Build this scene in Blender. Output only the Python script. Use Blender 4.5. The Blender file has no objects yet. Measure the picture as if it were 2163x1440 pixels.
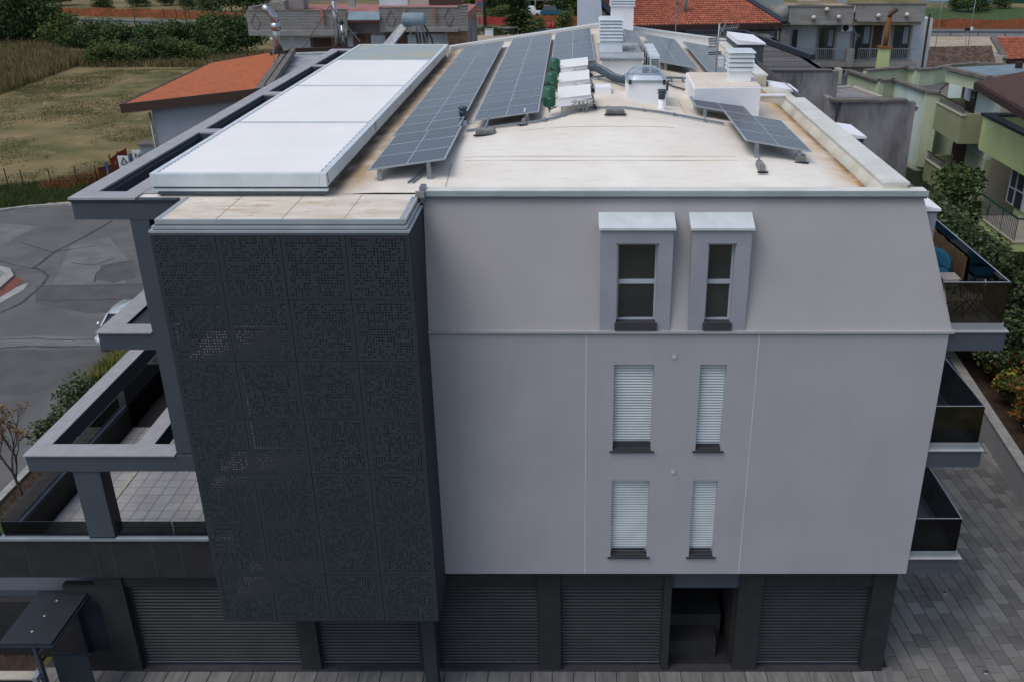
import bpy, bmesh, math, random
from mathutils import Vector, Matrix
R = math.radians
scene = bpy.context.scene
COL = scene.collection
random.seed(7)

# ------------------------------------------------------------ camera, sky, sun, exposure
PITCH = R(24.4); CAM_H = 19.2; CAM_Y = -20.0
FPX, CX, CY, PW, PH = 1995.0, 1212.0, 720.0, 2163.0, 1440.0
cam_d = bpy.data.cameras.new('camera'); cam = bpy.data.objects.new('camera', cam_d); COL.objects.link(cam)
cam.location = (0, CAM_Y, CAM_H); cam.rotation_euler = (math.pi/2 - PITCH, 0, 0)
cam_d.sensor_fit = 'HORIZONTAL'; cam_d.sensor_width = 36.0
cam_d.lens = 36.0*FPX/PW
cam_d.shift_x = (PW/2-CX)/PW; cam_d.shift_y = 0.0
cam_d.clip_end = 2500; cam_d.clip_start = 0.1
scene.camera = cam
SUN_EL, SUN_AZ = 60.0, -128.0      # azimuth from +Y towards +X: hazy sun, high on the left
world = bpy.data.worlds.new('World'); scene.world = world; world.use_nodes = True
wn = world.node_tree; wn.nodes.clear()
sky = wn.nodes.new('ShaderNodeTexSky'); sky.sky_type = 'NISHITA'; sky.sun_disc = False
sky.sun_elevation = R(SUN_EL); sky.sun_rotation = R(SUN_AZ)
sky.air_density = 1.0; sky.dust_density = 2.0; sky.ozone_density = 1.0
bg = wn.nodes.new('ShaderNodeBackground'); bg.inputs['Strength'].default_value = 0.14
hs = wn.nodes.new('ShaderNodeHueSaturation'); hs.inputs['Saturation'].default_value = 0.78
wo = wn.nodes.new('ShaderNodeOutputWorld')
wn.links.new(sky.outputs[0], hs.inputs['Color']); wn.links.new(hs.outputs[0], bg.inputs[0]); wn.links.new(bg.outputs[0], wo.inputs[0])
sd = bpy.data.lights.new('sun', 'SUN'); sd.energy = 0.9; sd.angle = R(32); sd.color = (1.0, 0.955, 0.89)
so = bpy.data.objects.new('sun', sd); COL.objects.link(so); so.location = (30, 60, 80)
sv = Vector((math.sin(R(SUN_AZ))*math.cos(R(SUN_EL)), math.cos(R(SUN_AZ))*math.cos(R(SUN_EL)), math.sin(R(SUN_EL))))
so.rotation_euler = sv.to_track_quat('Z', 'Y').to_euler()
scene.view_settings.view_transform = 'Standard'; scene.view_settings.look = 'None'
scene.view_settings.gamma = 1.0; scene.view_settings.use_curve_mapping = False
scene.view_settings.exposure = 0.33

# ------------------------------------------------------------ survey helper: a sighting on a known plane -> metres
_c, _s = math.cos(PITCH), math.sin(PITCH)
def _ray(u, v):
    a = (u-CX)/FPX; b = (v-CY)/FPX
    return (a, _c-b*_s, -_s-b*_c)
def at(u, v, x=None, y=None, z=None):
    r = _ray(u, v)
    if z is not None: t = (z-CAM_H)/r[2]
    elif y is not None: t = (y-CAM_Y)/r[1]
    else: t = x/r[0]
    return Vector((t*r[0], CAM_Y+t*r[1], CAM_H+t*r[2]))
GZ = -0.25

# ------------------------------------------------------------ materials
MATS = {}
def rgb(c): return (c[0], c[1], c[2], 1.0)
def nn(nt, t, **k):
    n = nt.nodes.new(t)
    for a, b in k.items(): setattr(n, a, b)
    return n
def mat(name, col, col2=None, rough=0.8, scale=1.5, detail=4, bump=0.0, bscale=60, metal=0.0, spec=0.3,
        streak=0.0, stcol=(0.03,0.03,0.03), stscale=1.2, stlo=0.5, sthi=0.72, island=0.0, objrand=0.0, lo=0.35, hi=0.65, sx=(1,1,1)):
    if name in MATS: return MATS[name]
    m = bpy.data.materials.new(name); m.use_nodes = True; MATS[name] = m
    nt = m.node_tree; b = nt.nodes['Principled BSDF']; L = nt.links
    b.inputs['Roughness'].default_value = rough; b.inputs['Metallic'].default_value = metal
    b.inputs['Specular IOR Level'].default_value = spec
    geo = nn(nt, 'ShaderNodeNewGeometry')
    mp = nn(nt, 'ShaderNodeMapping'); mp.inputs['Scale'].default_value = sx; L.new(geo.outputs['Position'], mp.inputs[0])
    out = None
    if col2 is None: col2 = tuple(x*0.86 for x in col)
    no = nn(nt, 'ShaderNodeTexNoise'); no.inputs['Scale'].default_value = scale; no.inputs['Detail'].default_value = detail
    L.new(mp.outputs[0], no.inputs['Vector'])
    mr = nn(nt, 'ShaderNodeMapRange'); mr.inputs[1].default_value = lo; mr.inputs[2].default_value = hi; L.new(no.outputs[0], mr.inputs[0])
    mx = nn(nt, 'ShaderNodeMix', data_type='RGBA'); mx.inputs[6].default_value = rgb(col); mx.inputs[7].default_value = rgb(col2)
    L.new(mr.outputs[0], mx.inputs[0]); out = mx.outputs[2]
    if streak > 0:
        mp2 = nn(nt, 'ShaderNodeMapping'); mp2.inputs['Scale'].default_value = (1, 1, 0.25); L.new(geo.outputs['Position'], mp2.inputs[0])
        n2 = nn(nt, 'ShaderNodeTexNoise'); n2.inputs['Scale'].default_value = stscale; n2.inputs['Detail'].default_value = 6; n2.inputs['Roughness'].default_value = 0.65
        L.new(mp2.outputs[0], n2.inputs['Vector'])
        r2 = nn(nt, 'ShaderNodeMapRange'); r2.inputs[1].default_value = stlo; r2.inputs[2].default_value = sthi; r2.inputs[4].default_value = streak; L.new(n2.outputs[0], r2.inputs[0])
        m2 = nn(nt, 'ShaderNodeMix', data_type='RGBA'); m2.inputs[7].default_value = rgb(stcol)
        L.new(r2.outputs[0], m2.inputs[0]); L.new(out, m2.inputs[6]); out = m2.outputs[2]
    if island or objrand:
        if island: src = geo.outputs['Random Per Island']; amt = island
        else: src = nn(nt, 'ShaderNodeObjectInfo').outputs['Random']; amt = objrand
        r3 = nn(nt, 'ShaderNodeMapRange'); r3.inputs[3].default_value = 1-amt; r3.inputs[4].default_value = 1+amt; L.new(src, r3.inputs[0])
        h = nn(nt, 'ShaderNodeHueSaturation'); L.new(r3.outputs[0], h.inputs['Value']); L.new(out, h.inputs['Color']); out = h.outputs[0]
    L.new(out, b.inputs['Base Color'])
    if bump > 0:
        n3 = nn(nt, 'ShaderNodeTexNoise'); n3.inputs['Scale'].default_value = bscale; n3.inputs['Detail'].default_value = 3
        L.new(geo.outputs['Position'], n3.inputs['Vector'])
        bp = nn(nt, 'ShaderNodeBump'); bp.inputs['Strength'].default_value = bump; bp.inputs['Distance'].default_value = 0.02
        L.new(n3.outputs[0], bp.inputs['Height']); L.new(bp.outputs[0], b.inputs['Normal'])
    return m
def glass_mat(name, tint, refl=0.5, rough=0.02):
    m = bpy.data.materials.new(name); m.use_nodes = True; nt = m.node_tree; nt.nodes.clear(); MATS[name] = m
    tr = nn(nt, 'ShaderNodeBsdfTransparent'); tr.inputs[0].default_value = rgb(tint)
    gl = nn(nt, 'ShaderNodeBsdfGlossy'); gl.inputs['Roughness'].default_value = rough; gl.inputs[0].default_value = (refl,refl,refl,1)
    lw = nn(nt, 'ShaderNodeLayerWeight'); lw.inputs[0].default_value = 0.35; fr = nn(nt, 'ShaderNodeMapRange'); fr.inputs[3].default_value = 0.04; fr.inputs[4].default_value = 0.75; nt.links.new(lw.outputs['Facing'], fr.inputs[0])
    mx = nn(nt, 'ShaderNodeMixShader'); o = nn(nt, 'ShaderNodeOutputMaterial')
    nt.links.new(fr.outputs[0], mx.inputs[0]); nt.links.new(tr.outputs[0], mx.inputs[1]); nt.links.new(gl.outputs[0], mx.inputs[2]); nt.links.new(mx.outputs[0], o.inputs[0])
    return m
M = {}
M['render_grey'] = mat('facade_render', (0.350,0.348,0.376), (0.322,0.321,0.348), rough=0.9, scale=0.5, bump=0.3, bscale=60, streak=0.35, stcol=(0.275,0.27,0.305), stscale=1.1, stlo=0.48, sthi=0.75)
M['render_mansard'] = mat('mansard_render', (0.375,0.36,0.374), (0.345,0.332,0.346), rough=0.9, scale=0.45, bump=0.3, bscale=60, streak=0.15, stcol=(0.32,0.305,0.32), stscale=0.6, stlo=0.45, sthi=0.8)
M['dormer_grey'] = mat('dormer_render', (0.30,0.31,0.355), rough=0.9, scale=1, bump=0.2)
M['joint'] = mat('joint_light', (0.52,0.52,0.56), rough=0.8)
M['beam'] = mat('beam_blue_grey', (0.060,0.073,0.092), (0.053,0.065,0.083), rough=0.75, scale=0.8, bump=0.15, bscale=40)
M['coping_grey'] = mat('coping_stone', (0.33,0.33,0.35), (0.29,0.29,0.305), rough=0.8, scale=3, bump=0.1)
M['dark_trim'] = mat('dark_trim', (0.022,0.028,0.04), rough=0.5)
M['charcoal'] = mat('charcoal_stone', (0.027,0.027,0.030), (0.020,0.020,0.022), rough=0.7, scale=2.2, detail=8, bump=0.1, streak=0.25, stcol=(0.040,0.040,0.044), stscale=0.8)
M['charcoal_seam'] = mat('charcoal_seam', (0.075,0.078,0.085), rough=0.7)
M['shutter_dark'] = mat('shutter_dark', (0.036,0.037,0.039), (0.028,0.029,0.031), rough=0.42, scale=1.2, metal=0.2)
M['shutter_white'] = mat('shutter_white', (0.50,0.55,0.58), rough=0.5)
M['frame_white'] = mat('frame_white', (0.38,0.42,0.48), rough=0.5)
M['sill'] = mat('basalt_sill', (0.045,0.045,0.052), rough=0.7)
M['alu'] = mat('aluminium_strip', (0.40,0.45,0.50), rough=0.35, metal=0.55)
M['flash'] = mat('painted_flashing', (0.60,0.65,0.665), (0.52,0.565,0.58), rough=0.5, scale=3, metal=0.1)
M['flash_dark'] = mat('dark_flashing_and_gap_shade', (0.10,0.13,0.155), rough=0.6)  # dark trim tone, also stands in for the shade under the ledge
M['parapet_mem'] = mat('stained_parapet_membrane', (0.62,0.60,0.53), (0.48,0.44,0.34), rough=0.7, scale=1.2, detail=8, streak=0.5, stcol=(0.40,0.37,0.27), stscale=0.6, stlo=0.55, sthi=0.8)
M['white_paint'] = mat('white_membrane_wall', (0.80,0.81,0.83), (0.74,0.755,0.78), rough=0.7, scale=2, bump=0.25, bscale=9)
M['louvre'] = mat('white_louvre', (0.79,0.78,0.755), (0.75,0.74,0.715), rough=0.45, scale=0.6)
M['louvre_open'] = mat('satin_louvre', (0.42,0.50,0.52), (0.55,0.53,0.40), rough=0.18, scale=0.8, metal=0.5)  # blue and yellow reflections on the open slats are put into the colour
M['gutter'] = mat('gutter_white', (0.58,0.63,0.67), (0.50,0.55,0.58), rough=0.45, scale=2)
M['dark_under'] = mat('pergola_underframe', (0.10,0.095,0.09), (0.20,0.18,0.155), rough=0.8, scale=3)
M['pv_frame'] = mat('pv_frame', (0.36,0.39,0.43), rough=0.4, metal=0.2)
M['coping_cream'] = mat('coping_cream', (0.64,0.64,0.595), (0.54,0.54,0.49), rough=0.7, scale=1.5, detail=8, bump=0.1)
M['trim_grey'] = mat('trim_grey', (0.36,0.41,0.44), rough=0.45, metal=0.2)
M['near_black'] = mat('near_black_steel', (0.022,0.026,0.033), rough=0.5)
M['seam'] = mat('seam_dirt', (0.50,0.42,0.32), rough=0.8)
M['rail'] = mat('galvanised', (0.30,0.32,0.34), (0.22,0.24,0.26), rough=0.45, metal=0.6, scale=8)
M['conduit'] = mat('grey_conduit', (0.17,0.21,0.24), rough=0.5)
M['green_vessel'] = mat('green_vessel', (0.008,0.095,0.048), rough=0.38, spec=0.5)
M['steel'] = mat('stainless', (0.42,0.43,0.44), (0.30,0.30,0.31), rough=0.28, metal=0.85, scale=4)
M['rubber'] = mat('black_rubber', (0.02,0.025,0.03), rough=0.6)
M['cap'] = mat('vent_cap_slate', (0.05,0.075,0.095), rough=0.5)
M['concrete_block'] = mat('ballast_concrete', (0.25,0.25,0.24), (0.17,0.17,0.165), rough=0.9, scale=9)
M['asphalt'] = mat('asphalt', (0.125,0.123,0.124), (0.092,0.091,0.092), rough=0.9, scale=0.35, detail=8, bump=0.3, bscale=35, streak=0.35, stcol=(0.17,0.167,0.168), stscale=0.22, stlo=0.5, sthi=0.62)
M['asphalt_dark'] = mat('asphalt_patch', (0.098,0.096,0.096), (0.078,0.077,0.077), rough=0.92, scale=1, bump=0.3, bscale=40)
M['asphalt_light'] = mat('asphalt_worn', (0.165,0.163,0.165), (0.125,0.123,0.125), rough=0.9, scale=0.8, detail=8, bump=0.3, bscale=40)
M['crack'] = mat('tar_crack', (0.05,0.05,0.05), rough=0.8)
M['kerb'] = mat('kerb_concrete', (0.36,0.355,0.34), (0.26,0.255,0.24), rough=0.9, scale=3)
M['soil'] = mat('soil', (0.060,0.038,0.027), (0.035,0.024,0.018), rough=1, scale=3, detail=8, bump=0.6, bscale=12)
M['field'] = mat('dry_field', (0.19,0.142,0.062), (0.088,0.085,0.026), rough=1, scale=0.16, detail=14, bump=0.8, bscale=3, streak=0.85, stcol=(0.27,0.20,0.11), stscale=0.45, stlo=0.56, sthi=0.70, lo=0.4, hi=0.6)
M['sand'] = mat('sandy_lot', (0.40,0.33,0.25), (0.30,0.245,0.18), rough=1, scale=0.6, detail=8)
M['green_verge'] = mat('green_verge', (0.030,0.065,0.014), (0.055,0.085,0.022), rough=1, scale=0.5, detail=8, bump=0.5, bscale=6)
M['rust_bank'] = mat('rust_bank', (0.16,0.070,0.030), (0.10,0.055,0.03), rough=1, scale=0.8, detail=8)
M['paver'] = mat('paver', (0.185,0.180,0.170), (0.135,0.132,0.126), rough=0.85, scale=0.9, objrand=0.28, bump=0.2, bscale=30)
M['paver_field'] = mat('paver_field', (0.185,0.180,0.170), (0.135,0.132,0.126), rough=0.85, scale=0.9, island=0.28, bump=0.2, bscale=30)
M['paver_light'] = mat('paver_brushed', (0.19,0.185,0.178), (0.12,0.12,0.118), rough=0.85, scale=2.6, detail=8, objrand=0.2, sx=(2.5,0.5,1))
M['grout'] = mat('paving_joint', (0.045,0.044,0.043), rough=1)
M['tile_grey'] = mat('terrace_tile', (0.36,0.36,0.365), (0.32,0.32,0.325), rough=0.7, scale=3, objrand=0.08, bump=0.1, bscale=40)
M['tile_joint'] = mat('terrace_joint', (0.22,0.21,0.20), rough=1)
M['beige'] = mat('beige_stone', (0.42,0.38,0.32), rough=0.8)
M['concrete'] = mat('board_concrete', (0.27,0.262,0.25), (0.215,0.208,0.195), rough=0.95, scale=1.4, detail=8, bump=0.3, bscale=8, streak=0.45, stcol=(0.12,0.115,0.108), stscale=0.9, sx=(0.5,0.5,3))
M['pink_floor'] = mat('pink_terrace_floor', (0.36,0.16,0.135), (0.28,0.12,0.10), rough=0.9, scale=1)
M['stained'] = mat('stained_render', (0.30,0.285,0.295), (0.22,0.21,0.22), rough=0.95, scale=0.5, detail=8, streak=0.8, stcol=(0.07,0.068,0.07), stscale=0.5, stlo=0.46, sthi=0.60, bump=0.2, bscale=10)
M['flat_roof'] = mat('bitumen_flat_roof', (0.12,0.113,0.11), (0.085,0.08,0.078), rough=0.95, scale=0.6, detail=8, sx=(0.3,2,1))
M['pale_roof'] = mat('pale_sealed_roof', (0.37,0.40,0.42), (0.24,0.25,0.25), rough=0.8, scale=0.8, detail=8)
M['green_wall'] = mat('pale_green_render', (0.46,0.52,0.36), (0.40,0.46,0.30), rough=0.95, scale=0.6, detail=8, streak=0.5, stcol=(0.24,0.27,0.20), stscale=0.8, stlo=0.5, sthi=0.75)
M['mint_wall'] = mat('mint_render', (0.62,0.74,0.70), (0.50,0.60,0.52), rough=0.95, scale=0.4, detail=8, streak=0.5, stcol=(0.33,0.38,0.32), stscale=0.6, stlo=0.5, sthi=0.7)
M['olive_wall'] = mat('olive_render', (0.29,0.31,0.18), (0.25,0.265,0.155), rough=0.95, scale=1)
M['lime_wall'] = mat('lime_render', (0.46,0.54,0.25), (0.41,0.49,0.22), rough=0.95, scale=0.8, streak=0.2, stcol=(0.33,0.40,0.18))
M['stone_trim'] = mat('stone_coping', (0.17,0.15,0.135), (0.11,0.10,0.092), rough=0.95, scale=2)
M['apt_wall'] = mat('apartment_render', (0.50,0.54,0.58), (0.42,0.455,0.49), rough=0.95, scale=0.8, streak=0.35, stcol=(0.3,0.32,0.34))
M['apt_wall_beige'] = mat('beige_door_surround', (0.30,0.265,0.22), rough=0.9)
M['blue_wall'] = mat('pale_blue_wall', (0.235,0.265,0.31), (0.21,0.235,0.275), rough=0.95, scale=0.6)
M['white_wall'] = mat('pale_white_wall', (0.56,0.61,0.68), (0.49,0.535,0.60), rough=0.9, scale=0.7)
M['grey_wall'] = mat('grey_green_wall', (0.27,0.31,0.32), rough=0.9)
M['dark_glass'] = mat('window_glass', (0.018,0.024,0.03), (0.03,0.038,0.045), rough=0.08, spec=0.8, scale=0.8)
M['brown_frame'] = mat('brown_door', (0.075,0.038,0.030), (0.05,0.026,0.02), rough=0.7, scale=2)
M['terracotta'] = mat('terracotta_roof', (0.40,0.115,0.048), (0.32,0.095,0.042), rough=0.9, scale=1.6, detail=5, island=0.10)
M['red_tile'] = mat('red_pantile', (0.38,0.125,0.075), (0.26,0.085,0.055), rough=0.9, scale=2.5, detail=6, island=0.2)
M['old_tile'] = mat('old_brown_tile', (0.20,0.14,0.115), (0.115,0.078,0.063), rough=0.95, scale=2.2, detail=6, island=0.25)
M['tile_clad'] = mat('brown_tile_cladding', (0.17,0.085,0.045), (0.10,0.065,0.045), rough=0.7, scale=1.3, island=0.3)
M['brown_roof'] = mat('brown_canopy_roof', (0.085,0.043,0.035), (0.063,0.034,0.029), rough=0.95, scale=3, bump=0.4, bscale=12)
M['brown_wood'] = mat('dark_wood', (0.042,0.022,0.018), rough=0.7)
M['blue_sheet'] = mat('blue_grey_sheeting', (0.20,0.27,0.31), (0.15,0.20,0.235), rough=0.6, scale=0.8)
M['rust_pipe'] = mat('rusty_flue', (0.24,0.105,0.025), (0.15,0.06,0.02), rough=0.8, scale=2)
M['leaf_dark'] = mat('leaf_dark', (0.030,0.058,0.018), (0.045,0.080,0.024), rough=0.8, scale=1.2, island=0.35)
M['leaf_mid'] = mat('leaf_mid', (0.042,0.080,0.018), (0.065,0.105,0.028), rough=0.8, scale=1.2, island=0.35)
M['leaf_light'] = mat('leaf_light', (0.095,0.115,0.028), (0.13,0.135,0.035), rough=0.8, scale=1.2, island=0.35)
M['leaf_grey'] = mat('leaf_olive_grey', (0.075,0.098,0.058), (0.11,0.135,0.082), rough=0.8, scale=1.2, island=0.35)
M['leaf_orange'] = mat('leaf_orange', (0.24,0.085,0.018), (0.16,0.048,0.015), rough=0.8, scale=1.2, island=0.4)
M['leaf_yellow'] = mat('leaf_yellow', (0.23,0.185,0.025), (0.16,0.15,0.028), rough=0.8, scale=1.2, island=0.35)
M['dry_grass'] = mat('dry_grass', (0.27,0.20,0.095), (0.15,0.12,0.055), rough=1, scale=0.5, island=0.35)
M['green_grass'] = mat('green_grass', (0.055,0.075,0.022), (0.09,0.10,0.035), rough=1, scale=0.5, island=0.35)
M['bark'] = mat('bark', (0.085,0.070,0.058), (0.05,0.042,0.035), rough=1, scale=6)
M['car_paint'] = mat('silver_car_paint', (0.52,0.55,0.58), rough=0.22, metal=0.6)
M['orange_net'] = mat('orange_net', (0.30,0.085,0.035), (0.17,0.065,0.03), rough=0.9, scale=1.5)
M['red_net'] = mat('red_barrier', (0.42,0.045,0.04), (0.30,0.05,0.045), rough=0.8, scale=1)
M['blue_paint'] = mat('blue_paint', (0.03,0.08,0.26), rough=0.6)
M['teal_cushion'] = mat('blue_fabric', (0.015,0.10,0.17), rough=0.9)
M['wood_slat'] = mat('pale_wood_slats', (0.42,0.36,0.32), rough=0.7)
M['white_plain'] = mat('white_plastic', (0.62,0.65,0.68), rough=0.5)
M['yellow'] = mat('yellow_plastic', (0.55,0.35,0.02), rough=0.6)
M['pinkred'] = mat('sign_pink', (0.50,0.03,0.10), rough=0.6)
M['bamboo'] = mat('reed_matting', (0.13,0.085,0.045), (0.08,0.052,0.03), rough=0.9, scale=5)
M['green_paint'] = mat('green_painted_steel', (0.012,0.06,0.05), rough=0.5)
M['brick_red'] = mat('island_brick', (0.20,0.07,0.05), (0.13,0.05,0.04), rough=0.9, scale=5)
M['bulb'] = mat('lamp_globe', (0.62,0.55,0.45), rough=0.5)
M['guard'] = mat('guardrail_steel', (0.10,0.12,0.135), rough=0.5, metal=0.3)
M['glass_tint'] = glass_mat('smoked_glass', (0.30,0.315,0.325), 0.42)
M['glass_clear'] = glass_mat('dome_glass', (0.86,0.90,0.93), 0.8, 0.2)

def cream_mat():
    """pale roof membrane with rust and algae stains where water lies"""
    m = bpy.data.materials.new('roof_membrane'); m.use_nodes = True; nt = m.node_tree; L = nt.links; b = nt.nodes['Principled BSDF']
    b.inputs['Roughness'].default_value = 0.6; b.inputs['Specular IOR Level'].default_value = 0.25
    geo = nn(nt, 'ShaderNodeNewGeometry'); sp = nn(nt, 'ShaderNodeSeparateXYZ'); L.new(geo.outputs['Position'], sp.inputs[0])
    def noise(sc, det=6, sx=(1,1,1), ro=0.6):
        mp = nn(nt, 'ShaderNodeMapping'); mp.inputs['Scale'].default_value = sx; L.new(geo.outputs['Position'], mp.inputs[0])
        n = nn(nt, 'ShaderNodeTexNoise'); n.inputs['Scale'].default_value = sc; n.inputs['Detail'].default_value = det; n.inputs['Roughness'].default_value = ro
        L.new(mp.outputs[0], n.inputs['Vector']); return n.outputs[0]
    def mr(src, a, b_, c=0.0, d=1.0):
        n = nn(nt, 'ShaderNodeMapRange'); n.inputs[1].default_value = a; n.inputs[2].default_value = b_; n.inputs[3].default_value = c; n.inputs[4].default_value = d
        L.new(src, n.inputs[0]); return n.outputs[0]
    def mth(op, a, b_=None):
        n = nn(nt, 'ShaderNodeMath', operation=op)
        for i, q in enumerate((a, b_)):
            if q is None: continue
            if isinstance(q, (int, float)): n.inputs[i].default_value = q
            else: L.new(q, n.inputs[i])
        return n.outputs[0]
    def mix(f, a, c):
        n = nn(nt, 'ShaderNodeMix', data_type='RGBA'); L.new(f, n.inputs[0])
        if isinstance(a, tuple): n.inputs[6].default_value = rgb(a)
        else: L.new(a, n.inputs[6])
        n.inputs[7].default_value = rgb(c); return n.outputs[2]
    X, Y = sp.outputs[0], sp.outputs[1]
    base = mix(mr(noise(0.5, 6), 0.4, 0.68), (0.79,0.75,0.675), (0.72,0.67,0.585))
    base = mix(mr(noise(3.0, 6, (0.5,2,1)), 0.5, 0.72, 0, 0.45), base, (0.58,0.53,0.46))
    # warm staining between the rows, beyond y = 4
    w = mth('MULTIPLY', mr(Y, 3.0, 8.5), mr(noise(0.8, 6), 0.3, 0.6, 0.15, 0.6))
    base = mix(w, base, (0.56,0.43,0.27))
    # the gutter strip beside the pergola and the right-hand gutter
    g1 = mth('MULTIPLY', mr(mth('ABSOLUTE', mth('ADD', X, 5.15)), 0.15, 0.85, 1, 0), mr(noise(1.5, 8), 0.32, 0.55, 0.25, 0.95))
    g1 = mth('MULTIPLY', g1, mr(Y, 0.1, 1.6, 0.15, 1.0)); base = mix(g1, base, (0.42,0.29,0.15))
    g1b = mth('MULTIPLY', mr(mth('ABSOLUTE', mth('ADD', X, 5.45)), 0.05, 0.32, 1, 0), mr(noise(2.2, 6, (1,0.5,1)), 0.35, 0.55, 0.2, 0.9))
    g1b = mth('MULTIPLY', g1b, mr(Y, 0.3, 1.2, 0.0, 1.0)); base = mix(g1b, base, (0.10,0.075,0.05))
    g2 = mth('MULTIPLY', mr(X, 5.75, 6.62), mr(noise(1.1, 8), 0.30, 0.6, 0.2, 1.0))
    base = mix(g2, base, (0.55,0.33,0.12))
    g3 = mth('MULTIPLY', mr(X, 6.42, 6.6), mr(noise(3.0, 6), 0.35, 0.6, 0.2, 0.9))
    base = mix(g3, base, (0.16,0.09,0.04))
    # lower strip in front (over the screen)
    s1 = mth('MULTIPLY', mr(Y, 0.5, 0.0), mr(noise(1.0, 8, (0.6,1.4,1)), 0.36, 0.66, 0.0, 0.75))
    s1 = mth('MULTIPLY', s1, mr(X, -3.3, -3.6))
    base = mix(s1, base, (0.50,0.40,0.27))
    s2 = mth('MULTIPLY', mr(Y, 0.62, 0.45), mr(noise(2.2, 5, (0.8,3.2,1)), 0.58, 0.66, 0.0, 0.75))
    s2 = mth('MULTIPLY', s2, mr(X, -3.9, -4.4))
    base = mix(s2, base, (0.40,0.24,0.10))
    L.new(base, b.inputs['Base Color'])
    n = nn(nt, 'ShaderNodeBump'); n.inputs['Strength'].default_value = 0.35; n.inputs['Distance'].default_value = 0.05
    L.new(noise(1.6, 5), n.inputs['Height']); L.new(n.outputs[0], b.inputs['Normal'])
    MATS['roof_membrane'] = m; return m
M['cream'] = cream_mat()

def pv_mat():
    m = bpy.data.materials.new('pv_cells'); m.use_nodes = True; nt = m.node_tree; L = nt.links; b = nt.nodes['Principled BSDF']
    b.inputs['Roughness'].default_value = 0.24; b.inputs['Specular IOR Level'].default_value = 0.20
    tc = nn(nt, 'ShaderNodeTexCoord'); sp = nn(nt, 'ShaderNodeSeparateXYZ'); L.new(tc.outputs['Object'], sp.inputs[0])
    def line(src, pitch, w):
        a = nn(nt, 'ShaderNodeMath', operation='MULTIPLY'); a.inputs[1].default_value = 1/pitch; L.new(src, a.inputs[0])
        f = nn(nt, 'ShaderNodeMath', operation='FRACT'); L.new(a.outputs[0], f.inputs[0])
        c = nn(nt, 'ShaderNodeMath', operation='LESS_THAN'); c.inputs[1].default_value = w; L.new(f.outputs[0], c.inputs[0]); return c.outputs[0]
    mx = nn(nt, 'ShaderNodeMath', operation='MAXIMUM'); L.new(line(sp.outputs[0], 0.085, 0.13), mx.inputs[0]); L.new(line(sp.outputs[1], 0.19, 0.06), mx.inputs[1])
    c = nn(nt, 'ShaderNodeMix', data_type='RGBA'); c.inputs[6].default_value = (0.009,0.015,0.040,1); c.inputs[7].default_value = (0.10,0.105,0.125,1)
    L.new(mx.outputs[0], c.inputs[0])
    oi = nn(nt, 'ShaderNodeObjectInfo'); r = nn(nt, 'ShaderNodeMapRange'); r.inputs[3].default_value = 0.8; r.inputs[4].default_value = 1.25; L.new(oi.outputs['Random'], r.inputs[0])
    h = nn(nt, 'ShaderNodeHueSaturation'); L.new(r.outputs[0], h.inputs['Value']); L.new(c.outputs[2], h.inputs['Color']); L.new(h.outputs[0], b.inputs['Base Color'])
    return m
M['pv'] = pv_mat()

def perforated_mat():
    """sheet metal with square holes punched on a 46 mm grid, a random third of the grid left blank"""
    m = bpy.data.materials.new('perforated_sheet'); m.use_nodes = True; nt = m.node_tree; L = nt.links; b = nt.nodes['Principled BSDF']
    b.inputs['Base Color'].default_value = (0.032,0.040,0.047,1); b.inputs['Specular IOR Level'].default_value = 0.2; b.inputs['Roughness'].default_value = 0.75; b.inputs['Metallic'].default_value = 0.1
    tc = nn(nt, 'ShaderNodeTexCoord'); sp = nn(nt, 'ShaderNodeSeparateXYZ'); L.new(tc.outputs['Object'], sp.inputs[0])
    def mth(op, a, b_=None):
        n = nn(nt, 'ShaderNodeMath', operation=op)
        for i, q in enumerate((a, b_)):
            if q is None: continue
            if isinstance(q, (int, float)): n.inputs[i].default_value = q
            else: L.new(q, n.inputs[i])
        return n.outputs[0]
    P = 0.064
    xs = mth('MULTIPLY', sp.outputs[0], 1/P); zs = mth('MULTIPLY', sp.outputs[2], 1/P)
    fx = mth('ABSOLUTE', mth('SUBTRACT', mth('FRACT', xs), 0.5)); fz = mth('ABSOLUTE', mth('SUBTRACT', mth('FRACT', zs), 0.5))
    hole = mth('MULTIPLY', mth('LESS_THAN', fx, 0.25), mth('LESS_THAN', fz, 0.25))
    cb = nn(nt, 'ShaderNodeCombineXYZ'); L.new(mth('FLOOR', xs), cb.inputs[0]); L.new(mth('FLOOR', zs), cb.inputs[1])
    oi = nn(nt, 'ShaderNodeObjectInfo'); L.new(mth('MULTIPLY', oi.outputs['Random'], 57.0), cb.inputs[2])
    wnz = nn(nt, 'ShaderNodeTexWhiteNoise'); L.new(cb.outputs[0], wnz.inputs['Vector'])
    hole = mth('MULTIPLY', hole, mth('LESS_THAN', wnz.outputs['Value'], 0.62))
    edge = mth('MULTIPLY', mth('LESS_THAN', mth('ABSOLUTE', sp.outputs[0]), 0.60), mth('LESS_THAN', mth('ABSOLUTE', sp.outputs[2]), 0.67))
    hole = mth('MULTIPLY', hole, edge)
    tr = nn(nt, 'ShaderNodeBsdfTransparent'); mx = nn(nt, 'ShaderNodeMixShader'); L.new(hole, mx.inputs[0]); L.new(b.outputs[0], mx.inputs[1]); L.new(tr.outputs[0], mx.inputs[2])
    L.new(mx.outputs[0], nt.nodes['Material Output'].inputs[0]); return m
M['perf'] = perforated_mat()
M['screen_solid'] = mat('screen_sheet', (0.032,0.040,0.047), rough=0.75, metal=0.1)

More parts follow.
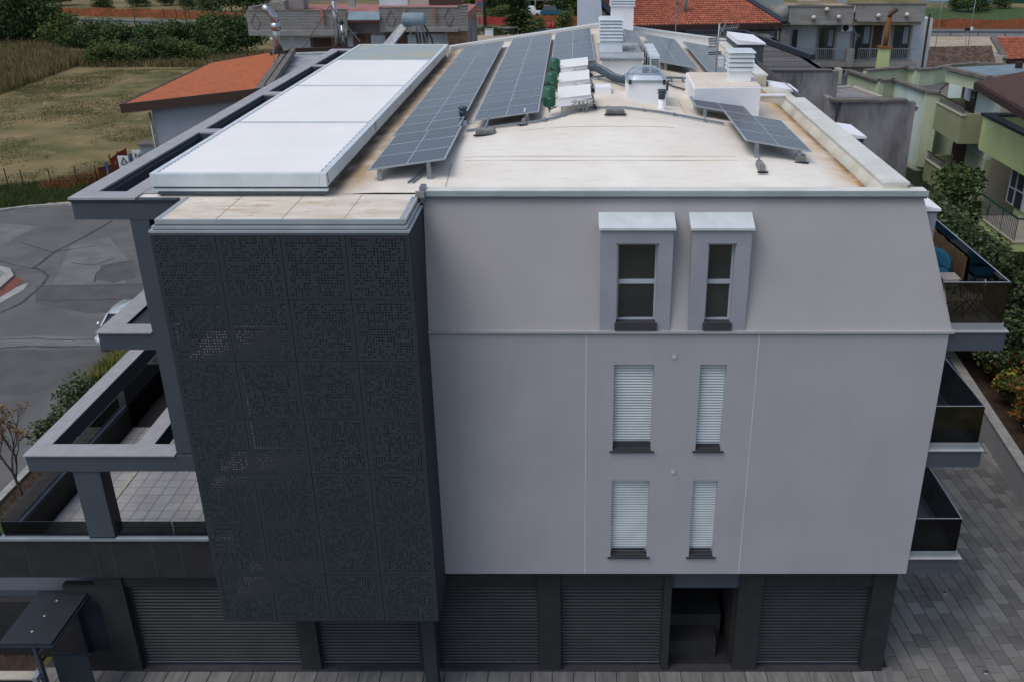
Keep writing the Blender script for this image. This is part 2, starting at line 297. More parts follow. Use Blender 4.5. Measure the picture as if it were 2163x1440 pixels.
# ------------------------------------------------------------ object helpers
def tag(o, label=None, cat=None, group=None, kind=None):
    if label: o['label'] = label
    if cat: o['category'] = cat
    if group: o['group'] = group
    if kind: o['kind'] = kind
    return o
def thing(name, label, cat, loc=(0,0,0), rz=0.0, group=None):
    o = bpy.data.objects.new(name, None); COL.objects.link(o); o.location = loc; o.rotation_euler = (0,0,rz); o.empty_display_size = 0.3
    return tag(o, label, cat, group)
def world_loc(o):
    v = Vector((0,0,0))
    while o is not None: v = v + o.location; o = o.parent
    return v
class MB:
    def __init__(s): s.v = []; s.f = []; s.mi = []; s.cm = 0; s.sm = []; s.smooth = False
    def add(s, vs, fs):
        n = len(s.v); s.v += [tuple(p) for p in vs]
        for f in fs: s.f.append(tuple(i+n for i in f)); s.mi.append(s.cm); s.sm.append(s.smooth)
        return s
    def box(s, x0, x1, y0, y1, z0, z1):
        return s.add([(x0,y0,z0),(x1,y0,z0),(x1,y1,z0),(x0,y1,z0),(x0,y0,z1),(x1,y0,z1),(x1,y1,z1),(x0,y1,z1)],
                     [(0,3,2,1),(4,5,6,7),(0,1,5,4),(1,2,6,5),(2,3,7,6),(3,0,4,7)])
    def poly(s, pts): return s.add(pts, [tuple(range(len(pts)))])
    def prism(s, pts, z0, z1):
        n = len(pts); a = [(p[0],p[1],z0) for p in pts]; b = [(p[0],p[1],z1) for p in pts]
        ar = sum(pts[i][0]*pts[(i+1)%n][1]-pts[(i+1)%n][0]*pts[i][1] for i in range(n))
        fs = [tuple(reversed(range(n))), tuple(range(n,2*n))]+[(i,(i+1)%n,(i+1)%n+n,i+n) for i in range(n)]
        if ar < 0: fs = [tuple(reversed(f)) for f in fs]
        return s.add(a+b, fs)
    def slab(s, pts, nrm):      # planar polygon thickened by vector nrm
        n = len(pts); a = [Vector(p) for p in pts]; b = [p+Vector(nrm) for p in a]
        return s.add(a+b, [tuple(range(n)), tuple(reversed(range(n,2*n)))]+[(i,i+n,(i+1)%n+n,(i+1)%n) for i in range(n)])
    def hexa(s, b4, t4):
        return s.add(list(b4)+list(t4), [(0,3,2,1),(4,5,6,7),(0,1,5,4),(1,2,6,5),(2,3,7,6),(3,0,4,7)])
    def bar(s, p, q, w, h=None):
        h = h or w; p = Vector(p); q = Vector(q); d = (q-p).normalized(); up = Vector((0,0,1)) if abs(d.z) < 0.95 else Vector((0,1,0))
        a = d.cross(up).normalized()*w/2; b = a.cross(d).normalized()*h/2
        return s.hexa([p-a-b,p+a-b,q+a-b,q-a-b],[p-a+b,p+a+b,q+a+b,q-a+b])
    def tube(s, pts, r, n=8, r1=None, cap=True):
        pts = [Vector(p) for p in pts]; N = len(pts); s0 = len(s.v); vs = []; pa = None
        for i, p in enumerate(pts):
            d = (pts[min(i+1,N-1)]-pts[max(i-1,0)]).normalized()
            if pa is None: pa = d.cross(Vector((0,0,1)) if abs(d.z) < 0.9 else Vector((0,1,0))).normalized()
            else:
                pa = (pa-d*pa.dot(d)).normalized()
            b = d.cross(pa); rr = r if r1 is None else r+(r1-r)*i/(N-1)
            for k in range(n):
                t = 2*math.pi*k/n; vs.append(p+pa*math.cos(t)*rr+b*math.sin(t)*rr)
        fs = [(i*n+k, i*n+(k+1)%n, (i+1)*n+(k+1)%n, (i+1)*n+k) for i in range(N-1) for k in range(n)]
        if cap: fs += [tuple(reversed(range(n))), tuple(range((N-1)*n, N*n))]
        o = s.smooth; s.smooth = n > 6; s.add(vs, fs); s.smooth = o; return s
    def lathe(s, c, prof, n=16, axis='z'):
        vs = []; c = Vector(c)
        for r, h in prof:
            for k in range(n):
                t = 2*math.pi*k/n; a, b = r*math.cos(t), r*math.sin(t)
                vs.append(c+(Vector((a,b,h)) if axis == 'z' else Vector((h,a,b)) if axis == 'x' else Vector((a,h,b))))
        N = len(prof); fs = [(i*n+k, i*n+(k+1)%n, (i+1)*n+(k+1)%n, (i+1)*n+k) for i in range(N-1) for k in range(n)]
        fs += [tuple(reversed(range(n))), tuple(range((N-1)*n, N*n))]
        o = s.smooth; s.smooth = True; s.add(vs, fs); s.smooth = o; return s
    def build(s, name, mats, parent=None, kind=None, bevel=0.0):
        if not isinstance(mats, (list, tuple)): mats = [mats]
        off = world_loc(parent) if parent else Vector((0,0,0))
        if parent is None and s.v:
            xs = [p[0] for p in s.v]; ys = [p[1] for p in s.v]; zs = [p[2] for p in s.v]
            off = Vector(((min(xs)+max(xs))/2, (min(ys)+max(ys))/2, min(zs)))
        me = bpy.data.meshes.new(name); me.from_pydata([(p[0]-off.x,p[1]-off.y,p[2]-off.z) for p in s.v], [], s.f)
        for m in mats: me.materials.append(m)
        me.polygons.foreach_set('material_index', s.mi); me.polygons.foreach_set('use_smooth', s.sm); me.update()
        o = bpy.data.objects.new(name, me); COL.objects.link(o)
        if parent: o.parent = parent
        else: o.location = off
        if kind: o['kind'] = kind
        if bevel:
            b = o.modifiers.new('bevel', 'BEVEL'); b.width = bevel; b.segments = 2; b.limit_method = 'ANGLE'; b.angle_limit = R(50)
        return o
def copy_tree(o, parent=None, loc=None, rz=None, label=None, scale=None):
    c = o.copy(); COL.objects.link(c); c.parent = parent
    if loc is not None: c.location = loc
    if rz is not None: c.rotation_euler = (0,0,rz)
    if scale is not None: c.scale = (scale,)*3 if isinstance(scale,(int,float)) else scale
    if label: c['label'] = label
    for ch in list(o.children): copy_tree(ch, c)
    return c
def box(name, m, b, parent=None, kind=None, bevel=0.0): return MB().box(*b).build(name, m, parent, kind, bevel)
def setting(name, mb, m): return mb.build(name, m, None, 'structure')

# ------------------------------------------------------------ SETTING: ground sheets
def sheet(name, pts, z, m, thick=None):
    mb = MB(); P = [(p[0],p[1],z) for p in pts]
    ar = sum(P[i][0]*P[(i+1)%len(P)][1]-P[(i+1)%len(P)][0]*P[i][1] for i in range(len(P)))
    if ar < 0: P.reverse()
    if thick: mb.prism(P, z-thick, z)
    else: mb.poly(P)
    return setting(name, mb, m)
def gp(u, v, z=GZ): p = at(u, v, z=z); return (p.x, p.y)
sheet('ground', [(-700,-80),(700,-80),(700,1200),(-700,1200)], GZ-0.05, M['field'])
# street at the left, with its kerb
street_pts = [(-20.95,-40),(-20.95,46.5),(-30,46.8),gp(147,433),gp(60,438),gp(0,446),gp(-150,466),(-90,38),(-90,-40)]
sheet('road', street_pts, GZ-0.03, M['asphalt'])
sheet('road_patch', [gp(75,603),gp(300,600),gp(300,655),gp(185,662),gp(75,640)], GZ-0.026, M['asphalt_dark'])
sheet('road_patch', [gp(-10,470),gp(75,478),gp(0,520),gp(-80,540)], GZ-0.026, M['asphalt_light'])
sheet('road_patch', [gp(0,712),gp(80,708),gp(220,712),gp(225,730),gp(100,728),gp(0,733)], GZ-0.026, M['asphalt_light'])
sheet('road_patch', [gp(150,520),gp(230,500),gp(280,560),gp(265,598),gp(110,600)], GZ-0.026, M['asphalt_light'])
sheet('road_patch', [gp(200,590),gp(215,560),gp(282,548),gp(286,586),gp(240,597)], GZ-0.022, M['asphalt_dark'])
sheet('road_patch', [gp(-10,738),gp(240,735),gp(200,800),gp(60,830),gp(-10,835)], GZ-0.026, M['asphalt_dark'])
mb = MB()
def crackline(pts, w=0.07):
    P = [gp(*p) for p in pts]; prev = None
    out = []
    for i in range(len(P)-1):
        for k in range(4):
            t = k/4; out.append((P[i][0]+(P[i+1][0]-P[i][0])*t+random.uniform(-.06,.06), P[i][1]+(P[i+1][1]-P[i][1])*t+random.uniform(-.06,.06)))
    out.append(P[-1])
    for a, b in zip(out, out[1:]):
        d = Vector((b[0]-a[0], b[1]-a[1])).normalized(); n = Vector((-d.y, d.x))*w*random.uniform(.3,.7)
        mb.poly([(a[0]-n.x,a[1]-n.y,GZ-0.018),(b[0]-n.x,b[1]-n.y,GZ-0.018),(b[0]+n.x,b[1]+n.y,GZ-0.018),(a[0]+n.x,a[1]+n.y,GZ-0.018)])
crackline([(238,465),(180,500),(110,535),(72,565),(95,575),(102,583),(90,600),(50,638),(0,660)], .14)
crackline([(0,552),(75,568)]); crackline([(75,604),(180,604),(300,600)]); crackline([(75,635),(200,633),(295,632)])
crackline([(0,716),(70,714),(140,718),(215,713)]); crackline([(0,734),(60,730),(130,733),(200,730)], .1)
crackline([(40,512),(110,532),(200,520)]); crackline([(200,595),(205,575),(240,556),(280,552)]); crackline([(150,555),(200,560),(240,545)])
setting('road_cracks', mb, M['crack'])
mb = MB()
kl = [(-30,46.8),gp(147,433),gp(60,438),gp(0,446),gp(-150,466)]
for a, b in zip(kl, kl[1:]): mb.bar((a[0],a[1],GZ+0.0), (b[0],b[1],GZ+0.0), 0.28, 0.24)
for y0 in range(-8, 46, 2): mb.box(-21.0,-20.7,y0,y0+1.97,GZ-0.04,GZ+0.13)
setting('kerb', mb, M['kerb'])
sheet('verge', [gp(-60,448),gp(0,444),gp(60,436),gp(147,431),(-30,47.2),(-26,60),(-34,62),gp(100,395),gp(-80,405)], GZ-0.04, M['green_verge'])
sheet('dirt_patch', [gp(90,432),gp(100,427),gp(150,425),gp(150,432)], GZ-0.035, M['sand'])
# traffic island at the left edge
isl = [gp(-90,560),gp(0,565),gp(22,570),gp(30,585),gp(0,612),gp(-90,650)]
box_i = MB().prism(isl, GZ-0.03, GZ+0.10); setting('traffic_island', box_i, M['kerb'])
isl2 = [gp(-80,575),gp(0,575),gp(12,580),gp(-5,598),gp(-80,635)]
sheet('island_paving', isl2, GZ+0.105, M['concrete_block'])
sheet('brick_strip', [gp(0,607),gp(30,585),gp(52,592),gp(30,610),gp(0,628)], GZ-0.012, M['brick_red'])
sheet('brick_edge', [gp(0,628),gp(30,608),gp(60,597),gp(50,612),gp(0,640)], GZ-0.016, M['kerb'])
# planting bed between street and terrace, paving behind/below, far roads
sheet('planting_bed', [(-20.7,-2),(-15.2,-2),(-15.2,26),(-20.7,26)], GZ+0.02, M['soil'])
sheet('far_road', [at(-400,58,z=GZ),at(120,46,z=GZ),at(520,56,z=GZ),at(990,66,z=GZ),at(1260,72,z=GZ),at(2300,78,z=GZ),at(2300,63,z=GZ),at(1260,60,z=GZ),at(990,56,z=GZ),at(520,47,z=GZ),at(120,37,z=GZ),at(-400,50,z=GZ)], GZ-0.02, M['asphalt_light'])
sheet('sandy_lot', [at(985,64,z=GZ),at(1300,72,z=GZ),at(1300,120,z=GZ),at(985,120,z=GZ)], GZ-0.03, M['sand'])
sheet('sandy_yard', [at(1940,77,z=GZ),at(2300,77,z=GZ),at(2300,112,z=GZ),at(1940,118,z=GZ)], GZ-0.03, M['sand'])
sheet('grass_bank', [at(1950,43,z=GZ),at(2300,45,z=GZ),at(2300,16,z=GZ),at(1950,16,z=GZ)], GZ-0.02, M['green_verge'])
sheet('rust_bank', [at(1950,62,z=GZ),at(2300,62,z=GZ),at(2300,43,z=GZ),at(1950,43,z=GZ)], GZ-0.025, M['rust_bank'])
sheet('courtyard', [(8,-14),(17.2,-14),(17.2,34),(8,34)], GZ-0.045, M['grout'])
sheet('forecourt', [(-20.6,-14),(8.2,-14),(8.2,26),(-15.0,26),(-15.0,-3),(-20.6,-3)], GZ-0.044, M['grout'])
sheet('garden_soil', [(17.2,-14),(24,-14),(24,26),(17.2,26)], GZ+0.6, M['soil'])

# ------------------------------------------------------------ paving slabs
def tile_mesh(name, w, l, h, m, b=0.012):
    mb = MB(); x, y = w/2, l/2
    mb.add([(-x,-y,0),(x,-y,0),(x,y,0),(-x,y,0),(-x,-y,h-b),(x,-y,h-b),(x,y,h-b),(-x,y,h-b),(-x+b,-y+b,h),(x-b,-y+b,h),(x-b,y-b,h),(-x+b,y-b,h)],
           [(0,1,5,4),(1,2,6,5),(2,3,7,6),(3,0,4,7),(4,5,9,8),(5,6,10,9),(6,7,11,10),(7,4,8,11),(8,9,10,11)])
    me = bpy.data.meshes.new(name); me.from_pydata(mb.v, [], mb.f); me.materials.append(m); return me, mb
def visible(p, m=30):
    x, y, z = p[0], p[1]-CAM_Y, p[2]-CAM_H; dc = y*_c-z*_s; up = y*_s+z*_c
    if dc < .1: return False
    u = CX+FPX*x/dc; v = CY-FPX*up/dc; return -m < u < PW+m and -m < v < PH+m
pave = thing('paved_yard', 'grey concrete block paving in running bond beside the right wall', 'paving', (12.5,6,GZ-0.04)); pave['kind'] = 'structure'
me, tm = tile_mesh('paving_slab', 0.385, 0.545, 0.05, M['paver'])
spots = []
ang = R(4)
for i in range(-40, 40):
    for j in range(-30, 60):
        x = i*0.40; y = j*0.56+(i%2)*0.28
        X = 12.7+x*math.cos(ang)-y*math.sin(ang); Y = 6+x*math.sin(ang)+y*math.cos(ang)
        if 8.9 < X < 16.9 and -1.6 < Y < 30 and visible((X,Y,GZ), 40): spots.append((Y+abs(X-12)*.3, X, Y))
spots.sort()
for k, (_, X, Y) in enumerate(spots[:300]):
    o = bpy.data.objects.new('paving_slab', me); COL.objects.link(o); o.parent = pave
    o.location = (X-12.5, Y-6, random.uniform(-.003,.003)); o.rotation_euler = (random.uniform(-.003,.003),random.uniform(-.003,.003),ang)
mb = MB()
for _, X, Y in spots[300:]:
    n = len(mb.v); dz = GZ-0.04+random.uniform(-.003,.003)
    mb.add([(X+p[0]*math.cos(ang)-p[1]*math.sin(ang), Y+p[0]*math.sin(ang)+p[1]*math.cos(ang), p[2]+dz) for p in tm.v], tm.f)
mb.build('paving_slab_field', M['paver_field'], pave, 'stuff')
strip = thing('paved_front_strip', 'pale brushed concrete slabs along the foot of the garage doors', 'paving', (0,-1,GZ-0.04)); strip['kind'] = 'structure'
me2, tm2 = tile_mesh('brushed_slab', 0.585, 0.785, 0.05, M['paver_light'])
for i in range(-27, 15):
    for j in range(-2, 2):
        X = i*0.6+(j%2)*0.3; Y = -1.2+j*0.8+0.55
        if visible((X,Y,GZ), 40) and -16 < X < 8.75 and Y < 0.6:
            o = bpy.data.objects.new('paving_slab', me2); COL.objects.link(o); o.parent = strip
            o.location = (X, Y+1, random.uniform(-.003,.003))
for k, (u, v) in enumerate([(1995,1252),(2083,1420)]):
    p = at(u, v, z=GZ); t = thing('ground_spotlight', ['small round steel ground light in the paving below the lowest balcony','small round steel ground light near the bottom right corner of the paving'][k], 'ground light', (p.x,p.y,GZ+0.012), 0, 'ground lights set in the paving')
    MB().lathe((p.x,p.y,GZ+0.012), [(0.085,0),(0.085,0.012),(0.06,0.016)], 14).build('ring', M['steel'], t)
    MB().lathe((p.x,p.y,GZ+0.026), [(0.055,0),(0.05,0.006)], 12).build('lens', M['dark_glass'], t)

# ------------------------------------------------------------ MAIN BUILDING
B = thing('apartment_building', 'modern grey rendered apartment block with perforated dark screen, garages and pale membrane roof', 'building', (0,12,GZ))
ZB, ZL, ZT = 3.45, 10.33, 13.56     # wall foot, ledge, roof edge
XL, XR = -3.36, 8.70
def wall_grid(mb, x0, x1, z0, z1, holes, P, depth, ny):
    """front skin with real openings and reveals; P(x,z,d) gives the point at depth d behind the skin"""
    xs = sorted({x0,x1,*[h[0] for h in holes],*[h[1] for h in holes]}); zs = sorted({z0,z1,*[h[2] for h in holes],*[h[3] for h in holes]})
    for a, b in zip(xs, xs[1:]):
        for c, d in zip(zs, zs[1:]):
            cx, cz = (a+b)/2, (c+d)/2
            if any(h[0] < cx < h[1] and h[2] < cz < h[3] for h in holes): continue
            mb.poly([P(a,c,0),P(b,c,0),P(b,d,0),P(a,d,0)])
    for h in holes:
        q = [(h[0],h[2]),(h[1],h[2]),(h[1],h[3]),(h[0],h[3])]
        for (a, c), (b, d) in zip(q, q[1:]+q[:1]): mb.poly([P(a,c,0),P(a,c,depth),P(b,d,depth),P(b,d,0)])
mb = MB()
wins = [(0.95,1.89,7.18,9.52),(2.98,3.60,7.18,9.52),(0.95,1.89,4.0,6.32),(2.98,3.60,4.0,6.32)]
wall_grid(mb, XL, XR, ZB, ZL, wins, lambda x,z,d: (x,d,z), 0.24, 0)
mb.poly([(XL,0,ZB),(XL,0.28,ZB),(XR,0.28,ZB),(XR,0,ZB)])
mb.poly([(XR,0,ZB),(XR,25,ZB),(XR,25,ZL),(XR,0,ZL)])
mb.poly([(XL,0,ZB),(XL,0,ZL),(XL,0.4,ZL),(XL,0.4,ZB)])
mb.build('wall', M['render_grey'], B)
box('wall_core', M['charcoal'], (-9.0,XR-0.9,0.62,24.9,ZB,13.0), B)
for X in (0.29, 4.31): box('joint_strip', M['joint'], (X-.012,X+.012,-0.006,0.01,ZB+0.01,ZL-0.03), B)
box('ledge', M['render_mansard'], (XL-.02,XR+.10,-0.06,0.12,ZL,ZL+0.055), B)
box('ledge_shade_strip', M['flash_dark'], (XL,XR+.06,-0.045,0.10,ZL-0.022,ZL-0.001), B)  # solid strip, the shade under the ledge is put into its dark colour
# mansard storey
ZM0 = ZL+0.055; YT = 0.53; XRT = 7.78; ZMT = 13.50
def my(z): return 0.02+(z-ZM0)/(ZMT-ZM0)*(YT-0.02)
def mxr(z): return XR+0.06-(z-ZM0)/(ZMT-ZM0)*(XR+0.06-XRT)
mb = MB(); wall_grid(mb, XL, XRT, ZM0, ZMT, [(0.7,2.1,10.45,12.7),(2.73,3.85,10.45,12.7)], lambda x,z,d: (x,my(z)+d,z), 0.2, 0)
mb.poly([(XRT,my(ZM0),ZM0),(mxr(ZM0),my(ZM0),ZM0),(mxr(ZMT),my(ZMT),ZMT)])
mb.poly([(mxr(ZM0),my(ZM0),ZM0),(mxr(ZM0),25,ZM0),(mxr(ZMT),25,ZMT),(mxr(ZMT),my(ZMT),ZMT)])
mb.poly([(XL,my(ZM0),ZM0),(XL,my(ZMT),ZMT),(XL,1.2,ZMT),(XL,1.2,ZM0)])
mb.build('mansard_wall', M['render_mansard'], B)
# front dormers
def window(parent, x0, x1, z0, z1, y, shutter=None, gap=0.0, transom=False):
    f = MB(); w = 0.045
    for a in ((x0,x0+w,z0,z1),(x1-w,x1,z0,z1),(x0+w,x1-w,z1-w,z1),(x0+w,x1-w,z0,z0+w)): f.box(a[0],a[1],y,y+0.06,a[2],a[3])
    if transom: f.box(x0+w,x1-w,y-0.004,y+0.06,(z0+z1)/2-0.05,(z0+z1)/2+0.05)
    fr = f.build('window', M['frame_white'], parent)
    if transom:
        box('pane', M['dark_glass'], (x0+w,x1-w,y+0.035,y+0.05,z0+w,(z0+z1)/2-0.05), fr); box('pane', M['dark_glass'], (x0+w,x1-w,y+0.035,y+0.05,(z0+z1)/2+0.05,z1-w), fr)
    else: box('pane', M['dark_glass'], (x0+w,x1-w,y+0.035,y+0.05,z0+w,z1-w), fr)
    if shutter:
        s = MB(); p = 0.072; z = z1-0.02; n = int((z1-z0-gap-0.03)/p)
        for k in range(n):
            zz = z-k*p; s.add([(x0+.012,y-.03,zz),(x1-.012,y-.03,zz),(x1-.012,y-.052,zz-p*.5),(x0+.012,y-.052,zz-p*.5),(x1-.012,y-.03,zz-p*.92),(x0+.012,y-.03,zz-p*.92),(x1-.012,y-.006,zz-p),(x0+.012,y-.006,zz-p)],[(0,3,2,1),(3,5,4,2),(5,7,6,4)])
        s.build('shutter_slats', shutter, fr, 'stuff')
        g = MB(); g.box(x0-.004,x0+.012,y-.06,y,z0,z1); g.box(x1-.012,x1+.004,y-.06,y,z0,z1); g.box(x0,x1,y-.05,y-.012,z-n*p-.03,z-n*p); g.build('shutter_guides', M['frame_white'], fr)
    return fr
for (a, b, c, d), gap in zip(wins, (0.20, 0.12, 0.12, 0.12)):
    w_ = window(B, a, b, c+0.02, d, 0.17, M['shutter_white'], gap)
    box('sill', M['sill'], (a-0.07,b+0.07,-0.06,0.0,c-0.035,c), w_)
    box('inner_sill', M['sill'], (a+.002,b-.002,0.0,0.17,c,c+0.045), w_)
    box('sill_upstand', M['sill'], (a+.01,b-.01,0.105,0.125,c+0.045,c+gap-.02), w_)
for (x0, x1, wx0, wx1) in ((0.60,2.21,0.97,1.88),(2.63,3.95,3.0,3.60)):
    zt = 12.80; yb = my(zt)+0.10
    d = MB(); wall_grid(d, x0, x1, ZM0, zt, [(wx0,wx1,10.50,12.48)], lambda x,z,dd: (x,-0.012+dd,z), 0.25, 0)
    d.poly([(x0,-.012,ZM0),(x0,-.012,zt),(x0,my(zt)+.25,zt),(x0,my(ZM0)+.02,ZM0)]); d.poly([(x1,-.012,ZM0),(x1,my(ZM0)+.02,ZM0),(x1,my(zt)+.25,zt),(x1,-.012,zt)])
    dm = d.build('dormer', M['dormer_grey'], B)
    e = 0.045; zr = zt+0.30
    r = MB(); r.hexa([(x0-e,-.07,zt+.02),(x1+e,-.07,zt+.02),(x1+e,yb+.25,zt+.02),(x0-e,yb+.25,zt+.02)],[(x0-e,-.07,zt+.075),(x1+e,-.07,zt+.075),(x1+e,my(zr)+.05,zr),(x0-e,my(zr)+.05,zr)])
    r.build('dormer_roof', M['flash'], dm)
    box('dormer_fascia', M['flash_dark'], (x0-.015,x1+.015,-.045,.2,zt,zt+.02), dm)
    w_ = window(B, wx0, wx1, 10.60, 12.48, 0.15, None, 0, True)
    box('sill', M['sill'], (wx0-.03,wx1+.03,-.07,.14,10.42,10.60), w_)
    t_ = MB(); t_.box(wx0-.02,wx1+.02,-.03,.0,12.48,12.505); t_.build('drip_edge', M['flash_dark'], w_)
for u, v in ((1424,752),(1421,995)):
    p = at(u, v, y=0); q = MB().lathe((p.x,-.012,p.z), [(0.085,0),(0.085,0.012)], 16, 'y'); q.sm = [False]*len(q.f); q.build('wall_vent', M['render_grey'], B)
    q = MB().lathe((p.x,-.018,p.z), [(0.045,0),(0.045,0.006)], 12, 'y'); q.sm = [False]*len(q.f); q.build('wall_vent_cap', M['joint'], B)
# ground floor: pillars, lintels, shutters, entrance
for (a, b) in ((-0.96,-0.36),(2.44,2.64),(4.45,5.10),(8.05,8.66),(-7.63,-7.09),(-4.29,-3.76),(-13.7,-12.12)):
    box('pillar', M['charcoal'], (a,b,0.38,0.75,GZ-.03,ZB) if a > -13 else (-12.86,-12.12,0.38,0.75,GZ-.03,ZB), B)
pp = MB(); pp.box(-13.75,-12.868,0.40,0.6,GZ,0.37); pp.box(-13.75,-12.868,0.40,0.6,2.16,2.75); pp.box(-13.75,-13.55,0.40,0.6,0.37,2.16); pp.build('recess_wall', M['charcoal'], B)
box('recess_panel', M['dark_trim'], (-13.55,-12.868,0.55,0.59,0.37,2.16), B)
box('soffit', M['charcoal'], (-15.0,XR,0.3,6.0,ZB-.06,ZB-.005), B)
def garage(x0, x1, ztop):
    g = MB(); p = 0.108; z = ztop; n = int((ztop+0.12)/p)
    for k in range(n):
        zz = z-k*p; y = 0.62
        g.add([(x0,y,zz),(x1,y,zz),(x1,y-.028,zz-p*.32),(x0,y-.028,zz-p*.32),(x1,y-.028,zz-p*.66),(x0,y-.028,zz-p*.66),(x1,y+.004,zz-p*.94),(x0,y+.004,zz-p*.94),(x1,y+.012,zz-p),(x0,y+.012,zz-p)],[(0,3,2,1),(3,5,4,2),(5,7,6,4),(7,9,8,6)])
    zb = z-n*p
    f = box('garage_door', M['dark_trim'], (x0-.04,x1+.04,0.64,0.68,GZ,ztop+.04), B); box('guide_rail', M['dark_trim'], (x0-.04,x0,0.56,0.639,GZ,ztop+.04), f); box('guide_rail', M['dark_trim'], (x1,x1+.04,0.56,0.639,GZ,ztop+.04), f)
    g.build('door_slats', M['shutter_dark'], f, 'stuff')
    box('bottom_rail', M['rail'], (x0,x1,0.58,0.60,zb-0.012,zb+0.012), f); box('bottom_seal', M['dark_trim'], (x0,x1,0.585,0.64,GZ-.02,zb-0.012), f)
    box('lintel', M['charcoal'], (x0-.06,x1+.06,0.45,0.60,ztop+.04,ZB-.06), f)
garage(-3.72,-0.99,2.62); garage(-0.33,2.41,2.62); garage(5.13,8.02,2.62); garage(-12.05,-7.68,2.62); garage(-7.05,-4.33,2.62)
box('threshold', M['sill'], (-12.1,8.1,0.36,0.62,GZ-.02,GZ+0.06), B)
en = box('entrance', M['beam'], (2.64,4.45,0.46,0.6,2.62,ZB-.06), B)
box('entrance_wall', M['beam'], (2.64,3.45,3.2,3.3,GZ,2.6), en); box('entrance_wall', M['charcoal'], (3.45,4.5,2.9,3.0,GZ,2.6), en)
box('entrance_side', M['charcoal'], (4.40,4.5,0.75,3.0,GZ,2.6), en); box('entrance_door', M['dark_glass'], (3.55,3.95,2.86,2.9,0.9,2.5), en)
box('entrance_landing', M['charcoal'], (2.64,4.25,1.6,3.2,GZ,0.75), en); box('entrance_step', M['charcoal'], (2.66,4.05,0.95,1.62,GZ-.01,0.35), en)
box('entrance_floor', M['charcoal'], (2.5,4.5,0.4,3.2,GZ-.04,GZ+.0), en)
gc = MB(); gc.box(2.5,2.64,0.75,3.3,GZ,2.6); gc.build('entrance_side', M['charcoal'], en)

# ------------------------------------------------------------ roof
XE, XG, XRIDGE = -5.5, 6.62, 1.2; ZE, ZR = 13.47, 14.42
def rz(x, y):
    if x <= XE: s = ZE
    elif x < XRIDGE: s = ZE+(x-XE)/(XRIDGE-XE)*(ZR-ZE)
    else: s = ZR-(min(x,XG)-XRIDGE)/(XG-XRIDGE)*(ZR-13.50)
    f = 13.50+(max(y,0.6)-0.6)/5.6*(ZR-13.50)
    a = min(s, f)
    return a-0.04*math.exp(-((s-f)/0.08)**2)
def onroof(u, v, h=0.0):
    z = 14.0
    for _ in range(12): p = at(u, v, z=z); z = rz(p.x, p.y)+h
    return at(u, v, z=z)
mb = MB(); nx, ny = 64, 100
xs = [-9.85+(i/nx)*(6.66+9.85) for i in range(nx+1)]; ys = [0.56+(j/ny)*(25-0.56) for j in range(ny+1)]
random.seed(3)
mb.smooth = True
mb.add([(x,y,rz(x,y)+0.006*math.sin(x*2.3+y)*math.cos(y*1.7)) for y in ys for x in xs], [(j*(nx+1)+i, j*(nx+1)+i+1, (j+1)*(nx+1)+i+1, (j+1)*(nx+1)+i) for j in range(ny) for i in range(nx)])
rf = mb.build('roof', M['cream'], B)
sm = MB()
def seam_x(y, x0, x1):
    n = 14
    for k in range(n):
        a = x0+(x1-x0)*k/n; b = x0+(x1-x0)*(k+1)/n
        sm.hexa([(a,y-.012,rz(a,y)),(b,y-.012,rz(b,y)),(b,y+.012,rz(b,y)),(a,y+.012,rz(a,y))],[(a,y-.008,rz(a,y)+.009),(b,y-.008,rz(b,y)+.009),(b,y+.008,rz(b,y)+.009),(a,y+.008,rz(a,y)+.009)])
def seam_y(x, y0, y1):
    n = 10
    for k in range(n):
        a = y0+(y1-y0)*k/n; b = y0+(y1-y0)*(k+1)/n
        sm.hexa([(x-.015,a,rz(x,a)),(x+.015,a,rz(x,a)),(x+.015,b,rz(x,b)),(x-.015,b,rz(x,b))],[(x-.01,a,rz(x,a)+.012),(x+.01,a,rz(x,a)+.012),(x+.01,b,rz(x,b)+.012),(x-.01,b,rz(x,b)+.012)])
seam_x(2.35,-2.6,3.9); seam_x(2.60,-2.6,3.9); seam_x(4.55,-1.4,2.6); seam_y(3.1,6.5,8.5); seam_y(-2.9,0.7,2.2)
sm.build('membrane_seams', M['seam'], rf)
# front coping band
cp = MB(); cp.box(XL+.05,XRT+.06,YT-0.10,YT+0.20,13.52,13.585); cp.build('coping', M['coping_cream'], B, bevel=.01)
cf = MB(); cf.box(XL+.02,XRT+.09,YT-.13,YT-.101,13.455,13.575); cf.build('fascia', M['trim_grey'], B)
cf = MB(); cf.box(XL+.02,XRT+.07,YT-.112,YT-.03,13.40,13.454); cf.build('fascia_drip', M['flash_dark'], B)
# right parapet with its coping
def parapet(x0, x1, y0, y1, zt, lean=0.12):
    p = MB(); p.hexa([(x0-lean,y0,13.3),(x1+.02,y0,13.3),(x1+.02,y1,13.3),(x0-lean,y1,13.3)],[(x0,y0,zt-.06),(x1,y0,zt-.06),(x1,y1,zt-.06),(x0,y1,zt-.06)]); p.build('parapet', M['parapet_mem'], B)
    n = int((y1-y0)/2.6)+1
    for k in range(n):
        a = y0+(y1-y0)*k/n; b = y0+(y1-y0)*(k+1)/n-.008
        box('coping', M['coping_cream'], (x0-.03,x1+.05,a,b,zt-.058,zt), B)
parapet(6.92,7.44,0.60,11.2,13.72,.28); parapet(6.6,7.0,15.2,25.1,13.84,.2)
p = MB(); p.box(6.0,6.9,11.2,11.32,13.3,13.76); p.box(5.2,6.3,15.0,15.15,13.3,13.80); p.build('parapet', M['parapet_mem'], B)
box('coping', M['white_paint'], (5.95,6.9,11.16,11.36,13.762,13.81), B)
box('roof_step', M['parapet_mem'], (6.4,7.6,11.36,15.1,12.9,13.42), B)
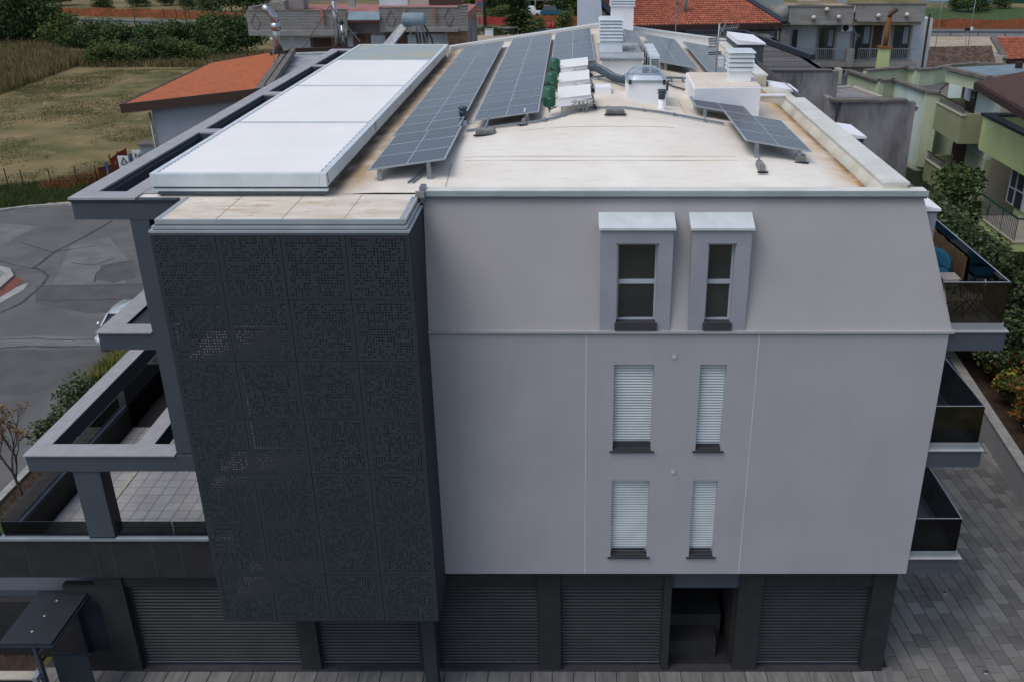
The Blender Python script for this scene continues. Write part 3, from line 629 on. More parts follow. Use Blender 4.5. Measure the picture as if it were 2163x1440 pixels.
# far gable parapet
def gz(x): return 13.62+(x+5.7)/(1.3+5.7)*1.02 if x < 1.3 else 14.64-(x-1.3)/(8.0-1.3)*0.86
for a, b in ((-5.7,1.3),(1.3,7.1)):
    p = MB(); p.hexa([(a,24.9,13.0),(b,24.9,13.0),(b,25.1,13.0),(a,25.1,13.0)],[(a,24.9,gz(a)-.05),(b,24.9,gz(b)-.05),(b,25.1,gz(b)-.05),(a,25.1,gz(a)-.05)]); p.build('parapet', M['white_paint'], B)
    p = MB(); p.hexa([(a,24.8,gz(a)-.049),(b,24.8,gz(b)-.049),(b,25.2,gz(b)-.049),(a,25.2,gz(a)-.049)],[(a,24.8,gz(a)),(b,24.8,gz(b)),(b,25.2,gz(b)),(a,25.2,gz(a))]); p.build('coping', M['flash'], B)
# side dormers (towards the right-hand street)
for (x0, x1, y0, y1, zt) in ((7.3,8.30,0.85,2.6,13.08),(7.5,8.42,7.4,9.0,13.30),(7.1,7.95,14.4,15.8,13.42),(6.95,8.1,21.8,24.8,14.15)):
    d = box('dormer', M['beam'] if y0 > 3 else M['dormer_grey'], (x0,x1,y0,y1,10.4,zt-.08), B)
    e = MB(); e.hexa([(x0,y0-.06,zt-.079),(x1+.06,y0-.06,zt-.079),(x1+.06,y1+.06,zt-.079),(x0,y1+.06,zt-.079)],[(x0,y0-.06,zt+.12),(x1+.06,y0-.06,zt-.02),(x1+.06,y1+.06,zt-.02),(x0,y1+.06,zt+.12)]); e.build('dormer_roof', M['white_paint'], d)
    box('dormer_fascia', M['flash_dark'], (x0+.1,x1+.02,y0-.02,y1+.02,zt-.13,zt-.081), d)
# ------------------------------------------------------------ screen box and its roof strip
SX0, SX1, SY = -8.70, -3.36, -1.46
sr = MB(); sr.box(SX0+.1,SX1-.1,SY+.12,0.56,13.36,13.462); sr.box(-9.85,SX0+.099,-0.02+.35,0.56,13.36,13.462); sr.build('canopy_roof', M['cream'], B)
for x in (-7.35,-6.0,-4.72): box('roof_weld', M['seam'], (x-.006,x+.006,SY+.14,0.5,13.462,13.470), B)
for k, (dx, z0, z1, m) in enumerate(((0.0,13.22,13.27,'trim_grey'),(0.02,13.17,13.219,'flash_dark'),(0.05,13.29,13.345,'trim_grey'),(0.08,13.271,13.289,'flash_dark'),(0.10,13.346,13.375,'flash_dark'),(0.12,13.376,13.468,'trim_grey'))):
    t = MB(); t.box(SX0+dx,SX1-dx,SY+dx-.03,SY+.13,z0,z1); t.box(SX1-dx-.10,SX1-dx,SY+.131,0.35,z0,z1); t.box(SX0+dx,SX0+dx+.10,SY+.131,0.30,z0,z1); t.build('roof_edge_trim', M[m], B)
box('downpipe_box', M['rail'], (-3.42,-3.30,0.40,0.72,13.3,13.66), B); box('gutter_outlet', M['concrete_block'], (-3.5,-3.3,0.30,0.42,13.45,13.58), B)
S = MB(); 
for k in range(5): S.box(SX0+.06+k*1.29,SX0+.10+k*1.29,SY+.06,SY+.12,3.2,13.15)
scr = S.build('perforated_screen', M['screen_solid'], B)
PWd, PHt = (SX1-SX0)/4, (13.17-3.16)/7
pm = MB().box(-PWd/2+.006,PWd/2-.006,-0.012,0.012,-PHt/2+.006,PHt/2-.006)
pme = bpy.data.meshes.new('screen_panel'); pme.from_pydata(pm.v, [], pm.f); pme.materials.append(M['perf'])
wl = world_loc(scr)
for r_ in range(7):
    for c_ in range(4):
        o = bpy.data.objects.new('screen_panel', pme); COL.objects.link(o); o.parent = scr
        o.location = Vector((SX0+PWd*(c_+.5), SY+random.uniform(-.002,.002), 3.16+PHt*(r_+.5)))-wl; o.scale = (1,1,1)
box('screen_side', M['screen_solid'], (SX1-.02,SX1,SY+.02,0.3,3.16,13.17), scr)
box('screen_base', M['screen_solid'], (SX0,SX1,SY+.02,0.3,3.12,3.158), scr)
box('screen_post', M['perf'], (-4.02,-3.68,-0.45,-0.11,GZ,3.12), scr)
# loggia behind the screen
for z in (3.5,6.9,10.2): 
    box('loggia_floor', M['stained'], (SX0+.12,SX1-.05,SY+.2,0.45,z-.25,z), B)
box('loggia_wall', M['charcoal'], (-9.0,SX1,0.46,0.5,3.4,13.3), B)
for (a, b, z0, z1) in ((-8.1,-6.9,10.3,12.6),(-6.0,-4.6,10.3,12.4),(-8.0,-6.8,7.0,9.2),(-6.1,-4.7,7.0,9.0)):
    l = box('loggia_door', M['frame_white'], (a,b,0.40,0.459,z0,z1), B); box('pane', M['dark_glass'], (a+.07,b-.07,0.385,0.399,z0+.07,z1-.07), l)
# ------------------------------------------------------------ portal frames at the left
def beam(name, b, m='beam'): return box(name, M[m], b, B)
# level 4 (roof) frame with grey coping and openings
FX0, FX1, FXI, FXJ = -11.05, -9.62, -10.68, -10.02
zt = 13.5
for (a, b) in ((0.16,0.66),(6.9,7.4),(13.0,13.6),(19.6,20.0),(24.4,24.95)):
    beam('frame_beam', (FXI+.001 if a > 1 else FX0,FX1 if a > 1 else -8.72,a,b,zt-.5,zt-.045))
    box('frame_coping', M['coping_grey'], (FX0-.04 if a < 1 else FXI+.02, FX1, a-.04 if a < 1 else a, b, zt-.044, zt), B)
beam('frame_beam', (FX0,FXI,0.661,24.95,zt-.5,zt-.045)); beam('frame_beam', (FXJ,FX1,0.661,24.9,zt-.5,zt-.05))
y = 0.661
for k in range(10):
    y2 = 0.661+(24.95-0.661)*(k+1)/10; box('frame_coping', M['coping_grey'], (FX0-.04,FXI+.019,y,y2-.008,zt-.044,zt), B); y = y2
box('frame_coping', M['coping_grey'], (FXJ-.01,FX1,0.661,24.9,zt-.049,zt-.004), B)
box('coping_drip', M['dark_trim'], (FX0-.02,-8.75,0.135,0.16,zt-.10,zt-.046), B)
box('frame_recess_floor', M['dark_trim'], (FXI,FXJ,0.7,24.4,10.0,10.2), B)
for a, b in ((0.66,6.9),(7.4,13.0),(13.6,19.6)):
    box('edge_trim', M['flash_dark'], (FXI+.001,FXI+.03,a+.01,b-.01,zt-.16,zt-.12), B)
# main column
box('column', M['beam'], (-9.84,-9.42,0.17,0.65,7.0,13.0), B)
box('column', M['dark_trim'], (-9.42,-9.05,0.35,0.5,3.5,13.0), B)  # dark sheet standing in for the shaded gap between column and screen
# level 3 frame
beam('frame_beam', (-11.13,-9.84,0.18,0.66,9.82,10.24)); box('frame_coping', M['coping_grey'], (-11.17,-9.86,0.14,0.66,10.241,10.27), B)
beam('frame_beam', (-11.13,-10.68,0.661,24.0,9.82,10.24)); box('frame_coping', M['coping_grey'], (-11.17,-10.66,0.661,24.0,10.241,10.27), B)
beam('frame_beam', (-9.42,-9.0,0.18,0.5,9.82,10.24))
box('gutter_outlet', M['alu'], (-9.30,-9.16,0.0,0.17,10.2,10.5), B); box('gutter_outlet', M['alu'], (-9.30,-9.16,0.0,0.17,6.95,7.2), B)
# level 2 frame
beam('frame_beam', (-13.57,-8.9,0.10,0.62,6.52,6.965)); box('frame_coping', M['coping_grey'], (-13.61,-9.86,0.06,0.62,6.966,7.0), B)
beam('frame_beam', (-13.57,-13.18,0.621,24.0,6.52,6.965)); box('frame_coping', M['coping_grey'], (-13.61,-13.16,0.621,24.0,6.966,7.0), B)
beam('frame_beam', (-11.0,-10.6,0.621,24.0,6.52,6.965)); box('frame_coping', M['coping_grey'], (-11.02,-10.58,0.621,24.0,6.966,7.0), B)
box('column', M['beam'], (-12.52,-11.86,0.14,0.58,4.47,6.52), B); box('column_side', M['dark_trim'], (-11.86,-11.84,0.14,0.58,4.47,6.52), B)
# first floor terrace
box('terrace_slab', M['tile_joint'], (-14.9,-9.0,0.45,24.0,3.4,3.66), B)
ff = box('terrace_floor', M['tile_joint'], (-14.6,-9.0,0.46,7.3,3.661,3.668), B)
tme, _ = tile_mesh('terrace_tile', 0.378, 0.380, 0.03, M['tile_grey'], .004)
wl = world_loc(ff)
for i in range(15):
    for j in range(17):
        X = -14.55+.2+i*.39+(0.12 if i > 2 else 0); Y = .5+.2+j*.40
        if X < -9.05 and Y < 7.2:
            o = bpy.data.objects.new('floor_tile', tme); COL.objects.link(o); o.parent = ff; o.location = Vector((X,Y,3.669+random.uniform(0,.002)))-wl
box('drain_channel', M['beige'], (-13.39,-13.28,0.5,7.2,3.67,3.702), B)
box('front_parapet', M['charcoal'], (-15.3,-8.8,0.16,0.46,3.2,4.40), B)
for u in (385,240,205,60,795/2.44): 
    p = at(u, 1180, y=.16); box('stone_joint', M['charcoal_seam'], (p.x-.006,p.x+.006,.154,.162,3.22,4.38), B)
box('side_parapet', M['charcoal'], (-14.9,-14.62,0.461,24,3.2,4.40), B)
a = MB(); a.box(-15.3,-8.8,0.10,0.30,4.401,4.47); a.box(-15.3,-8.8,0.14,0.26,4.471,4.50); a.box(-14.86,-14.70,0.301,24,4.401,4.47); a.build('railing_channel', M['alu'], B)
def pane(b, parent=B, name='glass_panel'): return box(name, M['glass_tint'], b, parent)
for x0, x1 in ((-15.3,-14.82),(-14.74,-12.56),(-11.80,-10.35),(-10.33,-8.9)): pane((x0,x1,0.19,0.21,4.50,4.95))
for k in range(8): pane((-14.79,-14.77,0.32+k*2.9,0.32+k*2.9+2.88,4.47,4.95))
pane((-14.6,-9.2,7.28,7.30,3.70,6.0), B, 'privacy_screen')
box('privacy_screen_frame', M['dark_trim'], (-14.60,-9.2,7.26,7.32,6.001,6.05), B); box('privacy_screen_frame', M['dark_trim'], (-14.64,-14.601,7.26,7.32,3.7,6.05), B)
box('balcony_wall', M['dark_trim'], (-10.6,-9.1,7.4,24,3.7,9.8), B)
# stone wall of the ground floor at the left with things seen under the terrace
box('undercroft_wall', M['charcoal'], (-15.0,-12.3,5.8,6.0,GZ,3.3), B)
# ------------------------------------------------------------ right balconies
def balcony(z, xg=9.92, xs=10.04, ylen=10.0, glass=1.0):
    b = box('balcony', M['beam'], (XR-.02,xs,0.04,ylen,z-.50,z-.03), B)
    box('balcony_floor', M['tile_grey'], (XR-.02,xs+.04,0.0,ylen,z-.029,z+.0), b)
    s = MB(); s.box(XR+.01,xg+.03,0.06,0.12,z+.001,z+.18); s.box(xg-.03,xg+.03,0.121,ylen,z+.001,z+.18); s.build('railing_channel', M['alu'], b)
    n = 5
    za, zb_ = z+.181, z+.18+glass; xa_, xb_ = (XR+.02, XR+.02) if z < 10 else (mxr(za)+.01, mxr(zb_)+.01)
    MB().hexa([(xa_,.08,za),(xg,.08,za),(xg,.098,za),(xa_,.098,za)],[(xb_,.08,zb_),(xg,.08,zb_),(xg,.098,zb_),(xb_,.098,zb_)]).build('glass_panel', M['glass_tint'], b)
    for k in range(n):
        a = .10+(ylen-.1)*k/n; box('glass_panel', M['glass_tint'], (xg-.018,xg,a,a+(ylen-.1)/n-.02,z+.181,z+.18+glass), b)
    t = MB(); t.box(xb_,xg+.004,0.078,0.10,z+.181+glass,z+.195+glass); t.box(xg-.02,xg+.004,0.101,ylen,z+.181+glass,z+.195+glass); t.build('handrail', M['alu'], b)
balcony(10.36); balcony(7.18); balcony(3.93)
box('balcony_side_wall', M['dark_trim'], (XR-.3,XR+.0,10.0,10.2,3.5,13.0), B)
# ------------------------------------------------------------ THINGS ON THE ROOF
# louvred pergola roof
P = thing('louvered_pergola', 'long white louvred pergola roof in four bays along the left edge of the roof', 'pergola', (-7.3,11.4,13.47))
PX0, PX1 = -9.28, -5.42
bays = [(0.42,5.90),(5.96,11.88),(11.94,17.85),(17.95,22.45)]
for k, (a, b) in enumerate(bays):
    f = MB(); f.box(PX0,PX1,a,a+.06,13.74,13.985); f.box(PX0,PX1,b-.06,b,13.74,13.985)
    bf = f.build('bay_beam', M['gutter'], P, 'stuff')
    L_ = MB(); n = int((b-a-.16)/0.205); p = (b-a-.16)/n
    for j in range(n):
        y0 = a+.08+j*p; h = 0.03
        if k < 3: L_.add([(PX0+.12,y0,13.955),(PX1-.16,y0,13.955),(PX1-.16,y0+p*.90,13.955+h),(PX0+.12,y0+p*.90,13.955+h),(PX0+.12,y0+p*.90,13.88),(PX1-.16,y0+p*.90,13.88)],[(0,1,2,3),(3,2,5,4)])
        else: L_.hexa([(PX0+.12,y0,13.84),(PX1-.16,y0,13.84),(PX1-.16,y0+p*.95,13.94),(PX0+.12,y0+p*.95,13.94)],[(PX0+.12,y0,13.87),(PX1-.16,y0,13.87),(PX1-.16,y0+p*.95,13.985),(PX0+.12,y0+p*.95,13.985)])
    L_.build('louvre_slats', M['louvre'] if k < 3 else M['louvre_open'], bf, 'stuff')
f = MB(); f.box(PX1-.16,PX1,0.30,22.5,13.70,14.0); f.build('side_gutter', M['gutter'], P, bevel=.008)
f = MB(); f.box(PX0,PX0+.12,0.30,22.5,13.70,14.0); f.build('side_gutter', M['gutter'], P, bevel=.008)
box('front_gutter', M['gutter'], (PX0+.121,PX1-.161,0.30,0.42,13.70,13.995), P, bevel=.008)
box('rear_gutter', M['gutter'], (PX0+.121,PX1-.161,22.46,22.58,13.70,13.995), P)
f = MB()
for j in range(60): f.box(PX1-.155,PX1-.14,0.5+j*.36,0.5+j*.36+.2,14.001,14.006)
f.build('gutter_slots', M['flash_dark'], P, 'stuff')
box('front_trim', M['flash_dark'], (PX0+.02,PX1-.02,0.335,0.42,13.655,13.70), P)
box('front_trim', M['flash'], (PX0+.0,PX1+.0,0.31,0.42,13.60,13.654), P)
box('front_trim', M['flash_dark'], (PX0+.1,PX1-.05,0.40,0.45,13.50,13.60), P)
box('side_skirt', M['dark_under'], (PX1-.22,PX1-.12,0.46,22.4,13.47,13.70), P)
box('side_skirt', M['dark_under'], (PX0+.06,PX0+.12,0.46,22.4,13.47,13.70), P)
for k in range(9): box('bracket', M['rail'], (PX1-.119,PX1-.07,1.2+k*2.5,1.26+k*2.5,13.50,13.70), P)
box('roof_edge_strip', M['coping_grey'], (-9.62,-9.3,0.57,24.6,13.465,13.49), B)

# photovoltaic rows
def pv_row(label, x0, x1, y0, n, pitch=1.2, clear=0.28, skip=(), slope=None, jog=0.0, group='rows of solar panels lying along the roof', legs=True):
    xm = (x0+x1)/2; yc = y0+n*pitch/2
    s = slope if slope is not None else (rz(x1,8)-rz(x0,8))/(x1-x0) if True else 0
    zc = rz(xm, max(yc, 7.0))+clear
    w = (x1-x0)/math.cos(math.atan(s))
    t = thing('solar_array', label, 'solar panels', (xm,yc,zc-clear), 0, group)
    if not hasattr(pv_row, 'c'): pv_row.c = {}
    key = (round(w,3), round(pitch,3))
    if key not in pv_row.c:
        fr = MB(); l = pitch-.012; W = w; e = .032; h = .035
        for b_ in ((-W/2,W/2,-l/2,-l/2+e),(-W/2,W/2,l/2-e,l/2),(-W/2,-W/2+e,-l/2+e,l/2-e),(W/2-e,W/2,-l/2+e,l/2-e),(-.014,.014,-l/2+e,l/2-e)): fr.box(b_[0],b_[1],b_[2],b_[3],-h,0)
        a = bpy.data.meshes.new('solar_panel'); a.from_pydata(fr.v, [], fr.f); a.materials.append(M['pv_frame'])
        cl = MB(); cl.box(-W/2+e,-.014,-l/2+e,l/2-e,-h+.004,-.004); cl.box(.014,W/2-e,-l/2+e,l/2-e,-h+.004,-.004)
        b = bpy.data.meshes.new('cells'); b.from_pydata(cl.v, [], cl.f); b.materials.append(M['pv']); pv_row.c[key] = (a, b)
    a, b = pv_row.c[key]
    for i in range(n):
        o = bpy.data.objects.new('solar_panel', a); COL.objects.link(o); o.parent = t
        y = y0+(i+.5)*pitch; dx = jog if i < 3 else 0.0
        o.location = (dx, y-yc, clear+random.uniform(-.004,.004)); o.rotation_euler = (random.uniform(-.004,.004), -math.atan(s), 0)
        q = bpy.data.objects.new('cells', b); COL.objects.link(q); q.parent = o; q.location = (0,0,0)
    for dx in (-.32, .32):
        r = MB(); x = xm+dx*w; z = zc+dx*w*s-.06; r.bar((x,y0-.02,z),(x,y0+n*pitch+.02,z),.05,.04); r.build('mounting_rail', M['rail'], t)
        r = MB(); hh = z-.02
        for y in [y0+.04+j*2.4 for j in range(int(n*pitch/2.4)+1)]:
            g = rz(x, y); r.box(x-.05,x+.05,y-.02,y+.02,g,hh)
        r.build('rail_feet', M['rail'], t, 'stuff')
    return t
pv_row('long left row of solar panels beside the white pergola, jogged near its front', -4.76, -3.0, 1.25, 18, clear=.28, jog=.07)
pv_row('second long row of solar panels from the left, ending by the green vessels', -2.68, -0.93, 5.35, 15, 1.18)
pv_row('shorter row of solar panels behind the three green vessels', -0.80, 0.72, 13.3, 8, 1.2)
pv_row('short row of solar panels half hidden behind the middle ventilation chimney', 1.55, 2.75, 18.6, 4, 1.2)
pv_row('solar row in the far right part of the roof, right of the condensers', 3.0, 4.42, 14.5, 7, 1.2)
pv_row('rightmost far row of solar panels, next to the parapet and behind the antenna', 4.72, 6.15, 14.4, 7, 1.18)
pv_row('pair of dark solar panels in front of the big white roof box', 3.36, 4.95, 6.45, 1, 1.45, group=None)
pv_row('front right group of three dark solar panels near the roof edge', 4.12, 5.72, 2.55, 3, 1.22, clear=.32, group=None)
# ballast blocks and struts
def ballast(label, p, w=.5, l=.28, h=.16, rz_=0, ribs=True, strut=None):
    t = thing('ballast_block', label, 'concrete block', p, rz_, 'concrete ballast blocks on the roof')
    q = MB(); 
    c, s_ = math.cos(rz_), math.sin(rz_)
    b = MB().hexa([(-w/2,-l/2,0),(w/2,-l/2,0),(w/2,l/2,0),(-w/2,l/2,0)],[(-w/2+.02,-l/2+.02,h),(w/2-.02,-l/2+.02,h),(w/2-.02,l/2-.02,h),(-w/2+.02,l/2-.02,h)])
    b.v = [(x+p[0],y+p[1],z+p[2]) for x, y, z in b.v]; b.build('block', M['concrete_block'], t)
    r = MB(); n = int(w/.05)
    for k in range(n): r.box(p[0]-w/2+.03+k*.05,p[0]-w/2+.05+k*.05,p[1]-l/2-.012,p[1]-l/2+.001,p[2]+.02,p[2]+h*.8)
    if ribs: r.build('ribs', M['concrete_block'], t, 'stuff')
    m_ = MB(); m_.box(p[0]-w/2-.04,p[0]+w/2+.04,p[1]-l/2-.07,p[1]-l/2-.03,p[2]-.01,p[2]+.03); m_.build('pad', M['rubber'], t)
    if strut: MB().bar((p[0]+strut[0][0],p[1]+strut[0][1],p[2]+h),(p[0]+strut[1][0],p[1]+strut[1][1],p[2]+strut[1][2]),.04).build('strut', M['rail'], t)
ballast('wide ribbed concrete block under the front of the second solar row', tuple(onroof(1026,284)), .52, .34, .15, 0, True, ((0,0),(.05,.55,.32)))
ballast('small concrete block at the front right corner of the second solar row', tuple(onroof(1107,262)), .14, .40, .14, 0, False, ((0,.1),(.02,.3,.35)))
ballast('ribbed concrete block under the cable conduits on the roof crest', tuple(onroof(1299,240)), .50, .35, .13, 0, True)
ballast('narrow grey block lying in front of the front right solar group', tuple(onroof(1606,358)), .16, .55, .16, 0, False, ((0,.2),(.0,.45,.25)))
ballast('small dark block under the right corner of the front right solar group', tuple(onroof(1690,342)), .26, .22, .16, 0, True)
t = thing('loose_rails', 'two thin loose rails sticking out below the left solar row', 'rails', tuple(onroof(885,370)))
for d in (0, .1): 
    a, b = onroof(905,350,.08), onroof(862,386,.03); MB().bar((a.x+d,a.y,a.z),(b.x+d,b.y,b.z),.04,.03).build('rail', M['conduit'], t)

# vent pipes
def vent(label, p, r, h, caph, dark=False):
    t = thing('vent_pipe', label, 'vent pipe', p, 0, 'capped vent pipes on the roof')
    MB().lathe(p, [(r*1.3,-.05),(r*1.2,.03),(r,.05),(r,h)], 14).build('pipe', M['white_paint'], t)
    MB().lathe((p[0],p[1],p[2]+h), [(r*1.15,-.03),(r*1.15,caph*.45),(r*1.5,caph*.5),(r*1.5,caph*.62),(r*1.1,caph*.66),(r*1.1,caph*.78),(r*1.5,caph*.82),(r*1.45,caph)], 14).build('cap', M['cap'], t)
vent('white vent pipe with a dark cap at the right edge of the left solar row', tuple(onroof(979,266)), .085, .20, .32)
vent('front one of the two dark capped vent pipes on the roof crest', tuple(onroof(1397,230)), .085, .30, .22)
vent('rear one of the two dark capped vent pipes on the roof crest', tuple(onroof(1404,208)), .085, .26, .26)

# three hot-water units with green expansion vessels
def unit(labels, y0, y1, xv, yv, first=None):
    x0, x1 = -0.42, 0.44; zb = rz(0, y0)+.18
    t = thing('heat_pump_unit', labels[0], 'hot water unit', (0,(y0+y1)/2,rz(0,y0)), 0, 'white flat roof units with pipework')
    s = .10
    b = MB(); b.hexa([(x0,y0,zb),(x1,y0,zb+s),(x1,y1,zb+s),(x0,y1,zb)],[(x0,y0,zb+.22),(x1,y0,zb+.22+s),(x1,y1,zb+.28+s),(x0,y1,zb+.28)]); b.build('casing', M['white_paint'], t, bevel=.012)
    b = MB(); b.hexa([(x0-.02,y0-.02,zb+.221),(x1+.02,y0-.02,zb+.221+s),(x1+.02,y1,zb+.282+s),(x0-.02,y1,zb+.282)],[(x0-.02,y0-.02,zb+.24),(x1+.02,y0-.02,zb+.24+s),(x1+.02,y1,zb+.30+s),(x0-.02,y1,zb+.30)]); b.build('lid', M['louvre'], t)
    for x in (x0+.1, x1-.1):
        for y in (y0+.05, y1-.1): box('leg', M['rail'], (x-.02,x+.02,y-.02,y+.02,rz(x,y)-.01,zb+.05), t)
    pipe = MB()
    for k in range(3):
        xx = x0+.45+k*.11; pipe.tube([(xx,y0-.02,zb+.12),(xx,y0-.10,zb+.12),(xx,y0-.10,zb+.2),(xx+.12,y0-.10,zb+.22),(xx+.12,y0-.10,zb-.02)],.022,6)
    pipe.tube([(x0+.35,y0-.13,zb+.16),(x1-.02,y0-.13,zb+.24),(x1+.08,y0+.1,zb+.2),(x1+.09,y0+.9,zb+.2)],.028,6)
    pipe.tube([(x0+.4,y0-.13,zb+.10),(x0+.4,y0-.13,zb-.05)],.02,6)
    pipe.tube([(x1+.05,y0+.2,zb+.3),(x1+.12,y0+.3,zb+.1),(x1+.10,y0+.7,zb)],.03,6)
    pipe.build('pipework', M['steel'], t, 'stuff')
    v_ = MB(); v_.tube([(x1+.10,y0+.05,zb+.05),(x1+.16,y0+.25,zb-.05),(x1+.1,y0+.5,zb-.1)],.035,6); v_.build('hose', M['rubber'], t)
    w = thing('expansion_vessel', labels[1], 'pressure vessel', (xv,yv,zb-.1), 0, 'green pressure vessels beside the roof units')
    r, h = .17, .55
    MB().lathe((xv,yv,zb-.02), [(.03,-.06),(.05,0),(r*.75,.015),(r,.07),(r,h/2-.01),(r*1.03,h/2),(r,h/2+.01),(r,h-.08),(r*.75,h-.02),(.04,h)], 20).build('tank', M['green_vessel'], w)
    MB().lathe((xv,yv,zb-.16), [(.025,0),(.025,.10)], 8).build('fitting', M['steel'], w)
    MB().bar((xv,yv,zb-.09),(xv+.2,yv+.1,zb-.02),.03).build('bracket', M['rail'], w)
    MB().box(xv-.05,xv+.05,yv-r-.004,yv-r+.01,zb+.23,zb+.245).build('nameplate', M['alu'], w)
unit(['nearest of the three white flat units with pipework in front','nearest of the three green pressure vessels'], 5.75, 7.1, -0.66, 5.85)
unit(['middle one of the three white flat units on the roof','middle one of the three green pressure vessels'], 8.3, 9.65, -0.64, 8.35)
unit(['farthest of the three white flat units, in front of the short solar row','farthest of the three green pressure vessels'], 11.1, 12.4, -0.62, 11.2)
# ventilation chimneys
def chimney(label, x0, x1, y0, y1, z0, zb, zt, base='white_paint', flare=.0, loc=None):
    t = thing('ventilation_chimney', label, 'chimney', ((x0+x1)/2,(y0+y1)/2,z0), 0, 'louvred ventilation chimneys on the roof')
    e = .05; MB().hexa([(x0+e-flare,y0+e-flare,z0),(x1-e+flare,y0+e-flare,z0),(x1-e+flare,y1-e,z0),(x0+e-flare,y1-e,z0)],[(x0+e,y0+e,zb),(x1-e,y0+e,zb),(x1-e,y1-e,zb),(x0+e,y1-e,zb)]).build('shaft', M[base], t)
    box('louvre_core', M['rail'], (x0+e+.03,x1-e-.03,y0+e+.03,y1-e-.03,zb,zt-.05), t)
    n = max(4, int((zt-zb)/.115))
    for k in range(n):
        z = zb+(zt-zb-.06)*k/n; d = (zt-zb-.06)/n
        MB().hexa([(x0-.02,y0-.02,z),(x1+.02,y0-.02,z),(x1+.02,y1+.02,z),(x0-.02,y1+.02,z)],[(x0+.02,y0+.02,z+d*.78),(x1-.02,y0+.02,z+d*.78),(x1-.02,y1-.02,z+d*.78),(x0+.02,y1-.02,z+d*.78)]).build('louvre_blade', M['gutter'], t)
    MB().hexa([(x0-.04,y0-.04,zt-.06),(x1+.04,y0-.04,zt-.06),(x1+.04,y1+.04,zt-.06),(x0-.04,y1+.04,zt-.06)],[(x0,y0,zt),(x1,y0,zt),(x1,y1,zt),(x0,y1,zt)]).build('cap', M['flash'], t)
# middle roof box that carries the first chimney
t = thing('roof_service_box', 'low white masonry box with a gravelled lid in the middle of the roof', 'roof box', (1.8,13,14.3))
box('wall', M['white_paint'], (0.9,2.20,11.3,14.9,14.1,14.86), t); box('lid', M['pale_roof'], (0.84,2.27,11.2,15.0,14.9,14.96), t)
MB().bar((0.84,11.18,14.90),(2.27,11.18,14.90),.05).build('lid_rail', M['rail'], t)
lp = MB()
for k in range(40):
    a, b = random.uniform(1.68,2.18), random.uniform(11.4,14.6); s_ = random.uniform(.012,.03); lp.box(a,a+s_,b,b+s_,14.96,14.96+s_*.6)
lp.build('lid_gravel', M['dark_under'], t, 'stuff')
chimney('white louvred ventilation chimney standing on the middle roof box', .86, 1.62, 12.6, 13.5, 14.962, 15.32, 16.02, 'gutter', .06)
chimney('tallest white ventilation chimney at the far edge of the roof', 1.62, 2.70, 24.0, 25.0, 14.3, 15.42, 16.6)
t = thing('roof_stair_head', 'big white roof box beside the dark solar pair', 'roof box', (4.45,8.9,13.6))
MB().hexa([(3.42,7.45,13.5),(5.42,7.9,13.3),(5.55,10.3,13.3),(3.5,10.3,13.5)],[(3.42,7.45,14.64),(5.42,7.9,14.60),(5.55,10.3,14.62),(3.5,10.3,14.64)]).build('wall', M['white_paint'], t, bevel=.02)
MB().hexa([(3.46,7.49,14.641),(5.38,7.94,14.61),(5.50,10.26,14.622),(3.54,10.26,14.641)],[(3.5,7.55,14.67),(5.34,8.0,14.64),(5.46,10.2,14.65),(3.58,10.2,14.67)]).build('top', M['cream'], t)
chimney('squat louvred ventilation chimney on top of the big white roof box', 4.55, 5.28, 8.5, 9.2, 14.652, 14.95, 15.52)
# condenser rack
for k in range(3):
    x, y, z = 2.42, 10.9+k*1.02, rz(2.5,10.6+k)+.26
    t = thing('condenser_unit', ['nearest of the three condensers in a row, its grille facing front','middle condenser of the row right of the roof box','farthest condenser of the row right of the roof box'][k], 'condenser', (x+.15,y+.4,z-.15), 0, 'air conditioning condensers in a row')
    box('casing', M['gutter'], (x,x+.30,y,y+.9,z,z+.62), t, bevel=.01)
    g = MB()
    for j in range(9): g.box(x+.02,x+.28,y-.016,y-.001,z+.04+j*.055,z+.065+j*.055)
    g.build('grille', M['rubber'], t, 'stuff')
    MB().lathe((x-.012,y+.45,z+.28), [(.24,0),(.24,.011)], 20, 'x').build('fan_guard', M['rubber'], t)
    for yy in (y+.08, y+.76): box('foot', M['rail'], (x-.02,x+.32,yy,yy+.05,z-.28,z), t)
# domed skylight
t = thing('skylight', 'clear domed skylight on a white upstand in the roof crest', 'skylight', (2.05,7.8,14.2))
MB().hexa([(1.50,7.15,14.0),(2.62,7.15,13.9),(2.62,8.5,13.9),(1.50,8.5,14.0)],[(1.52,7.17,14.84),(2.60,7.17,14.84),(2.60,8.48,14.84),(1.52,8.48,14.84)]).build('upstand', M['white_paint'], t, bevel=.015)
f = MB(); f.box(1.49,2.63,7.13,7.2,14.841,14.90); f.box(1.49,2.63,8.45,8.52,14.841,14.90); f.box(1.49,1.56,7.201,8.449,14.841,14.90); f.box(2.56,2.63,7.201,8.449,14.841,14.90); f.build('dome_frame', M['alu'], t)
d = MB(); d.smooth = True; N = 12; vs = []
for j in range(N+1):
    for i in range(N+1):
        a, b = i/N*2-1, j/N*2-1; h = (1-abs(a)**3.2)*(1-abs(b)**3.2); vs.append((2.06+a*.53, 7.825+b*.65, 14.901+.30*h**.7))
d.add(vs, [(j*(N+1)+i, j*(N+1)+i+1, (j+1)*(N+1)+i+1, (j+1)*(N+1)+i) for j in range(N) for i in range(N)])
d.build('dome', M['glass_clear'], t)
for x in (1.58,2.54): 
    for k in (0,1): box('hinge', M['rubber'], (x-.04,x+.04,7.08,7.129,14.80+k*.07,14.85+k*.07), t)
t = thing('roof_hatch', 'small low white block between the units and the skylight', 'roof block', (.86,8.3,14.3)); box('block', M['white_paint'], (.62,1.08,7.9,8.6,14.2,14.58), t)
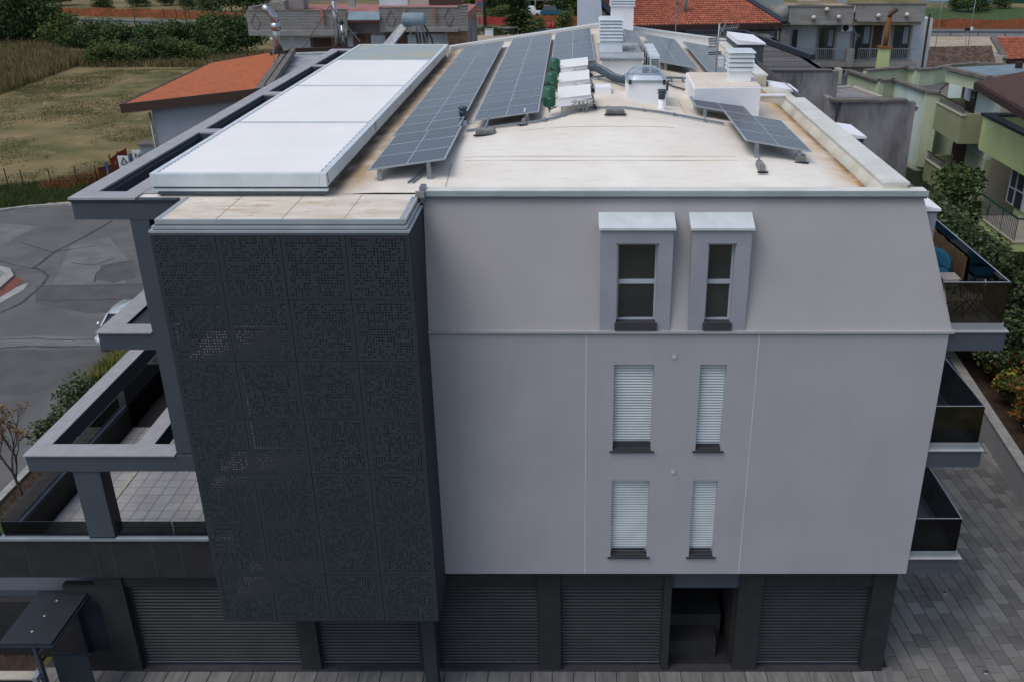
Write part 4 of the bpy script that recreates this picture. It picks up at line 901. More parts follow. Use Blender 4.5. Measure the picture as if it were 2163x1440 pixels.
t = thing('duct', 'thick curved dark insulated duct between the units and the skylight', 'duct', (1,10.3,14.5))
MB().tube([(.55,10.9,14.72),(.75,10.5,14.75),(1.0,10.1,14.66),(1.25,9.7,14.58),(1.55,9.4,14.56),(1.9,9.2,14.55)],.13,12).build('sleeve', M['cap'], t)
MB().tube([(.5,10.9,14.8),(.8,10.3,14.85),(1.15,9.75,14.70),(1.5,9.3,14.66)],.03,6).build('pipe', M['rail'], t)
# conduits along the crest
def conduit(label, px_, r=.022, n=2, gap=.09, h=.05, m='conduit'):
    P0 = [onroof(u, v, h) for u, v in px_]; t = thing('conduit', label, 'conduit', tuple(P0[0]), 0, 'grey conduits lying on the roof')
    for k in range(n): MB().tube([(p.x, p.y+k*gap, p.z) for p in P0], r, 6).build('pipe', M[m], t)
    q = MB()
    for a, b in zip(P0, P0[1:]):
        c = (a+b)/2; q.box(c.x-.02,c.x+.02,c.y-.06,c.y+gap*(n-1)+.06,c.z-h-.01,c.z+r+.01)
    q.build('clips', M['rail'], t, 'stuff')
conduit('pair of grey conduits running over the crest in front of the units', [(985,277),(1050,268),(1134,257),(1170,250),(1215,236),(1250,228),(1320,228),(1400,238),(1450,247),(1530,262)])
conduit('grey conduits between the skylight and the big white roof box', [(1408,166),(1430,166),(1456,168)], .02, 2, .25, .12)
conduit('thin cables sagging from the skylight to the big white roof box', [(1410,178),(1430,186),(1452,191)], .014, 2, .12, .04, 'rubber')
conduit('bundle of thin pipes from the duct to the skylight', [(1250,165),(1280,162),(1322,166)], .018, 2, .2, .08)
conduit('grey pipes crossing the gap between the first two solar rows', [(1135,212),(1152,210),(1170,206)], .018, 2, .12, .05)
conduit('grey pipes crossing between the second solar row and the middle unit', [(1146,180),(1165,176),(1180,172)], .018, 2, .12, .05)
# antenna mast on the stair head
t = thing('antenna', 'tall television antenna mast on the big white roof box', 'antenna', (3.95,9.6,14.67))
pb = at(1512,152,z=14.67)
def A(u, v, dy=0.0): return at(u, v, y=pb.y+dy)
MB().tube([pb, A(1520,50)], .028, 8).build('mast', M['rail'], t)
d = MB(); d.bar(A(1520,62),A(1560,58),.025)
for k in range(8): c = A(1526+k*4.6,61-k*.5); d.bar(c+Vector((0,-.22,.1)), c+Vector((0,.22,-.1)), .012)
d.bar(A(1520,75),A(1536,44),.03); d.bar(A(1520,55),A(1532,72),.02)
d.build('yagi', M['rail'], t, 'stuff')
d = MB()
for v in (82,88,94,100): d.bar(A(1497,v),A(1515,v-1),.02); 
for k in range(7): d.bar(A(1498+k*2.6,80),A(1498+k*2.6,101),.014)
for v in (112,116): d.bar(A(1496,v),A(1524,v-2),.03)
d.build('panel_aerial', M['rubber'], t, 'stuff')
t = thing('satellite_box', 'pale plastic box behind the antenna mast', 'equipment box', tuple(at(1521,142,z=14.68))); p = at(1521,142,z=14.68); box('casing', M['white_plain'], (p.x-.13,p.x+.13,p.y,p.y+.15,14.66,14.98), t, bevel=.03)
# ------------------------------------------------------------ SURROUNDINGS: helpers
def fb(name, m, u0, u1, v0, v1, y, dy, parent, **k):      # piece of a wall that faces the camera street
    a = at((u0+u1)/2, v0, y=y); b = at((u0+u1)/2, v1, y=y); x0 = at(u0,(v0+v1)/2,y=y).x; x1 = at(u1,(v0+v1)/2,y=y).x
    return box(name, M[m], (x0,x1,y,y+dy,b.z,a.z), parent, **k)
def fx3(name, m, LT, RT, LB, x, dx, parent):              # piece of a wall that runs along the side street
    a = at(*LT,x=x); b = at(*RT,x=x); c = at(*LB,x=x)
    return box(name, M[m], (x,x+dx,min(a.y,b.y),max(a.y,b.y),c.z,a.z), parent)
def tile_roof(parent, P00, P10, P11, P01, rows, cols, m, name='roof_tiles', amp=0.06):
    """barrel-tile courses over a patch: P00-P10 is the eave, P01-P11 the ridge"""
    P00, P10, P11, P01 = map(Vector, (P00,P10,P11,P01)); mb = MB()
    n = (P10-P00).cross(P01-P00).normalized(); n = n if n.z > 0 else -n
    def pt(u, v): return (P00*(1-u)+P10*u)*(1-v)+(P01*(1-u)+P11*u)*v
    for r in range(rows):
        v0, v1 = r/rows, (r+1)/rows
        for c in range(cols):
            u0, um, u1 = c/cols, (c+.5)/cols, (c+1)/cols; j = random.uniform(0,.012)
            lo = n*(amp*.5+j); hi = n*(amp*1.2+j); lo2 = n*(j*.3); hi2 = n*(amp*.65+j*.3)
            mb.add([pt(u0,v0)+lo, pt(um,v0)+hi, pt(u1,v0)+lo, pt(u1,v1)+lo2, pt(um,v1)+hi2, pt(u0,v1)+lo2, pt(u0,v0)-n*.02, pt(um,v0), pt(u1,v0)-n*.02], [(0,1,4,5),(1,2,3,4),(6,7,1,0),(7,8,2,1)])
    return mb.build(name, m, parent, 'stuff')
def rnd_unit():
    while True:
        v = Vector((random.uniform(-1,1),random.uniform(-1,1),random.uniform(-1,1)))
        if .05 < v.length < 1: return v.normalized()
def leaves(mb, blobs, n, size, nm, sun=0.5):
    tot = sum(b[1][0]*b[1][1]+b[1][2]*b[1][0] for b in blobs)
    for c, r in blobs:
        k = int(n*(r[0]*r[1]+r[2]*r[0])/tot)
        for _ in range(k):
            d = rnd_unit(); q = random.random()**0.35*random.uniform(.8,1.12)
            p = Vector((c[0]+d.x*r[0]*q, c[1]+d.y*r[1]*q, c[2]+d.z*r[2]*q))
            a = rnd_unit(); a.z *= .5; a.normalize(); b = a.cross(rnd_unit()).normalized(); s = size*random.uniform(.6,1.3)
            mb.cm = random.choices(range(nm), weights=[4,3,1][:nm])[0]
            mb.add([p-a*s*.5, p+b*s*.28, p+a*s*.55, p-b*s*.28], [(0,1,2,3)])
    mb.cm = 0
def tree(name, label, cat, x, y, z0, h, r, mats, n=1800, size=.35, trunk=.16, group=None, blobs=9, low=.25, bare=False, seed=1):
    random.seed(seed); t = thing(name, label, cat, (x,y,z0), 0, group)
    tb = MB(); top = Vector((x+random.uniform(-.1,.1)*h, y, z0+h*.7)); tb.tube([(x,y,z0-.1),(x+.03*h,y,z0+h*.3),top],trunk,7,trunk*.35)
    B_ = []
    for k in range(blobs):
        a = random.uniform(0,6.28); q = random.uniform(.2,.85)*r; zz = z0+h*random.uniform(low,.88); f = 1-abs((zz-z0)/h-.5)*.8
        c = (x+math.cos(a)*q*f, y+math.sin(a)*q*f, zz); rr = r*random.uniform(.32,.55); B_.append((c,(rr,rr,rr*random.uniform(.6,.9))))
        tb.tube([(x+.02*h,y,z0+h*.25),tuple((Vector((x,y,z0+h*.4))+Vector(c))/2),c],trunk*.4,5,trunk*.1)
    B_.append(((x,y,z0+h*.55),(r*.6,r*.6,h*.38)))
    tb.build('trunk', M['bark'], t)
    lm = MB(); leaves(lm, B_, n, size, len(mats)); lm.build('crown', [M[m] for m in mats], t)
    return t
def blades(name, label, cat, pts_fn, n, h0, h1, w, m, kind='stuff', seed=5):
    random.seed(seed); mb = MB()
    for _ in range(n):
        x, y, z = pts_fn(); h = random.uniform(h0,h1); a = random.uniform(0,3.14); lx, ly = random.uniform(-.35,.35)*h, random.uniform(-.35,.35)*h
        mb.cm = 0 if random.random() < .7 or len(m) == 1 else 1
        mb.add([(x-math.cos(a)*w,y-math.sin(a)*w,z),(x+math.cos(a)*w,y+math.sin(a)*w,z),(x+lx,y+ly,z+h)],[(0,1,2)])
    o = mb.build(name, [M[k] for k in m], None, kind); return tag(o, label, cat)
def prism_px(name, m, pts, ztop, z0, parent):
    P_ = [at(u,v,z=ztop) for u,v in pts]; return MB().prism([(p.x,p.y) for p in P_], z0, ztop).build(name, M[m], parent)
def on_line(name, m, pts, z, w, h, parent):
    for a, b in zip(pts, pts[1:]):
        A_, B_ = at(*a,z=z), at(*b,z=z); MB().bar(tuple(A_),tuple(B_),w,h).build(name, M[m], parent)
def antenna(label, base, top, spread=.6, cat='antenna'):
    t = thing('antenna', label, cat, tuple(base)); MB().tube([base, top],.03,6).build('mast', M['rail'], t)
    d = MB(); T = Vector(top); d.bar(T-Vector((0,0,.15)), T+Vector((spread*1.6,0,-.25)), .03)
    for k in range(7): c = T+Vector((spread*1.6*k/7,0,-.15-.1*k/7)); d.bar(c+Vector((0,-.2,.12)),c+Vector((0,.2,-.12)),.02)
    d.bar(T+Vector((-.15,0,.25)),T+Vector((.15,0,-.5)),.03); d.build('elements', M['rail'], t, 'stuff'); return t

# ------------------------------------------------------------ LEFT NEIGHBOUR with the terracotta roof
ze, zr_ = 8.3, 9.5
A0, A1, A2, A3 = at(257,222,z=ze), at(556,188,z=zr_), at(592,108,z=zr_), at(446,134,z=ze)
t = thing('terracotta_house', 'pale blue house with a big orange terracotta roof at the field edge', 'house', (A0.x+4,A0.y+6,GZ))
tile_roof(t, A0, A3, A2, A1, 40, 64, M['terracotta'], amp=.035)
for a, b in ((A0,A1),(A0,A3),(A3,A2)): MB().bar(a+Vector((0,-.05,-.22)), b+Vector((0,-.05,-.22)), .22, .55).build('eave', M['brown_wood'], t)
W0 = A0.lerp(A1,.17)+Vector((.1,.45,0)); W1 = A1+Vector((-.2,.5,0)); W2 = A2+Vector((-.5,-.5,0)); W3 = A3+Vector((1.5,-.4,0))
MB().hexa([(w.x,w.y,GZ) for w in (W0,W1,W2,W3)],[(W0.x,W0.y,W0.z-.22),(W1.x,W1.y,W1.z-.22),(W2.x,W2.y,W2.z-.3),(W3.x,W3.y,W3.z-.3)]).build('wall', M['blue_wall'], t)
MB().tube([(W0.x-.12,W0.y-.1,7.8),(W0.x-.12,W0.y-.1,GZ)],.07,8).build('downpipe', M['rail'], t)
pc = at(316,302,z=5.0); box('pier', M['blue_wall'], (pc.x-.5,pc.x+.9,pc.y-.5,pc.y+.3,GZ,4.9), t); box('pier_cap', M['stone_trim'], (pc.x-.6,pc.x+1.0,pc.y-.6,pc.y+.4,4.9,5.05), t)
# flat roofed neighbour behind the portal frame
t = thing('flat_roofed_house', 'low house with pale patched flat roof and brown stone copings', 'house', (-18,55,GZ))
prism_px('wall', 'pale_roof', [(563,196),(760,196),(760,106),(607,106)], 8.9, GZ, t)
for pts in ([(609,107),(547,193)],[(618,108),(566,185)]): on_line('coping', 'stone_trim', pts, 9.35, .45, .35, t)
on_line('coping', 'brown_wood', [(612,107),(700,104),(760,104)], 9.25, .3, .3, t)
def flue(label, ub, vb, ut, vt, r, z, mat_='steel', cowl=False):
    b = at(ub,vb,z=z); tp = at(ut,vt,y=b.y); t = thing('flue_pipe', label, 'flue', tuple(b), 0, 'metal flues on the neighbouring roofs')
    MB().tube([b, (b.x,b.y,tp.z)], r, 12).build('pipe', M[mat_], t); MB().lathe((b.x,b.y,tp.z-.9), [(r*1.2,0),(r*1.2,.55)], 12).build('collar', M['steel'], t)
    if cowl: MB().tube([(b.x,b.y,tp.z-.3),(b.x-.1,b.y,tp.z+.1),(b.x-.4,b.y-.05,tp.z+.55),(b.x-.75,b.y-.1,tp.z+.8)], r*1.15, 12, r*.9).build('cowl', M['steel'], t)
    else: MB().lathe((b.x,b.y,tp.z), [(r*1.5,0),(r*1.4,.1),(r*.3,.28)], 12).build('cap', M['rubber'], t)
    box('base', M['brown_wood'], (b.x-r*1.8,b.x+r*1.8,b.y-r*1.8,b.y+r*1.8,b.z-.3,b.z+.25), t)
flue('thick steel flue with a bent cowl at the top of the terracotta roof', 590, 116, 575, 38, .30, 9.4, 'steel', True)
flue('tallest steel flue, rising past the top of the picture', 715, 104, 697, -25, .19, 9.2)
flue('short steel flue with a round black top right of the tallest flue', 727, 104, 720, 50, .15, 9.2)
b = at(622,118,z=9.0); antenna('thin television antenna between the bent flue and the tallest flue', b, at(606,24,y=b.y), .9)
b = at(584,165,z=9.0); t = thing('lamp_mast', 'slim grey mast on the coping of the terracotta roof', 'mast', tuple(b)); tp = at(571,86,y=b.y); MB().tube([b,(b.x,b.y,tp.z)],.045,6).build('pole', M['rail'], t); MB().lathe((b.x,b.y,tp.z), [(.09,0),(.11,.12),(.04,.2)],8).build('head', M['white_plain'], t)
a_ = at(640,102,z=9.3); c_ = at(697,12,y=a_.y); e_ = at(760,88,y=a_.y)
t = thing('guy_stay', 'pair of slanting stays bracing the tallest flue', 'stay', tuple(a_)); MB().tube([a_,c_],.05,6).build('stay', M['stone_trim'], t); MB().tube([e_,c_],.05,6).build('stay', M['stone_trim'], t)
# ------------------------------------------------------------ concrete terrace building in the back
y = 66
t = thing('concrete_terrace_building', 'grey board-marked concrete building with terrace parapets and brown tile cladding', 'building', (-18,70,GZ))
def par(u0, u1, v0, v1, nm='parapet'):
    w_ = fb(nm, 'concrete', u0, u1, v0, v1, y, .35, t)
    a = at((u0+u1)/2,v0,y=y).z; x0, x1 = at(u0,v0,y=y).x, at(u1,v0,y=y).x
    box('coping', M['stone_trim'], (x0-.05,x1+.05,y-.05,y+.4,a,a+.08), w_)
    L_ = MB(); b_ = at((u0+u1)/2,v1,y=y).z
    for k in range(1,7): zz = b_+(a-b_)*k/7; L_.box(at(u0,v0,y=y).x+.05,at(u1,v0,y=y).x-.05,y-.015,y,zz,zz+.03)
    L_.build('board_marks', M['stone_trim'], w_, 'stuff'); return w_
par(522,697,24,66); par(697,733,22,66); par(801,968,18,60); par(968,988,14,60)
fb('parapet_foot', 'concrete', 525, 733, 66, 76, y-.25, .5, t); fb('parapet_foot', 'concrete', 803, 968, 60, 68, y-.25, .5, t)
zf = at(700,26,y=y).z-.6; xa, xb = at(525,30,y=y).x, at(985,30,y=y).x
box('terrace_floor', M['pink_floor'], (xa,xb,y+.36,y+9.5,zf-.3,zf+.45), t)
p = MB(); p.hexa([(xa-.1,y+.36,zf+.46),(xa+.25,y+.36,zf+.46),(xa+2.6,y+9,zf+.46),(xa+2.2,y+9,zf+.46)],[(xa-.1,y+.36,zf+1.0),(xa+.25,y+.36,zf+1.0),(xa+2.6,y+9,zf+1.0),(xa+2.2,y+9,zf+1.0)]); p.build('side_parapet', M['concrete'], t)
fb('planter', 'concrete', 570, 592, 5, 30, y+2.4, 1.4, t); fb('chimney_stack', 'concrete', 598, 640, -22, 20, y+3.6, 1.6, t); fb('planter', 'concrete', 592, 600, 3, 22, y+1.4, 1.5, t)
fb('upper_wall', 'brown_frame', 905, 975, -30, 12, y+4.0, .4, t); fb('upper_wall', 'white_wall', 800, 860, -30, 12, y+4.2, .4, t); fb('upper_door', 'beige', 865, 905, -30, 10, y+4.0, .3, t); fb('post', 'grey_wall', 735, 748, -30, 16, y+3, .4, t)
fb('back_parapet', 'concrete', 640, 735, -6, 4, y+9.5, .3, t)
for u0, u1, v0, v1 in ((677,683,19,52),(852,857,19,50),(915,920,18,48)):
    fb('rain_spout', 'pink_floor', u0, u1, v0, v1, y-.30, .14, t)
# awning and lower storey
aw = MB(); a, b = at(735,25,y=y+.2), at(801,25,y=y+.2); c, d = at(802,42,y=y-.9), at(734,42,y=y-.9); aw.slab([d,c,b,a], (0,0,-.06)); aw.build('awning', M['blue_sheet'], t)
zl = at(700,76,y=y).z; box('wall', M['stained'], (xa+3,xb,y+1.6,y+9,GZ,zf-.31), t)
zg = GZ
for u0, u1, v0, v1, m in ((590,657,80,125,'apt_wall'),(664,700,80,125,'brown_frame'),(703,732,80,125,'old_tile'),(735,757,68,125,'apt_wall'),(785,815,76,125,'white_wall'),(862,880,74,125,'white_wall'),(905,944,72,125,'white_wall')):
    fb('door', m, u0, u1, v0, v1, y+1.5, .1, t)
for u0, u1 in ((790,810),(908,940)): fb('shutter', 'shutter_white', u0, u1, 80, 118, y+1.44, .06, t)
fb('lintel_strip', 'shutter_white', 588, 733, 76, 80, y+1.2, .35, t)
q = fb('cladding_wall', 'concrete', 942, 989, 60, 130, y, 1.2, t)
tl = MB()
x0, x1 = at(945,90,y=y).x, at(989,90,y=y).x; zt_ = at(960,66,y=y).z
for i in range(9):
    for j in range(22):
        tl.box(x0+(x1-x0)*i/9+.01, x0+(x1-x0)*(i+1)/9-.01, y-.03-random.uniform(0,.02), y, zt_-(j+1)*.36+.02, zt_-j*.36)
tl.build('wall_tiles', M['tile_clad'], q, 'stuff')
for (u0,u1) in ((817,860),(746,784)):
    tl = MB(); x0, x1 = at(u0,90,y=y+1.5).x, at(u1,90,y=y+1.5).x; zt_ = at(840,72,y=y+1.5).z
    for i in range(7):
        for j in range(12): tl.box(x0+(x1-x0)*i/7+.01, x0+(x1-x0)*(i+1)/7-.01, y+1.47-random.uniform(0,.02), y+1.59, zt_-(j+1)*.4+.02, zt_-j*.4)
    tl.build('wall_tiles', M['tile_clad'], t, 'stuff')
# diamonds cast in the parapets
for cu, cv in ((540,48),(826,42),(948,38)):
    c = at(cu,cv,y=y-.02); mb = MB()
    P4 = [(0,.75),(.42,0),(0,-.75),(-.42,0)]
    for a, b in zip(P4, P4[1:]+P4[:1]): mb.bar((c.x+a[0],y-.03,c.z+a[1]),(c.x+b[0],y-.03,c.z+b[1]),.04)
    mb.build('diamond_relief', M['stone_trim'], t)
# solar water heater on the neighbour roof just behind the pergola
t = thing('rear_neighbour_house', 'flat grey roof just behind the far end of the white pergola', 'house', (-6,32,GZ)); box('wall', M['stained'], (-10.0,-4.5,28,36.5,GZ,12.0), t); box('roof', M['pale_roof'], (-10.05,-4.45,27.95,36.55,12.001,12.1), t)
c = at(874,41,y=33)
t = thing('solar_water_heater', 'blue cylindrical tank on legs with a slanted collector behind the pergola', 'water heater', (c.x,33,12.1))
MB().lathe((c.x,33,c.z), [(.20,-.62),(.30,-.58),(.33,-.5),(.33,.5),(.30,.58),(.2,.62)], 20, 'x').build('tank', M['blue_sheet'], t)
MB().lathe((c.x-.64,33,c.z), [(.10,0),(.10,.03)], 12, 'x').build('end_label', M['pv_frame'], t)
for dx, dy in ((-.3,.1),(.45,.1),(.15,1.1),(.6,1.0)): MB().bar((c.x+dx,33+dy,12.1),(c.x+dx*.7,33,c.z-.3),.06).build('leg', M['rail'], t)
MB().slab([(c.x-.75,32.9,c.z-.25),(c.x-.2,33.0,c.z-.2),(c.x-1.4,31.6,12.35),(c.x-2.0,31.5,12.35)], (0,.1,-.1)).build('collector', M['rail'], t)
MB().tube([(c.x+.5,33,c.z-.25),(c.x+.9,33,c.z-1.0),(c.x+.95,33,12.2)],.05,6).build('hose', M['rubber'], t)

# ------------------------------------------------------------ RED ROOFED HOUSE behind the roof crest
t = thing('red_roofed_house', 'white walled house with a broad red pantile roof behind the tallest chimney', 'house', (7,48,GZ))
ze = 12.75
E0, E1 = at(1318,56,z=ze), at(1652,50,z=ze)
def on_pitch(u, v, e, k=.36):
    q = _ray(u, v); tt = (ze+k*(CAM_Y-e.y)-CAM_H)/(q[2]-k*q[1]); return Vector((tt*q[0], CAM_Y+tt*q[1], CAM_H+tt*q[2]))
T0 = on_pitch(1222,-50,E0); T1 = on_pitch(1492,-50,E1)
n_ = (E1-E0); 
tile_roof(t, E0, E1, T1, T0, 26, 46, M['red_tile'], amp=.10)
MB().slab([p+Vector((0,0,-.25)) for p in (E0,E1,T1,T0)], (0,0,-.2)).build('roof_deck', M['brown_wood'], t)
MB().bar(E0+Vector((0,-.1,-.15)),E1+Vector((0,-.1,-.15)),.25,.35).build('eave', M['brown_wood'], t)
MB().bar(E0+Vector((-.15,0,.05)),T0+Vector((-.15,0,.05)),.45,.2).build('verge', M['dark_trim'], t); MB().bar(E1+Vector((.15,0,.05)),T1+Vector((.15,0,.05)),.5,.2).build('verge', M['dark_trim'], t)
v0, v1 = on_pitch(1447,44,E1), on_pitch(1375,-15,E1); MB().bar(v0+Vector((0,0,.12)),v1+Vector((0,0,.12)),.4,.12).build('valley', M['stone_trim'], t)
c = on_pitch(1446,38,E1); MB().tube([(c.x,c.y,c.z-.4),(c.x,c.y,c.z+1.5)],.13,10).build('roof_flue', M['stone_trim'], t)
MB().hexa([(.25,41.5,GZ),(E0.x+.1,41.5,GZ),(E0.x+.1,43,GZ),(.25,50,GZ)],[(.25,41.5,18.5),(E0.x-1.9,41.5,18.5),(E0.x-1.9,43,18.5),(.25,50,18.5)]).build('gable_wall', M['white_wall'], t)
box('wall', M['grey_wall'], (E0.x+.2,E1.x-.2,E0.y+2.6,E0.y+2.9,GZ,ze-.05), t)
for u0, u1, m in ((1345,1388,'beige'),(1393,1420,'brown_wood'),(1424,1480,'dark_glass'),(1484,1535,'dark_glass'),(1545,1600,'white_wall')): fb('terrace_door', m, u0, u1, 62, 108, E0.y+2.4, .15, t)
fb('post', 'dark_trim', 1636, 1641, 58, 108, E0.y+.2, .2, t); box('terrace_floor', M['flat_roof'], (E0.x,E1.x,E0.y-.6,E0.y+2.6,9.6,9.9), t)
t = thing('grey_green_wall', 'plain grey-green house wall rising behind the red roof', 'house', (12,52,GZ)); fb('wall', 'grey_wall', 1562, 1656, -60, 60, 50.5, .4, t)
antenna('thin roof pole in front of the red pantile roof', at(1427,70,y=27), at(1429,0,y=27), .05, 'pole')

# ------------------------------------------------------------ APARTMENT HOUSE at the upper right
y = 46
t = thing('balcony_apartment_house', 'grey concrete apartment house with a curved balcony parapet and three dark balcony doors', 'building', (19,50,GZ))
fb('wall', 'apt_wall', 1655, 1950, 40, 330, y+1.6, 6, t)
for u0, u1, v0, v1 in ((1667,1803,15,48),(1808,1955,10,42)):
    w_ = fb('balcony_parapet', 'concrete', u0, u1, v0, v1, y, .25, t); fb('parapet_foot', 'concrete', u0+3, u1-3, v1, v1+5, y-.1, 1.7, t)
    z1 = at(u0,v0,y=y).z; x0, x1 = at(u0,v0,y=y).x, at(u1,v0,y=y).x; box('coping', M['stone_trim'], (x0-.05,x1+.05,y-.06,y+.3,z1,z1+.07), w_)
p0 = at(1652,30,y=y+1.4); MB().tube([(at(1667,0,y=y).x,y+.12,at(1667,31,y=y).z),(at(1658,0,y=y).x,y+.6,at(1667,31,y=y).z),(at(1654,0,y=y).x,y+1.5,at(1667,31,y=y).z)],.5,8).build('parapet_corner', M['concrete'], t)
zt_ = at(1800,14,y=y).z; box('roof_terrace', M['sand'], (at(1655,10,y=y).x,at(1955,10,y=y).x,y+.26,y+7,zt_-1.2,zt_-.4), t)
fb('roof_room', 'beige', 1690, 1735, -30, 4, y+4, 2, t); fb('roof_room', 'beige', 1795, 1950, -30, -2, y+5, 2, t); fb('roof_railing', 'alu', 1768, 1790, -8, 6, y+3, .1, t)
for k, (u, v) in enumerate(((1718,37),(1746,20),(1771,36),(1855,33),(1915,31))):
    c = at(u, v, y=y-.1); l = thing('wall_lamp', ['round wall lamp low at the left end of the grey parapet','round wall lamp highest on the left half of the grey parapet','round wall lamp near the middle joint of the grey parapet','round wall lamp beside the rusty flue on the grey parapet','round wall lamp at the right end of the grey parapet'][k], 'wall lamp', (c.x,y,c.z), 0, 'round lamps on the balcony parapet')
    MB().lathe((c.x,y-.22,c.z), [(.04,-.13),(.12,-.09),(.15,0),(.12,.09),(.04,.13)], 14).build('globe', M['bulb'], l); box('bracket', M['stone_trim'], (c.x-.08,c.x+.08,y-.22,y-.01,c.z-.24,c.z-.13), l)
for u0, u1, v0, v1 in ((1730,1761,60,132),(1803,1838,54,124),(1887,1920,54,123)):
    f = fb('balcony_door', 'apt_wall_beige', u0-5, u1+5, v0-4, v1, y+1.5, .12, t)
    a = at(u0,(v0+v1)/2,y=y+1.4); b_ = at(u1,(v0+v1)/2,y=y+1.4); z1 = at(u0,v0,y=y+1.4).z; z0 = at(u0,v1,y=y+1.4).z; xm = (a.x+b_.x)/2
    box('door_leaf', M['dark_glass'], (a.x,xm-.03,y+1.42,y+1.48,z0,z1), f); box('door_leaf', M['dark_glass'], (xm+.03,b_.x,y+1.42,y+1.48,z0,z1), f); box('curtain', M['blue_wall'], (xm+.08,b_.x-.1,y+1.40,y+1.418,z1-1.2,z1-.1), f)
fb('window', 'dark_glass', 1674, 1684, 64, 104, y+1.45, .12, t)
fb('alcove', 'brown_frame', 1842, 1862, 55, 122, y+1.5, .08, t)
fb('balcony_slab', 'concrete', 1665, 1936, 133, 142, y, 1.7, t); fb('balcony_pier', 'concrete', 1788, 1804, 105, 142, y-.1, .5, t); fb('flower_box', 'concrete', 1663, 1690, 108, 116, y-.1, .6, t)
for a, b_ in ((1684,1787),(1812,1934)):
    z1 = at(a,103,y=y).z; z0 = at(a,134,y=y).z; x0, x1 = at(a,118,y=y).x, at(b_,118,y=y).x
    rl = box('railing', M['rail'], (x0,x1,y+.05,y+.10,z1-.05,z1), t); n = int((x1-x0)/.13); r2 = MB()
    for k in range(n): r2.box(x0+k*.13,x0+k*.13+.03,y+.06,y+.09,z0,z1-.05)
    r2.build('railing_bars', M['rail'], rl, 'stuff')
fb('downpipe', 'brown_frame', 1953, 1957, 30, 160, y-.15, .1, t); fb('downpipe', 'brown_frame', 1646, 1650, 30, 120, y+1.3, .1, t)
fb('side_wall', 'concrete', 1652, 1667, 48, 120, y+.6, 1.2, t)
for k, (u0, u1, v0, v1, lb) in enumerate(((1778,1801,51,67,'air conditioner hanging under the parapet between two balcony doors'),(1771,1790,145,160,'air conditioner below the balcony slab above the green roof'))):
    a = at((u0+u1)/2,(v0+v1)/2,y=y+.9); t2 = thing('air_conditioner', lb, 'air conditioner', tuple(a)); fb('casing', 'white_plain', u0, u1, v0, v1, y+.7, .45, t2); MB().lathe((a.x-.15,y+.68,a.z), [(.20,0),(.20,.02)], 16, 'y').build('fan_guard', M['rubber'], t2)
b = at(1802,122,y=y-.3); antenna('small aerial with a dish in front of the middle balcony door', b, at(1808,70,y=y-.3), .2)

# ------------------------------------------------------------ stained walls and dark flat roof
t = thing('stained_grey_house', 'mould-stained grey rendered house walls with a dark flat roof behind the right parapet', 'house', (13,28,GZ))
fb('wall', 'stained', 1560, 1757, 151, 420, 26, .4, t); fb('wall', 'stained', 1758, 1910, 216, 560, 24, .4, t)
z2 = at(1830,216,y=24).z; x0, x1 = at(1758,230,y=24).x, at(1910,230,y=24).x
box('coping', M['stone_trim'], (x0-.1,x1+.1,23.9,24.5,z2,z2+.12), t); box('return_wall', M['stained'], (x0-.01,x0+.3,24.41,26,GZ,z2), t)
z1 = at(1600,151,y=26).z; xr = at(1757,151,y=26).x; xl = at(1520,151,y=26).x
box('flat_roof', M['flat_roof'], (xl,xr-.02,26.41,42,z1-.6,z1-.1), t); box('roof_edge', M['flat_roof'], (xl,xr+.03,25.95,26.45,z1,z1+.06), t)
MB().bar((at(1622,108,z=z1).x,41,z1+.1),(xr,30,z1+.1),.25,.25).build('roof_kerb', M['dark_trim'], t); MB().bar((xl,41,z1+.1),(at(1622,108,z=z1).x,41,z1+.1),.25,.25).build('roof_kerb', M['dark_trim'], t)
box('side_wall', M['stained'], (xr-.3,xr,26.41,40,GZ,z1-.1), t)
for k in range(7): box('roof_seam', M['dark_trim'], (xl+.2,xr-.4,28+k*1.9,28.06+k*1.9,z1-.099,z1-.08), t)
lw = MB(); c0 = at(1758,212,z=10.8); 
t2 = thing('low_beige_parapet', 'small beige stained parapet in the corner behind the stained wall', 'wall', (14.2,28,10)); prism_px('wall', 'stained', [(1762,186),(1800,184),(1860,206),(1760,214)], 10.9, GZ, t2); on_line('coping', 'beige', [(1762,186),(1800,184),(1860,206)], 10.95, .3, .12, t2)
box('chimney_pot', M['beige'], (at(1765,178,y=31).x,at(1777,178,y=31).x,31,31.6,10.9,11.7), t2)

# ------------------------------------------------------------ green house (street side faces our building)
t = thing('green_mint_house', 'weathered green and mint house with balconies, flat roofs and stone copings', 'house', (20,33,GZ))
zt_ = 10.4
G = [at(u,v,z=zt_) for u,v in ((1792,152),(1858,174),(1889,171),(1958,196),(1987,199))]
def gwall(name, a, b, z0, z1, m, w=.3):
    a, b = Vector(a), Vector(b); n = (b-a).normalized(); n = Vector((-n.y,n.x,0))*w
    if n.y < 0: n = -n
    return MB().prism([(a.x,a.y),(b.x,b.y),(b.x+n.x,b.y+n.y),(a.x+n.x,a.y+n.y)], z0, z1).build(name, M[m], t)
gwall('wall', G[0], G[1], GZ, zt_, 'green_wall'); gwall('wall', G[1], G[2], GZ, zt_, 'green_wall'); gwall('wall', G[2], G[3], 6.4, zt_, 'mint_wall'); gwall('wall', G[3], G[4], 6.4, zt_, 'green_wall')
for a, b in zip(G, G[1:]): MB().bar(a+Vector((0,.1,.06)), b+Vector((0,.1,.06)), .42, .12).build('coping', M['stone_trim'], t)
Bk = [at(u,v,z=zt_) for u,v in ((1792,150),(1830,152),(1918,145),(1935,151),(1975,148),(2010,141),(2060,137),(2120,139))]
